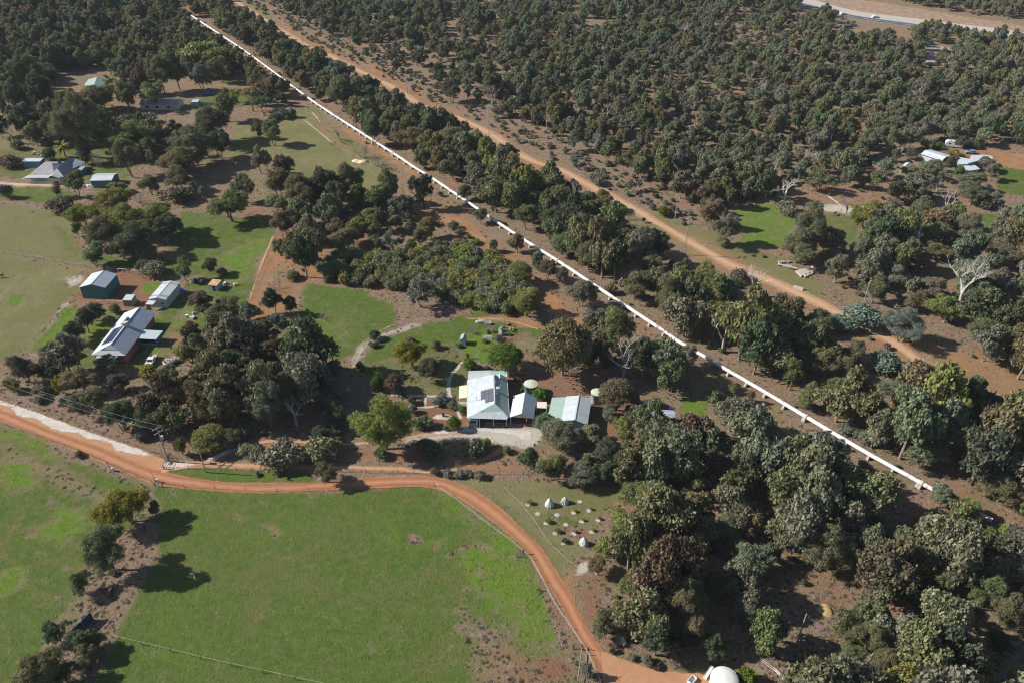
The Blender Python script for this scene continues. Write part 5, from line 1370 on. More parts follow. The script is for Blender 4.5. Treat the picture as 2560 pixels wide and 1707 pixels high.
def neighbour():
    E_, Z = 2.9, 5.0; o, rz, w, d = frame('g', (288, 1368), (800, 1378), (715, 738), E_); e = empty('house', o, rz, None, "long farmhouse with dazzling white and blue grey roof and blue solar panels", 'house'); xr = w * .53
    a = MB(); a.b2((.5, .6, 0), (w - .5, d - .6, 2.78)); a.build('wall', M['brick'], e)
    a = MB(); a.slab([(0, 0, E_), (xr, 2.0, Z), (xr, d - .1, Z), (0, d, E_)]); a.build('roof', M['roofwhite'], e); a = MB(); a.slab([(xr, 2.0, Z - .001), (w, 0, E_), (w, d, E_), (xr, d - .1, Z - .001)]); a.build('roof', M['roofblue'], e)
    A, B, R0 = Vector((0, 0, E_)), Vector((w, 0, E_)), Vector((xr, 2.0, Z)); a = MB(); a.slab([A + Vector((0, 0, -.01)), B + Vector((0, 0, -.01)), B.lerp(R0, .45), A.lerp(R0, .45)], .05); a.build('front_hip', M['roofwhitex'], e)
    a = MB(); p0, p1 = A.lerp(R0, .45), B.lerp(R0, .45); a.add([p0 + Vector((0, .25, 0)), p1 + Vector((0, .25, 0)), R0 + Vector((0, .25, -.05))], [(0, 1, 2)]); a.slab([p0 + Vector((0, .2, 0)), p1 + Vector((0, .2, 0)), R0 + Vector((0, 0, 0))], .04); a.build('gablet', M['roofgrey'], e)
    a = MB(); a.box((xr, d / 2 + .9, Z + .03), (.3, d - 2.2, .06)); a.build('ridge_cap', M['white'], e)
    a = MB(); a.b2((xr - .4, d * .52, 4.2), (xr + .6, d * .56 + .3, 5.9)); a.b2((xr - .5, d * .515, 5.9), (xr + .7, d * .56 + .4, 6.0)); a.build('chimney', M['conc'], e)
    sl = (Z - E_) / xr; til = Matrix.Rotation(-math.atan(sl), 3, 'Y')
    for i in range(7):
        for j in range(2):
            x, y = xr - 2.9 + j * 1.75, 4.2 + i * 1.12; a = MB(); a.box((x, y, E_ + sl * x + .1), (1.66, 1.04, .05), 0, til); p = a.build('solar_panel', M['solar'], e)
            b = MB(); b.box((x, y, E_ + sl * x + .13), (.03, 1.02, .012), 0, til); b.build('cell_line', M['alu'], p)
    for i in range(3): x, y = xr - 1.3, 13.0 + i * .9; a = MB(); a.box((x, y, E_ + sl * x + .1), (1.6, .8, .05), 0, til); a.build('solar_panel', M['solar'], e)
    a = MB(); a.box((xr - .6, 14.2, Z + .2), (.5, 1.6, .5)); a.build('water_heater', M['solargrey'], e)
    for x, y in ((w * .7, 2.6), (w * .78, 4.0), (w * .72, 9.0), (w * .75, 15.5)): z = Z - (Z - E_) * (x - xr) / (w - xr); a = MB(); a.tube([(x, y, z - .1), (x, y, z + .7)], .05, 6); a.build('vent_pipe', M['steel'], e)
    a = MB(); a.slab([(1.2, -1.9, 2.2), (w * .76, -1.9, 2.2), (w * .78, -.1, 2.75), (1.6, -.1, 2.75)], .04); a.build('front_awning', M['roofgreenx'], e)
    for x in (1.3, 3.6, w * .75): a = MB(); a.b2((x - .05, -1.85, 0), (x + .05, -1.75, 2.2)); a.build('awning_post', M['white'], e)
    a = MB(); a.slab([(w - .1, d * .40, 2.75), (w + 5.0, d * .40, 2.5), (w + 5.4, d * .60, 2.6), (w - .1, d * .60, 2.85)], .05); a.build('side_verandah_roof', M['gutter'], e)
    a = MB(); a.b2((w + 4.6, d * .41, 0), (w + 4.75, d * .59, 2.4)); a.b2((w, d * .59, 0), (w + 4.6, d * .6, 2.4)); a.b2((w, d * .41, 0), (w + 4.6, d * .42, 1.0)); a.build('side_verandah_wall', M['wallblue'], e)
neighbour()
e, w, d = gable('shed', 'tiny rust roofed hut beside the junk heap above the neighbour house', 'r', (365, 245), (535, 262), (435, 140), 2.1, 2.3, 'x', ('rust', 'rust'), 'wallgreen', .08, rx=.9, door=(.6, .8, 1.8), cat='hut')
# ---- upper left farm
gable('shed', 'blue walled shed with white roof right of the grey roofed house', 'w', (1650, 680), (2050, 672), (1700, 548), 3.0, 3.7, 'x', ('roofwhitex', 'gutter'), 'wallblue', .12, rx=.55, cat='shed')
gable('carport', 'small white roofed carport behind the grey roofed house', 'w', (405, 325), (735, 325), (425, 262), 2.6, 2.8, 'x', ('roofwhitex', 'gutter'), 'wallblue', .1, rx=.8, cat='carport')
gable('shed', 'dark low roofed lean-to shed right of the grey roofed house', 'w', (1340, 480), (1500, 485), (1330, 420), 2.2, 2.4, 'x', ('roofblue', 'roofblue'), 'wallblue', .1, rx=.9, cat='shed')
def house_w():
    E_ = 2.8; o, rz, w, d = frame('w', (500, 600), (1150, 600), (520, 330), E_); e = empty('house', o, rz, None, 'grey and white hip roofed house beside the yellow green palm at the left edge', 'house')
    a = MB(); a.b2((.6, .6, 0), (w - .6, d - .4, 2.7)); a.b2((w * .62, -1.5, 0), (w * .95, .6, 2.6)); a.build('wall', M['wallcream'], e)
    a = MB(); hiproof(a, 0, 1.5, w * .72, d, E_, 4.9, 'x', 3.5); a.build('roof', M['rooftile'], e)
    a = MB(); hiproof(a, w * .58, -.5, w * 1.05, d + 1.5, E_ + .02, 5.1, 'y', 3.0); a.build('roof', M['roofgrey'], e)
    a = MB(); a.slab([(-2.0, -1.2, 2.3), (-.2, 1.6, 2.75), (0, 1.6, 2.75), (w * .62, 1.6, 2.79), (w * .6, -.4, 2.4), (0, -.4, 2.4)], .05); a.build('verandah_roof', M['roofwhitex'], e)
    a = MB(); a.slab([(w * .60, -1.9, 2.9), (w * .76, -1.9, 3.9), (w * .76, 2.5, 3.9), (w * .60, 2.5, 2.9)], .05); a.build('porch_roof', M['roofwhite'], e); a = MB(); a.slab([(w * .76, -1.9, 3.899), (w * .97, -1.9, 2.9), (w * .97, 2.5, 2.9), (w * .76, 2.5, 3.899)], .05); a.build('porch_roof', M['gutter'], e)
    a = MB(); a.slab([(w * .8, d * .55, 4.2), (w * 1.05, d * .5, 2.86), (w * 1.2, d * .95, 2.86), (w * .86, d * 1.0, 4.4)], .05); a.build('side_roof', M['roofblue'], e)
    a = MB(); a.b2((w * .56, d * .70, 3.5), (w * .60, d * .78, 5.6)); a.build('chimney', M['black'], e)
    a = MB(); a.b2((0, -.4, 0), (w * .6, -.3, .9)); a.build('verandah_wall', M['wallpale'], e)
house_w()
e = empty('patio_umbrella', P('w', 840, 290), 0, None, 'turquoise garden umbrella behind the grey roofed house', 'umbrella'); a = MB(); a.lathe([(1.6, 2.1), (1.0, 2.5), (.02, 2.8)], 8); a.build('canopy', surf('turquoise_cloth', (.02, .30, .45), .8), e); a = MB(); a.tube([(0, 0, 0), (0, 0, 2.6)], .04, 6); a.build('pole', M['white'], e)
gable('house', 'pale mint green gabled roof house next to the tall palm at the top left', 'l', (35, 110), (120, 155), (150, 45), 3.0, 4.6, 'y', ('roofgreen', 'roofgreen'), 'wallpale', .2, rx=.95, cat='house') if False else None
def mint():
    a0 = P('l', 38, 112, 3.0); r0 = P('l', 118, 152, 3.0); b0 = P('l', 150, 46, 4.8); c0 = P('l', 228, 62, 3.0); c1 = P('l', 200, 150, 3.0); o = Vector((a0.x, a0.y - 1, 0)); e = empty('house', o, 0, None, 'mint green gabled iron roof beside the tall green palm in the upper left', 'house'); f = lambda p, dz=0: (p - o) + Vector((0, 0, dz))
    rf = P('l', 112, 148, 4.8)
    a = MB(); a.slab([f(a0), f(rf), f(b0), f(P('l', 75, 68, 3.0))], .06); a.build('roof', M['roofgreen'], e); a = MB(); a.slab([f(rf, -.001), f(c1), f(c0), f(b0, -.001)], .06); a.build('roof', M['roofgreen'], e)
    p = [f(P('l', 42, 114, 2.7)), f(P('l', 198, 152, 2.7)), f(P('l', 222, 68, 2.7)), f(P('l', 80, 72, 2.7))]; lo = [Vector((q.x, q.y, 0)) for q in p]; a = MB(); a.add(p + lo, [(0, 1, 2, 3), (0, 4, 5, 1), (1, 5, 6, 2), (2, 6, 7, 3), (3, 7, 4, 0)]); a.build('wall', M['wallpale'], e)
mint()
gable('house', 'long low cream house half hidden behind a row of gums at the upper left', 'l', (520, 290), (860, 292), (530, 235), 2.8, 4.2, 'x', ('rooftile', 'roofwhitex'), 'wallcream', .4, cat='house', windows=((.2, 1.5, 1.6, 1.1), (.45, 1.5, 2, 1.1), (.75, 1.5, 2, 1.1)))
gable('shed', 'small flat grey carport beside the bright lawn right of the cream house', 'l', (980, 268), (1040, 268), (985, 246), 2.3, 2.45, 'x', ('gutter', 'gutter'), 'wallgrey', .06, rx=.9, cat='shed')
e = empty('fence', P('l', 985, 296), 0, None, 'low grey board fence along the bright strip of lawn at the upper left', 'fence'); a = MB(); a.b2((0, 0, 0), (13, .12, 1.5)); a.build('fence_panel', M['wallgrey'], e)
e = empty('trampoline', P('l', 1130, 205), 0, None, 'blue and purple trampoline on the far lawn at the upper left', 'trampoline'); a = MB(); a.lathe([(1.9, .85), (1.9, .9), (1.5, .92), (.01, .9)], 20); a.build('mat', M['blue'], e); a = MB(); [a.tube([(1.9 * math.cos(t), 1.9 * math.sin(t), 0), (1.9 * math.cos(t), 1.9 * math.sin(t), 2.6)], .04, 5) for t in np.linspace(0, 5.6, 7)]; a.build('frame', M['purple'], e)
gable('house', 'pale roof glimpsed among gums near the top left corner', 'A', (240, 270), (370, 240), (300, 215), 3, 3.8, 'x', ('roofwhitex', 'gutter'), 'wallpale', .3, cat='house')
gable('shed', 'dark blue roofed shed among the gums at the very top left', 'A', (570, 170), (740, 180), (590, 130), 3, 3.8, 'x', ('roofblue', 'roofblue'), 'wallblue', .3, cat='shed')
# ---- upper right farm
gable('house', 'long white roofed house behind the clearing at the right edge', 'c', (345, 218), (600, 300), (420, 150), 3.0, 4.0, 'x', ('roofwhitex', 'roofwhitex'), 'wallpale', .6, rx=.35, cat='house')
def house_c():
    o = P('c', 785, 375); e = empty('house', o, 0, None, 'sprawling white roofed house with several joined wings at the right edge', 'house'); f = lambda x, y, z: P('c', x, y, z) - o
    for nm, mt, pts, z in (('roof', 'roofwhitex', [(780, 345), (930, 340), (975, 290), (810, 255)], 3.4), ('roof', 'roofwhite', [(900, 335), (1030, 300), (1115, 228), (950, 235), (930, 280)], 3.9), ('wing_roof', 'gutter', [(1040, 300), (1225, 285), (1200, 245), (1120, 228)], 3.2), ('front_roof', 'roofwhitex', [(850, 430), (1060, 400), (1000, 355), (780, 360)], 2.9)):
        a = MB(); a.slab([f(x, y, z) for x, y in pts], .1); a.build(nm, M[mt], e)
        q = [f(x, y, z - .15) for x, y in pts]; c = sum(q, Vector()) / len(q); q = [c + (p - c) * .9 for p in q]; q = [Vector((p.x, p.y, z - .15)) for p in q]; lo = [Vector((p.x, p.y, 0)) for p in q]; n = len(q); a = MB(); a.add(q + lo, [(i, n + i, n + (i + 1) % n, (i + 1) % n) for i in range(n)]); a.build('wall', M['wallpale'], e)
house_c()
gable('shed', 'grey ribbed roof shed among gums left of the white farmhouses', 'c', (105, 380), (190, 400), (150, 320), 2.6, 3.2, 'y', ('roofwhite', 'roofblue'), 'wallpale', .2, cat='shed')
# caravans and vehicles
def caravan(k, x, y, rz, label):
    e = empty('caravan', P(k, x, y), rz, None, label, 'caravan'); L, Wd, Hh = 7.0, 2.4, 2.4; a = MB()
    prof = [(-L / 2, .5), (-L / 2 + .1, 2.2), (-L / 2 + .8, 2.85), (L / 2 - .5, 2.85), (L / 2, 2.3), (L / 2, .5)]; n = len(prof)
    a.add([(x, -Wd / 2, z) for x, z in prof] + [(x, Wd / 2, z) for x, z in prof], [tuple(range(n)), tuple(reversed(range(n, 2 * n)))] + [(i, n + i, n + (i + 1) % n, (i + 1) % n) for i in range(n)]); a.build('body', M['carwhite'], e)
    for x_ in (-1.8, .6): b = MB(); b.b2((x_ - .5, -Wd / 2 - .02, 1.5), (x_ + .5, -Wd / 2 - .001, 2.1)); b.build('window', M['glass'], e)
    for x_ in (-1.5, 1.2): b = MB(); b.b2((x_ - .35, -.35, 2.851), (x_ + .35, .35, 2.97)); b.build('roof_hatch', M['black'], e)
    for s in (-1, 1): b = MB(); b.tube([(0, s * (Wd / 2 - .05), .35), (0, s * (Wd / 2 + .12), .35)], .35, 12); b.build('wheel', M['tyre'], e)
caravan('c', 730, 135, -.28, 'white caravan parked behind the long white roofed house')
def vehicle(name, loc, rz, label, cat, body, kind='wagon', L=4.8, Wd=1.85):
    e = empty(name, loc, rz, None, label, cat); a = MB()
    if kind == 'ute': prof = [(0, .45), (0, .85), (.15, 1.0), (1.25, 1.08), (1.85, 1.62), (2.95, 1.66), (3.15, 1.05), (3.15, .45)]
    else: prof = [(0, .4), (0, .8), (.15, .95), (1.2, 1.05), (1.9, 1.55), (3.9, 1.58), (L - .1, 1.0), (L, .8), (L, .4)]
    n = len(prof); a.add([(x, -Wd / 2 + (.12 if z > 1.2 else 0), z) for x, z in prof] + [(x, Wd / 2 - (.12 if z > 1.2 else 0), z) for x, z in prof], [tuple(range(n)), tuple(reversed(range(n, 2 * n)))] + [(i, n + i, n + (i + 1) % n, (i + 1) % n) for i in range(n)]); a.build('body', M[body], e)
    b = MB(); b.slab([(1.27, -Wd / 2 + .18, 1.13), (1.27, Wd / 2 - .18, 1.13), (1.82, Wd / 2 - .22, 1.64), (1.82, -Wd / 2 + .22, 1.64)], .02); b.build('windscreen', M['glass'], e)
    for s in (-1, 1): b = MB(); b.add([(1.55, s * (Wd / 2 - .03), 1.1), (2.9 if kind == 'ute' else 4.0, s * (Wd / 2 - .03), 1.1), (2.85 if kind == 'ute' else 3.8, s * (Wd / 2 - .1), 1.5), (1.95, s * (Wd / 2 - .1), 1.5)], [(0, 1, 2, 3)]); b.build('side_window', M['glass'], e)
    for x in (.9, L - .95):
        for s in (-1, 1): b = MB(); b.tube([(x, s * (Wd / 2 - .2), .35), (x, s * (Wd / 2 + .02), .35)], .35, 14); b.build('wheel', M['tyre'], e)
    for s in (-1, 1): b = MB(); b.b2((-.03, s * .65 - .18, .65), (-.005, s * .65 + .18, .82)); b.build('headlight', M['glass'], e)
    if kind == 'ute':
        b = MB(); b.b2((3.25, -Wd / 2 - .02, .8), (L + .2, Wd / 2 + .02, .9)); b.b2((3.25, -Wd / 2 - .02, .9), (3.3, Wd / 2 + .02, 1.5)); b.b2((L + .15, -Wd / 2, .9), (L + .2, Wd / 2, 1.15)); b.b2((3.3, -Wd / 2 - .02, .9), (L + .15, -Wd / 2 + .03, 1.15)); b.b2((3.3, Wd / 2 - .03, .9), (L + .15, Wd / 2 + .02, 1.15)); b.build('tray', M['slab'], e)
    return e
f = P('g', 1145, 1545, .5); t_ = P('g', 1235, 1405, .5); vehicle('ute', (f.x, f.y, 0), math.atan2(t_.y - f.y, t_.x - f.x), "white flat tray ute parked on the grass right of the neighbour's house", 'ute', 'carwhite', 'ute', 5.1)
vehicle('car', P('c', 870, 212), -.12, 'blue grey station wagon parked beside the white caravan', 'car', 'carblue')
vehicle('car', P('d', 260, 205), math.pi - .28 + .55, 'white car on the highway right of the pale gravel bend', 'car', 'carwhite')
vehicle('van', P('d', 870, 262), math.pi + .2, 'white van half hidden by treetops on the highway shoulder', 'van', 'carwhite', 'wagon', 5.2, 2.0)
def trailer():
    f = P('g', 1400, 1520, .5); e = empty('trailer', (f.x, f.y, 0), .9, None, 'old white box trailer piled with brown scrap right of the ute', 'trailer'); a = MB(); a.b2((0, -1.0, .5), (4.2, 1.0, .65)); a.b2((0, -1.0, .65), (4.2, -.94, 1.2)); a.b2((0, .94, .65), (4.2, 1.0, 1.2)); a.b2((0, -.94, .65), (.06, .94, 1.2)); a.build('body', M['white'], e)
    r = random.Random(2); a = MB()
    for i in range(26): a.box((r.uniform(.4, 3.9), r.uniform(-.7, .7), r.uniform(.8, 1.5)), (r.uniform(.2, .9), r.uniform(.1, .5), r.uniform(.1, .4)), r.uniform(0, 3), Matrix.Rotation(r.uniform(-.5, .5), 3, 'X'))
    a.build('load', M['conc'], e)
    for s in (-1, 1): b = MB(); b.tube([(2.1, s * 1.0, .35), (2.1, s * 1.2, .35)], .35, 12); b.build('wheel', M['tyre'], e)
trailer()
# ---- big white tank, trough and box at the bottom edge
q = P('S', 1950, 1500, 3.6); q = Vector((q.x, q.y, 0)); R0 = (P('S', 2078, 1500, 3.6) - P('S', 1825, 1500, 3.6)).length / 2
e = empty('water_tank', (q.x, q.y - .4, 0), 0, None, 'big round white water tank at the bottom edge of the photo', 'water tank'); a = MB(); a.lathe([(R0, -.02), (R0, 3.3), (R0 + .05, 3.35)], 40); a.build('tank_wall', M['tankwhite'], e, None, 0, True)
a = MB(); a.lathe([(R0 + .06, 3.32), (R0 * .97, 3.45), (R0 * .5, 3.75), (.01, 3.85)], 40); a.build('lid', M['tankwhite'], e, None, 0, True); a = MB(); a.box((-.3, -1.6, 3.72), (.5, .5, .12), .2); a.build('hatch', M['solargrey'], e)
def longbox(name, k, p, q_, wd, h, mat, label, cat, z0=0):
    a_, b_ = P(k, *p, h / 2), P(k, *q_, h / 2); L = (b_ - a_).length; e = empty(name, (a_.x, a_.y, 0), math.atan2(b_.y - a_.y, b_.x - a_.x), None, label, cat); return e, L
e, L = longbox('water_trough', 'b', (278, 245), (360, 118), .6, .6, 'white', 'long white trough leaning out from the big white water tank', 'trough')
a = MB(); a.b2((0, -.3, 0), (L, .3, .12)); a.b2((0, -.3, .12), (L, -.24, .6)); a.b2((0, .24, .12), (L, .3, .6)); a.b2((0, -.24, .12), (.06, .24, .6)); a.b2((L - .06, -.24, .12), (L, .24, .6)); a.b2((.1, -.24, .5), (L - .1, .24, .54)); a.build('trough_body', M['white'], e)
e, L = longbox('crate', 'b', (105, 300), (150, 250), .8, .6, 'white', 'small white open crate left of the white tank at the bottom edge', 'crate')
a = MB(); a.b2((0, -.5, 0), (1.6, .5, .1)); a.b2((0, -.5, .1), (1.6, -.42, .7)); a.b2((0, .42, .1), (1.6, .5, .7)); a.b2((0, -.42, .1), (.08, .42, .7)); a.b2((1.52, -.42, .1), (1.6, .42, .7)); a.build('crate_body', M['white'], e)
e = empty('garden_bin', P('a', 700, 320), 1.15, None, 'dark blue iron windbreak panel standing by the paddock track', 'windbreak'); e.name = 'windbreak'; a = MB(); a.b2((-2.2, -.06, 0), (2.2, .06, 2.1)); a.build('panel', M['bluedark'], e); a = MB(); [a.b2((x - .06, -.2, 0), (x + .06, -.06, 2.2)) for x in (-2.2, 0, 2.2)]; a.build('post', M['post'], e)
# ---- veg garden
def hut(name, label, k, FL, FR, BL, h, roofm, wallm): return gable(name, label, k, FL, FR, BL, h, h + .45, 'y', (roofm, roofm), wallm, .08, cat='hut')
hut('garden_shed', 'aqua garden shed with pale roof at the left of the fenced vegetable garden', 'v', (340, 600), (465, 610), (415, 500), 2.0, 'roofgreen', 'wallpale')
hut('garden_shed', 'small hut with bright aqua roof near the back of the vegetable garden', 'v', (1180, 375), (1255, 405), (1215, 330), 2.0, 'stonewall', 'wallgrey')
def fence(name, label, k, pts, h=1.2, spacing=3.5, mat='post', rails=2, rail='wire', rr=.02, cat='fence', pr=.06, group=None):
    q = [P(k, *p) for p in pts]; o = q[0].copy(); e = empty(name, o, 0, None, label, cat, group); L = [0]
    for a_, b_ in zip(q, q[1:]): L.append(L[-1] + (b_ - a_).length)
    n = max(2, int(L[-1] / spacing)); n = min(n, 90); pos = []
    for i in range(n + 1):
        s = L[-1] * i / n; j = max(0, min(len(q) - 2, sum(1 for l in L if l <= s) - 1)); pos.append(q[j].lerp(q[j + 1], (s - L[j]) / max(1e-6, L[j + 1] - L[j])) - o)
    pm = MB(); pm.tube([(0, 0, -.1), (0, 0, h)], [pr, pr * .9], 5); me = bpy.data.meshes.new('fence_post'); me.from_pydata(pm.v, [], pm.f); me.materials.append(M[mat])
    for p in pos: c = link('fence_post', me, e); c.location = p
    rm = MB()
    for j in range(rails): z = h * (1 - .38 * j) - .05; rm.tube([p + Vector((0, 0, z)) for p in pos], rr, 4, False)
    rm.build('fence_wire' if rr < .04 else 'rail', M[rail], e); return e
fence('fence', 'tall wire fence around the vegetable garden above the main house', 'v', [(125, 745), (235, 640), (335, 560), (450, 450), (660, 290), (820, 300), (1000, 365), (1170, 390), (1510, 510), (1430, 600), (1340, 640), (1185, 700), (1170, 900), (1070, 1000), (975, 1120)], 2.2, 3.4, 'post', 3, 'wire', .025)
fence('fence', 'wire fence with pale top rails along the lower left of the vegetable garden', 'v', [(125, 750), (240, 860), (350, 900), (465, 1020), (520, 1010), (650, 1000), (800, 1110), (970, 1120)], 1.9, 2.4, 'post', 2, 'wire', .02)
e = empty('garden_bed_frame', P('v', 830, 570), -.2, None, 'white wooden cold frame lying in the lush vegetable garden', 'garden frame'); a = MB(); a.b2((0, 0, 0), (2.8, .08, .5)); a.b2((0, .8, 0), (2.8, .88, .5)); [a.b2((x, .08, .1), (x + .06, .8, .5)) for x in (0, .9, 1.8, 2.74)]; a.build('frame', M['white'], e)
e = empty('boat', P('v', 790, 235), .05, None, 'old upturned white dinghy behind the vegetable garden fence', 'boat'); a = MB(); a.tube([(-1.5, 0, .25), (-1.0, 0, .35), (0, 0, .4), (1.0, 0, .38), (1.4, 0, .35)], [.1, .5, .6, .55, .45], 10); a.build('hull', M['mulch'], e)
e = empty('old_bath', P('v', 965, 270), .05, None, 'white tub beside the upturned dinghy behind the vegetable garden', 'tub'); a = MB(); a.b2((-.8, -.5, 0), (.8, .5, .12)); a.b2((-.8, -.5, .12), (.8, -.38, .8)); a.b2((-.8, .38, .12), (.8, .5, .8)); a.b2((-.8, -.38, .12), (-.68, .38, .8)); a.b2((.68, -.38, .12), (.8, .38, .8)); a.build('tub_body', M['white'], e)
e = empty('timber_stack', P('v', 1340, 310), .3, None, 'open red brown timber frame behind the aqua roofed hut', 'frame'); a = MB(); [a.b2((x, y, 0), (x + .1, y + .1, 1.5)) for x in (0, 1.2) for y in (0, 1.3)]; a.b2((0, 0, 1.4), (1.3, .1, 1.5)); a.b2((0, 1.3, 1.4), (1.3, 1.4, 1.5)); a.b2((.1, .1, .5), (1.2, 1.3, .56)); a.build('timber_frame', M['wood'], e)
e = empty('garden_gate', P('v', 490, 1015), .1, None, 'red brick coloured gate at the corner of the vegetable garden fence', 'gate'); a = MB(); a.b2((0, 0, 0), (.08, .08, 2)); a.b2((.7, 0, 0), (.78, .08, 2)); a.b2((.08, .02, .1), (.7, .06, 1.8)); a.build('gate_leaf', M['terra'], e)
# ---- the pipeline
def pipeline():
    base = Vector((PIPE_W[0].x, PIPE_W[0].y, 0)); e = empty('pipeline', base, 0, None, 'long white rust patched water pipeline running diagonally on low supports', 'pipeline')
    c = catmull([p - base for p in PIPE_W], 3.0); R1 = .50; Z = 1.25
    m, nt, out = newmat('pipe_paint'); b = nd(nt, 'ShaderNodeBsdfPrincipled', _in={'Roughness': .6}); tc = nd(nt, 'ShaderNodeTexCoord').outputs['Object']
    mp = nd(nt, 'ShaderNodeMapping'); nt.links.new(tc, mp.inputs[0]); n1 = noise(nt, .09, 3, tc, .6); n2 = noise(nt, 1.3, 6, tc, .8)
    col = mix(nt, noise(nt, .5, 4, tc), (.66, .66, .66), (.50, .51, .53)); spot = math_(nt, 'MULTIPLY', ramp(nt, n1, [(.52, 0.0), (.60, 1.0)]), ramp(nt, n2, [(.50, 0.0), (.56, 1.0)])); col = mix(nt, spot, col, (.22, .075, .04)); col = mix(nt, ramp(nt, noise(nt, 1.1, 3, tc), [(.56, 0.0), (.66, .6)]), col, (.26, .26, .28))
    nt.links.new(col, b.inputs['Base Color']); nt.links.new(b.outputs[0], out.inputs[0])
    a = MB(); a.tube([p * 1.0 for p in c], R1, 18); a.build('pipe', m, e, None, 0, True)
    L = 0; prev = c[0]; nxt = 4.0; acc = []; r = random.Random(4); tot = [];
    sm = MB(); sm.b2((-.28, -.85, 0), (.28, .85, .62)); sm.b2((-.22, -.62, .62), (.22, -.45, 1.0)); sm.b2((-.22, .45, .62), (.22, .62, 1.0)); me = bpy.data.meshes.new('support'); me.from_pydata(sm.v, [], sm.f); me.materials.append(M['conc'])
    jm = MB(); jm.lathe([(R1 + .001, -.12), (R1 + .05, -.12), (R1 + .05, .12), (R1 + .001, .12)], 18); jm.v = [(z, x, y) for x, y, z in jm.v]; je = bpy.data.meshes.new('joint_ring'); je.from_pydata(jm.v, [], jm.f); je.materials.append(m)
    ns = nj = 0
    for p0, p1 in zip(c, c[1:]):
        dd = (p1 - p0).length; rz = math.atan2(p1.y - p0.y, p1.x - p0.x)
        while L + dd > nxt:
            q = p0.lerp(p1, (nxt - L) / dd)
            if ns < 98: s = link('support', me, e, None, (q.x, q.y, 0), rz); ns += 1
            if nj < 98: s = link('joint_ring', je, e, None, (q.x + 1.4 * math.cos(rz), q.y + 1.4 * math.sin(rz), q.z), rz); nj += 1
            nxt += 5.9
        L += dd
    for px in ((2304, 1208), (2015, 1042), (1778, 902), (1394, 652), (1300, 592), (984, 385), (839, 291)):
        p = V(*px, 1.25) - base; i = min(range(len(c) - 1), key=lambda i: (c[i] - p).length); p = c[i]; d = c[i + 1] - c[i]
        a = MB(); a.lathe([(R1 + .01, -.3), (R1 + .22, -.3), (R1 + .22, .3), (R1 + .01, .3)], 18); a.v = [(z, x, y) for x, y, z in a.v]; a.b2((-.3, -.85, -Z), (.3, .85, -.5)); a.build('concrete_collar', M['conc'], e, p, math.atan2(d.y, d.x))
pipeline()
# ---- power poles and wires
def power_pole(k, base, h, rz, label, arms=1, xfmr=False, group=None):
    q = P(k, *base) if base else None; e = empty('power_pole', q, rz, None, label, 'power pole', group); a = MB(); a.tube([(0, 0, -.2), (0, 0, h)], [.17, .11], 8); a.build('pole', M['pole'], e)
    for i in range(arms):
        z = h - .25 - i * 1.3; a = MB(); a.b2((-1.1, -.06, z - .06), (1.1, .06, z + .06)); c = a.build('crossarm', M['post'], e)
        for x in (-1.0, -.35, .35, 1.0): b = MB(); b.lathe([(.05, 0), (.09, .05), (.05, .1), (.09, .16), (.04, .24)], 8, (x, 0, z + .06)); b.build('insulator', M['iso'], c)
    if xfmr: b = MB(); b.lathe([(.01, -.5), (.3, -.5), (.3, .4), (.01, .45)], 12, (.45, 0, h - 3.2)); b.build('transformer', M['steel'], e)
    return q + Vector((0, 0, h)), rz
pp = [power_pole('G', (1580, 775), 14.0, .9, 'tallest grey power pole with two crossarms beside the orange track', 2), power_pole('B', (2138, 1230), 12.5, .9, 'grey power pole beside the track near the scrub, upper middle'), power_pole('B', (1390, 860), 12, .9, 'thin power pole beside the track, third up from the tallest'),
      power_pole('B', (745, 500), 12, .9, 'power pole at the forest edge above the grey scrub strip'), power_pole('B', (435, 440), 14, .9, 'tall power pole standing in the middle of the far red track'), power_pole('B', (270, 240), 12, .9, 'farthest thin power pole at the upper end of the red track')]
p7 = power_pole('H', (850, 1310), 11, .9, 'leaning power pole with blue grey fittings above the silvery shrubs at the right'); p8 = power_pole('G', (1490, 490), 11.5, .9, 'slim power pole among trees just above the tallest power pole')
l1 = power_pole('q', (320, 490), 10.5, .9, 'dark green power pole with crossarm and transformer at the driveway gate', 2, True); l2 = power_pole('q', (815, 632), 7.6, .2, 'plain round grey pole on the narrow grass strip beside the driveway', 0)
power_pole('T', (265, 1195), 8.5, .3, 'thin pale pole rising out of the dark tree shade at the lower right', 0)
def wires(label, ends, sag=.8, off=(-1.0, .35, 1.0)):
    e = empty('power_line', ends[0][0], 0, None, label, 'power line'); a = MB(); o = ends[0][0]
    for (p, r0), (q, r1) in zip(ends, ends[1:]):
        for f in off:
            a0 = p + Vector((math.cos(r0), math.sin(r0), 0)) * f; b0 = q + Vector((math.cos(r1), math.sin(r1), 0)) * f
            a.tube([a0.lerp(b0, t) - o - Vector((0, 0, sag * 4 * t * (1 - t))) for t in np.linspace(0, 1, 13)], .012, 3, False)
    a.build('wire', M['wire'], e)
wires('three thin wires strung between the poles along the orange track', [pp[5], pp[4], pp[3], pp[2], pp[1], pp[0]], 1.2)
wires('single pale service wire from the gate pole to the plain round pole', [l1, l2], .4, (0,))
far = (P('I', -500, 150, 10), .9); wires('pair of wires from the gate pole running left over the roadside trees', [far, l1], 1.6, (-.8, .8))
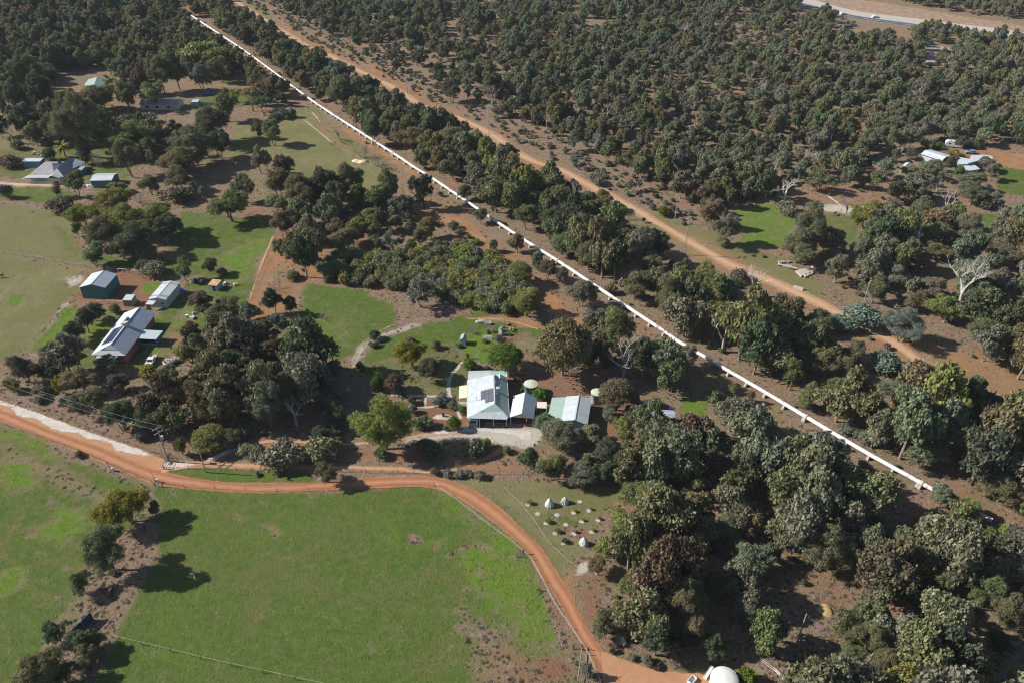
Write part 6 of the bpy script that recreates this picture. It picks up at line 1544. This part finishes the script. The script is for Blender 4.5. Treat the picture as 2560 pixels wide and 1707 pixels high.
for k, b_, h, lab in (('q', (165, 770), 3.4, 'short thin marker pole with white cap box by the road corner'), ('I', (1025, 1190), 3.2, 'short leaning marker pole on the verge below the white gravel strip')):
    e = empty('marker_pole', P(k, *b_), 0, None, lab, 'marker pole'); a = MB(); a.tube([(0, 0, 0), (-.35, 0, h)], .06, 6); a.build('pole', M['pole'], e); a = MB(); a.lathe([(.01, 0), (.3, 0), (.3, .9), (.22, 1.0), (.01, 1.02)], 10, (.25, .2, 0)); a.build('meter_drum', M['white'], e)
# ---- fences
fence('fence', 'post and wire fence between the narrow grass strip and the driveway', 'J', [(-620, 1165), (-300, 1170), (0, 1185), (270, 1190), (500, 1190), (850, 1195), (1200, 1200), (1600, 1205)], 1.3, 3.6)
fence('fence', 'post and wire fence right of the bare hedge row below the main house', 'J', [(2100, 1208), (2350, 1215), (2640, 1218)], 1.2, 3.2)
fence('paddock_fence', 'fence along the top edge of the large green paddock below the road', 'J', [(-920, 1295), (-700, 1335), (-300, 1350), (0, 1368), (270, 1372), (590, 1362), (920, 1350), (1240, 1335), (1575, 1325), (1640, 1320)], 1.2, 6.5, 'post', 2, 'wire', .02)
fence('paddock_fence', 'pale electric fence line curving down the right side of the large green paddock', 'N', [(1087, 1213), (1103, 1225), (1190, 1290), (1260, 1345), (1290, 1362), (1318, 1385), (1360, 1460), (1400, 1540), (1430, 1575), (1455, 1618), (1490, 1662), (1500, 1707)], 1.1, 5.5, 'post', 2, 'tape', .02)
fence('paddock_fence', 'pale fence line between the road and the white stone rings', 'N', [(1260, 1225), (1290, 1250), (1330, 1300), (1368, 1360), (1410, 1400), (1450, 1432), (1480, 1450)], 1.1, 6, 'post', 1, 'tape', .018)
fence('paddock_fence', 'thin pale fence line crossing the bottom left of the green paddock', 'N', [(283, 1595), (400, 1622), (520, 1652), (640, 1678), (800, 1712), (900, 1735)], 1.1, 6, 'wire', 1, 'tape', .018)
fence('fence', 'fence between the two paddocks left of the teal barn', 'E', [(-60, 755), (100, 770), (400, 820), (690, 870), (980, 905), (1290, 940)], 1.2, 4, 'post', 2)
fence('fence', 'fence up the lush verge left of the neighbour house', 'E', [(320, 1568), (520, 1370), (680, 1200), (740, 1150)], 1.2, 4, 'post', 2)
fence('fence', 'low roadside fence left of the driveway gate along the gravel', 'I', [(-50, 480), (300, 600), (700, 750), (1000, 870), (1250, 960), (1480, 1060)], 1.1, 4, 'post', 2)
fence('fence', 'roadside fence on the paddock side of the red road', 'I', [(-50, 740), (300, 850), (700, 1000), (1050, 1150), (1250, 1240), (1400, 1300)], 1.1, 4.5, 'post', 2)
fence('fence', 'fence beside the short red track right of the bright paddock', 'F', [(215, 590), (130, 760), (40, 950), (-30, 1080), (-130, 1300)], 1.2, 4, 'post', 2)
fence('white_rail_fence', 'white post and rail fence at the front of the red dirt yard', 'g', [(395, 605), (470, 600), (625, 600), (790, 610), (900, 610), (1040, 600)], 1.3, 2.6, 'white', 1, 'white', .06)
for i, (a_, b_, lab) in enumerate((((520, 98), (588, 100), 'white hitching rail nearest the teal barn at the back of the yard'), ((700, 122), (845, 135), 'middle white hitching rail at the back of the yard'), ((908, 142), (1052, 155), 'right hand white hitching rail at the back of the yard'))):
    fence('hitching_rail', lab, 'g', [a_, b_], 1.3, 2.2, 'white', 1, 'white', .06, 'rail', group='white rails at the back of the yard')
def gate(k, p, q_, h, label, mat='black', name='gate'):
    a_, b_ = P(k, *p), P(k, *q_); L = (b_ - a_).length; e = empty(name, a_, math.atan2(b_.y - a_.y, b_.x - a_.x), None, label, 'gate'); a = MB(); a.b2((-.08, -.08, 0), (.08, .08, h + .2)); a.build('gate_post', M['post'], e); a = MB(); a.b2((L - .08, -.08, 0), (L + .08, .08, h + .2)); a.build('gate_post', M['post'], e)
    a = MB(); [a.b2((.1, -.03, z), (L - .1, .03, z + .06)) for z in (.25, .7, h)]; [a.b2((x, -.025, .25), (x + .05, .025, h)) for x in (.1, L / 2, L - .15)]; a.build('gate_frame', M[mat], e)
gate('e', (452, 430), (525, 430), 1.3, 'black frame gate at the end of the pale track in the upper paddock'); gate('e', (610, 385), (672, 415), 1.3, 'angled black gate between the two upper paddock gates'); gate('e', (672, 415), (800, 418), 1.3, 'wide black gate nearest the dark bare bushes in the upper paddock')
gate('G', (355, 1130), (415, 1115), 1.3, 'dark gate on the orange clearing left of the pipeline'); gate('q', (150, 820), (248, 825), 1.2, 'grey metal gate at the corner where the green paddock meets the road', 'alu'); gate('S', (40, 410), (105, 380), 1.3, 'dark open gate in the curving pale paddock fence'); gate('S', (560, 1255), (640, 1255), 1.5, 'brown timber gate frame at the bottom beside the red road', 'wood')
gate('q', (265, 590), (330, 470), 1.4, 'dark timber entrance gate standing open at the driveway', 'black'); gate('q', (240, 400), (330, 445), 1.6, 'timber rail frame under the power pole at the driveway entrance', 'wood'); gate('F', (35, 1240), (80, 1240), 1.3, 'brown gate left of the two dark trees above the green field', 'wood')
fence('fence', 'grey timber rail running down to the bottom edge beside the road', 'x', [(425, 210), (400, 430), (365, 700), (335, 895)], .9, 4, 'post', 1, 'post', .09)
fence('fence', 'wire run fence right of the white tank at the bottom', 'b', [(905, 80), (960, 130), (1090, 200), (1160, 290)], 1.3, 2, 'steel', 2, 'alu', .04)
# ---- small things
for (x, y, sc, lab) in (((440, 250), 0, 1.0, 'wide white netting draped over a tree, left of the pair'), ((668, 215), 0, .85, 'narrower white netted tree, right of the pair'), ((950, 830), 0, .9, 'pointed white netted tree nearest the red road')) if False else ((440, 255, 0.8, 'broad white net draped over a young tree, left one of the upper pair'), (668, 215, .66, 'narrow white net draped over a young tree, right one of the upper pair'), (950, 830, .74, 'peaked white net over a tree at the lower end of the orchard')):
    e = empty('netted_tree', P('n', x, y), 0, None, lab, 'netted tree', 'netted trees in the orchard'); r = random.Random(int(x)); vs = []; nn = 26; hh = 2.6 * sc
    for i, (rr, z) in enumerate(((1.25, .02), (1.15, .5), (1.0, 1.1), (.8, 1.7), (.45, 2.3), (.05, 2.6))):
        for j in range(nn): t = 2 * math.pi * j / nn; f = 1 + .16 * math.sin(j * 2.9 + x) + r.uniform(-.07, .07); vs.append((rr * sc * f * math.cos(t), rr * sc * f * math.sin(t), z * sc + r.uniform(-.05, .05)))
    a = MB(); a.add(vs, [(i * nn + j, i * nn + (j + 1) % nn, (i + 1) * nn + (j + 1) % nn, (i + 1) * nn + j) for i in range(5) for j in range(nn)]); a.build('netting', M['net'], e); a = MB(); a.tube([(0, 0, 0), (0, 0, 2.3 * sc)], .06, 5); a.build('trunk', M['wood'], e)
ringpos = [(115, 245, 1, 'Y'), (262, 383, 0, ''), (553, 398, 0, ''), (895, 200, 0, ''), (800, 368, 2, 'K'), (1030, 335, 2, 'G'), (390, 525, 1, 'Y'), (685, 545, 0, ''), (920, 500, 2, 'K'), (1165, 480, 2, 'R'), (525, 672, 1, 'Y'), (808, 680, 2, 'K'), (1072, 655, 2, 'K'), (640, 825, 1, 'D')]
RINGL = ['white stone ring with a yellow green sapling, farthest left of the orchard', 'bare white stone ring just below left of the broad netted tree', 'bare pinkish stone ring below the gap between the two netted trees', 'bare white stone ring right of the narrow netted tree', 'white stone ring with orange grass, directly below the narrow netted tree', 'large white stone ring at the upper right of the orchard', 'white stone ring with bushy yellow green sapling near the fence line', 'white stone ring on the bare red soil patch', 'white stone ring at the right end of the bare red patch', 'faint stone ring farthest right in the orchard', 'white stone ring with small yellow sapling above the dark green one', 'white stone ring with orange tuft left of the peaked net', 'white stone ring with orange tuft above the peaked net', 'white stone ring with a dark green sapling, lowest left']
for (x, y, s, c), lab in zip(ringpos, RINGL):
    e = empty('tree_ring', P('n', x, y), 0, None, lab, 'stone ring', 'white stone rings in the orchard'); r = random.Random(x); a = MB()
    for i in range(60): t = r.uniform(0, 6.28); q_ = math.sqrt(r.random()) * .5; z = r.uniform(.04, .10); a.box((q_ * math.cos(t), q_ * math.sin(t), z / 2), (z * 2.2, z * 1.9, z), r.uniform(0, 3))
    a.build('stones', M['mulch'], e)
    if s: cc, tt = KINDS['bush'][x % 5]; sc = {1: .75, 2: .45}[s]; o = link('sapling', cc, e, None, (.45, .35, 0)); o.scale = (sc, sc, sc * 1.6); o.color = (*PAL[c], 1)
for i, (x0, y0, x1, y1) in enumerate([(555, 335, 680, 455), (610, 320, 770, 470), (645, 305, 760, 415), (700, 300, 835, 435), (740, 295, 850, 380), (795, 300, 910, 395), (835, 295, 925, 360), (905, 225, 1010, 310)]):
    a_, b_ = P('p', x0, y0, .4), P('p', x1, y1, .4); L = (b_ - a_).length; e = empty('concrete_beam', (a_.x, a_.y, 0), math.atan2(b_.y - a_.y, b_.x - a_.x), None, ['leftmost', 'second', 'third', 'fourth', 'fifth', 'sixth', 'seventh'][i] + ' concrete channel from the left in the row beside the big olive tree' if i < 7 else 'single concrete channel lying apart at the right end of the row', 'concrete channel', 'concrete channels beside the big olive tree')
    a = MB(); a.add([(0, -.42, 0), (0, .42, 0), (0, .36, .62), (0, -.36, .62), (L, -.42, 0), (L, .42, 0), (L, .36, .62), (L, -.36, .62)], [(0, 1, 2, 3), (7, 6, 5, 4), (3, 2, 6, 7), (0, 3, 7, 4), (1, 5, 6, 2)]); a.build('channel', M['slab'], e); a = MB(); a.b2((L, -.26, .02), (L + .01, .26, .45)); a.build('painted_hollow_shade', M['dark'], e)  # channel is solid; the dark end plate paints the shade of a hollow
for i, (x0, y0, x1, y1, z) in enumerate([(130, 205, 440, 225, .3), (240, 240, 555, 300, .3), (150, 165, 340, 130, .3), (145, 135, 285, 122, .3), (350, 145, 430, 125, .3), (150, 185, 560, 285, .8)]):
    a_, b_ = P('p', x0, y0, z), P('p', x1, y1, z); e = empty('concrete_pipe', (a_.x, a_.y, 0), 0, None, ['grey pipe lying highest on the left pile', 'longest pipe at the front of the left pile', 'pipe angled back behind the left pile', 'rearmost short pipe of the left pile', 'short pipe stub right of the rearmost pipe', 'pipe lying on top of the others in the left pile'][i], 'pipe', 'long grey pipes piled beside the big olive tree'); a = MB(); a.tube([(0, 0, z), (b_.x - a_.x, b_.y - a_.y, z)], .3, 10); a.build('pipe_body', M['slab'], e)
a_, b_ = P('p', 485, 690, .4), P('p', 700, 750, .4); L = (b_ - a_).length; e = empty('concrete_trough', (a_.x, a_.y, 0), math.atan2(b_.y - a_.y, b_.x - a_.x), None, 'lone overturned concrete trough on the grass beside the orange track', 'trough'); a = MB(); a.add([(0, -.6, 0), (0, .5, 0), (0, .35, .8), (0, -.35, .8), (L, -.6, 0), (L, .5, 0), (L, .35, .8), (L, -.35, .8)], [(0, 1, 2, 3), (7, 6, 5, 4), (3, 2, 6, 7), (0, 3, 7, 4), (1, 5, 6, 2)]); a.build('trough_body', M['slab'], e)
def heap(name, k, c, rx, ry, h, mat, label, cat, z=0):
    q = P(k, *c); e = empty(name, q, 0, None, label, cat); r = random.Random(int(c[0])); a = MB(); vs = []; nn = 20
    for rr, zz in ((1, 0), (.85, .3), (.6, .7), (.3, .93), (.02, 1)):
        for j in range(nn): t = 2 * math.pi * j / nn; f = 1 + r.uniform(-.18, .18); vs.append((rx * rr * f * math.cos(t), ry * rr * f * math.sin(t), h * zz - .02))
    a.add(vs, [(i * nn + j, i * nn + (j + 1) % nn, (i + 1) * nn + (j + 1) % nn, (i + 1) * nn + j) for i in range(4) for j in range(nn)]); a.build('heap', M[mat], e, None, 0, True)
heap('straw_pile', 'T', (530, 900), 1.5, 1.5, .5, 'straw', 'round golden straw pile on bare ground below the three trunked gum', 'straw pile')
heap('sand_heap', 'e', (885, 695), 2.0, 1.4, .8, 'sand', 'left orange sand heap at the corner of the upper paddock', 'sand heap'); heap('sand_heap', 'e', (985, 715), 2.6, 1.8, 1.0, 'sand', 'right orange sand heap nearest the dark bare bushes', 'sand heap')
heap('rubble_heap', 'K', (1110, 1010), .9, .6, .3, 'conc', 'white rubble lying under the open crowned gums', 'rubble'); heap('rubble_heap', 'J', (1710, 690), 2.4, 1.1, .2, 'slab', 'flat pale stepping stone slab in the brown garden bed', 'stone slab')
e = empty('water_feature', P('J', 1720, 685), 0, None, 'small black pot standing on the pale slab in the garden bed', 'pot'); a = MB(); a.lathe([(.01, .2), (.25, .2), (.4, .6), (.3, 1.0), (.2, 1.0), (.28, .6)], 12); a.build('pot_body', M['black'], e)
a_ = P('g', 1620, 420); e = empty('tarp', (a_.x, a_.y, 0), 0, None, 'blue tarpaulin covered heap beside the long grey shed', 'tarpaulin'); a = MB(); a.lathe([(1.5, 0), (1.35, .5), (.9, 1.0), (.4, 1.25), (.01, 1.3)], 9); a.build('tarp_cover', M['blue'], e)
rr = random.Random(9)
for k, c, n, lab, mats in (('r', (180, 200), 14, 'heap of dark scrap and drums left of the rusty roofed hut', ('black', 'steel', 'bluedark', 'tyre', 'white')), ('r', (790, 255), 6, 'white and blue crates on the grass right of the rusty roofed hut', ('white', 'purple', 'mulch')), ('E', (1760, 1340), 5, 'white sheets leaning on the wire fence right of the neighbour house', ('white', 'gutter')), ('K', (1380, 660), 10, 'blue and purple junk in the yard of the hidden shed', ('blue', 'purple', 'steel', 'white')), ('w', (1650, 780), 8, 'white scrap and parts lying in front of the blue walled shed', ('white', 'steel', 'mulch')), ('w', (680, 185), 7, 'terracotta pots and bags behind the white roofed carport', ('terra', 'white', 'mulch')), ('l', (930, 310), 6, 'pale machinery parts beside the cream house', ('white', 'steel', 'blue')), ('v', (1390, 410), 6, 'timber and pale rubble behind the aqua roofed hut', ('wood', 'mulch', 'post'))):
    e = empty('scrap_pile', P(k, *c), 0, None, lab, 'scrap'); by = {}
    for i in range(n):
        mm = rr.choice(mats); by.setdefault(mm, MB()).box((rr.uniform(-2.2, 2.2), rr.uniform(-1.4, 1.4), .35), (rr.uniform(.3, 1.3), rr.uniform(.3, .9), .7), rr.uniform(0, 3), Matrix.Rotation(rr.uniform(-.4, .4), 3, 'X'))
    for mm, b in by.items(): b.build('scrap_piece', M[mm], e)
# fallen logs
for k, p0, p1, lab in (('T', (240, 470), (20, 420), 'fallen grey log on bare ground left of the three trunked gum'), ('M', (1750, 560), (1790, 600), 'small white log in the tree shadow on the green paddock'), ('S', (980, 690), (1150, 720), 'fallen branch beside the white trunked brown gum'), ('H', (560, 240), (680, 330), 'grey fallen branch in the yard of bare trees'), ('D', (2030, 258), (2130, 285), 'white fallen log on the far side of the highway'), ('B', (520, 1040), (590, 1120), 'pale fallen log by the upper paddock corner')):
    a_, b_ = P(k, *p0, .2), P(k, *p1, .2); e = empty('fallen_log', (a_.x, a_.y, 0), 0, None, lab, 'log'); v = b_ - a_; a = MB(); a.tube([(0, 0, .2), (v.x * .5, v.y * .5 + .3, .3), (v.x, v.y, .2)], [.2, .16, .08], 6); a.tube([(v.x * .5, v.y * .5 + .3, .3), (v.x * .7 + .5, v.y * .7 + 1, .5)], [.1, .04], 5); a.build('log', M['conc'], e)
# ---- horses
def horse(q, rz, label, coat='horse'):
    e = empty('horse', q, rz, None, label, 'horse')
    me = bpy.data.meshes.new('horse_body'); J = {'pel': (-.55, 0, 1.15, .26), 'bel': (0, 0, 1.08, .28), 'che': (.5, 0, 1.12, .27), 'nk': (.85, 0, 1.30, .17), 'nk2': (1.12, 0, 1.15, .12), 'hd': (1.28, 0, .85, .10), 'mz': (1.38, 0, .55, .065)}
    for s, y in (('l', .17), ('r', -.17)):
        J.update({'hh' + s: (-.62, y, .95, .17), 'hk' + s: (-.72, y, .55, .075), 'hc' + s: (-.62, y, .28, .05), 'hf' + s: (-.60, y, .04, .06), 'fh' + s: (.5, y, .85, .12), 'fk' + s: (.54, y, .48, .06), 'ff' + s: (.52, y, .04, .055)})
    ks = list(J); ed = [('pel', 'bel'), ('bel', 'che'), ('che', 'nk'), ('nk', 'nk2'), ('nk2', 'hd'), ('hd', 'mz')]
    for s in 'lr': ed += [('pel', 'hh' + s), ('hh' + s, 'hk' + s), ('hk' + s, 'hc' + s), ('hc' + s, 'hf' + s), ('che', 'fh' + s), ('fh' + s, 'fk' + s), ('fk' + s, 'ff' + s)]
    me.from_pydata([J[k][:3] for k in ks], [(ks.index(a), ks.index(b)) for a, b in ed], []); o = link('horse_body', me, e); md = o.modifiers.new('skin', 'SKIN')
    for i, k in enumerate(ks): me.skin_vertices[0].data[i].radius = (J[k][3], J[k][3])
    me.skin_vertices[0].data[0].use_root = True; sb = o.modifiers.new('sub', 'SUBSURF'); sb.levels = 1; sb.render_levels = 2; me.materials.append(M[coat])
    a = MB(); a.tube([(-.8, 0, 1.25), (-.95, 0, 1.0), (-.92, 0, .5)], [.05, .09, .03], 6); a.build('tail', M['black'], e); a = MB(); a.tube([(.62, 0, 1.42), (.9, 0, 1.45), (1.15, 0, 1.27)], [.05, .06, .04], 5); a.build('mane', M['black'], e)
    a = MB(); [a.add([(1.16, y, 1.2), (1.22, y + .03, 1.2), (1.19, y, 1.33)], [(0, 1, 2)]) for y in (-.06, .05)]; a.build('ear', M[coat], e)
    w = MB(); [w.b2((x - .055, y - .055, 0), (x + .065, y + .055, .09)) for x in (-.6, .53) for y in (-.17, .17)]; w.build('hoof', M['black'], e)
horse(P('H', 612, 408), -2.3, 'brown horse grazing on the pale straw beyond the big olive tree'); q = P('N', 3, 695); horse(q, .1, 'dark brown horse grazing at the left edge of the photo')


# ---- the air between here and the far woodland
m, nt, out = newmat('haze'); pv = nd(nt, 'ShaderNodeVolumePrincipled'); pv.inputs['Color'].default_value = (.80, .88, 1.0, 1); pv.inputs['Density'].default_value = 0.00005; nt.links.new(pv.outputs[0], out.inputs['Volume'])
a = MB(); a.b2((-1600, -300, -1), (1600, 1500, 136)); tag(a.build('haze', m), 'thin blue daylight haze between the near farm and the far woodland', 'haze', None, 'stuff')
# ---------------------------------------------------------------- labels for the plants
LM = [('white tank at the bottom', 'S', 1950, 1500), ('main farmhouse', 'h', 450, 600), ('machinery shed', 'h', 1650, 700), ('vegetable garden', 'v', 700, 600), ("neighbour's long farmhouse", 'g', 600, 1100), ('teal barn', 'g', 350, 300), ('long grey shed', 'g', 1350, 450), ('driveway gate pole', 'q', 320, 490),
      ('tallest power pole', 'G', 1580, 775), ('stacked concrete channels', 'p', 700, 380), ('concrete trough by the track', 'p', 600, 720), ('white dead tree', 'G', 2230, 1100), ('white trunked plantation gum', 'F', 1520, 1230), ('upper paddock gates', 'e', 600, 420), ('sand heaps', 'e', 940, 700), ('straw pile', 'T', 530, 900),
      ('three trunked golden gum', 'T', 460, 590), ('orchard of stone rings', 'n', 700, 450), ('pale ash patch', 'S', 670, 580), ('rusty roofed hut', 'r', 450, 200), ('yellow green palm', 'A', 600, 1440), ('tall green palm', 'A', 1030, 850), ('mint green roof', 'l', 130, 100), ('cream house behind the gums', 'l', 690, 270), ('grey roofed house', 'w', 800, 480), ('blue walled shed', 'w', 1850, 680),
      ('white caravan', 'c', 730, 135), ('long white roofed house', 'c', 500, 220), ('sprawling white roofed house', 'c', 950, 320), ('grazing horse on the straw', 'H', 612, 408), ('pink clearing below the highway', 'O', 2160, 130), ('white car on the highway', 'd', 200, 190), ('nearest pipeline collar', 'N', 2304, 1208), ('second pipeline collar', 'N', 2015, 1042), ('third pipeline collar', 'N', 1778, 902),
      ('rusty bend of the pipeline', 'N', 1536, 746), ('fourth pipeline collar', 'N', 1394, 652), ('pipeline where the orange band meets it', 'N', 1180, 515), ('collar beside the bare bushes', 'N', 984, 385), ('upper pipeline collar', 'N', 839, 291), ('far end of the pipeline', 'N', 480, 40), ('big weeping gum by the garden beds', 'J', 1150, 950), ('golden tree on the lawn', 'J', 1420, 180), ('round yellow green tree by the garden', 'G', 480, 1800),
      ('garden path', 'J', 1560, 540), ('domed tree at the gate', 'I', 1910, 980), ('lone golden paddock gum', 'I', 1220, 1760), ('windbreak panel', 'a', 700, 320), ('power pole in the red track', 'B', 435, 440), ('pole above the silvery shrubs', 'H', 850, 1310), ('rear corner of the hidden shed', 'K', 1400, 620), ('green water tank', 'h', 1048, 400), ('second water tank', 'h', 1975, 500), ('thin pale pole in the shade', 'T', 265, 1195), ('green clearing at the right', 'O', 1750, 520), ('track bend in the lower right corner', 'O', 1600, 1540)]
ORD = ['nearest'] + [s + ' nearest' for s in ('second', 'third', 'fourth', 'fifth', 'sixth', 'seventh', 'eighth', 'ninth', 'tenth', 'eleventh', 'twelfth', 'thirteenth', 'fourteenth', 'fifteenth', 'sixteenth', 'seventeenth', 'eighteenth', 'nineteenth', 'twentieth')] + ['%d%s nearest' % (i, {1: 'st', 2: 'nd', 3: 'rd'}.get(i % 10, 'th')) for i in range(21, 80)]
NAMEL = {'gum_tree': 'gum', 'shrub': 'shrub', 'bare_shrub': 'leafless bush', 'dead_tree': 'leafless tree', 'cypress_tree': 'cypress', 'fine_branched_tree': 'tree'}
CAT = {'gum_tree': 'tree', 'shrub': 'shrub', 'bare_shrub': 'bush', 'dead_tree': 'dead tree', 'cypress_tree': 'cypress', 'fine_branched_tree': 'tree'}
LMW = [(n, P(k, x, y)) for n, k, x, y in LM]; groups = {}
for p in REG:
    b = min(LMW, key=lambda l: (l[1].x - p['x']) ** 2 + (l[1].y - p['y']) ** 2); dx, dy = p['x'] - b[1].x, p['y'] - b[1].y
    if abs(dx) > abs(dy): s = 'right of' if dx > 0 else 'left of'
    else: s = 'beyond' if dy > 0 else 'in front of'
    p['lm'] = (b[0], s); p['d'] = math.hypot(dx, dy); cw = CNAME.get(p['col'], 'grey')
    if p['shape'] in ('dead', 'twig'): cw = {'W': 'pale grey', 'R': 'purplish', 'D': 'dark'}[p['col']]
    p['cw'] = cw; sz = ''
    if p['name'] == 'gum_tree': sz = 'broad ' if p['w'] > 13 else 'slender ' if p['w'] < 6 else ''
    elif p['name'] == 'shrub': sz = 'large ' if p['w'] > 7 else 'small ' if p['w'] < 2.8 else ''
    p['sz'] = sz; groups.setdefault((p['name'], b[0], s, cw, sz), []).append(p)
for key, ps in groups.items():
    ps.sort(key=lambda p: p['d'])
    for i, p in enumerate(ps):
        lab = p['label'] or '%s %s%s %s %s the %s' % (ORD[i], p['sz'], p['cw'], NAMEL[p['name']], key[2], key[1])
        if len(lab.split()) > 16 or len(lab.split()) < 4: print('LABEL', len(lab.split()), lab)
        if p['group'] == 'plantation': grp = 'bushes of the dense plantation left of the pipeline'
        else: grp = {'gum_tree': 'gum trees of the bushland and farms', 'shrub': 'shrubs around the houses and tracks', 'bare_shrub': 'leafless bushes', 'dead_tree': 'leafless trees'}.get(p['name'])
        tag(p['o'], lab, CAT[p['name']], grp)
print('plants', len(REG), 'gums', ngum, 'manual', nman, 'far', len(rest), 'scrub', len(SCRUB), 'shrubs', sum(1 for p in REG if p['name'] == 'shrub'))
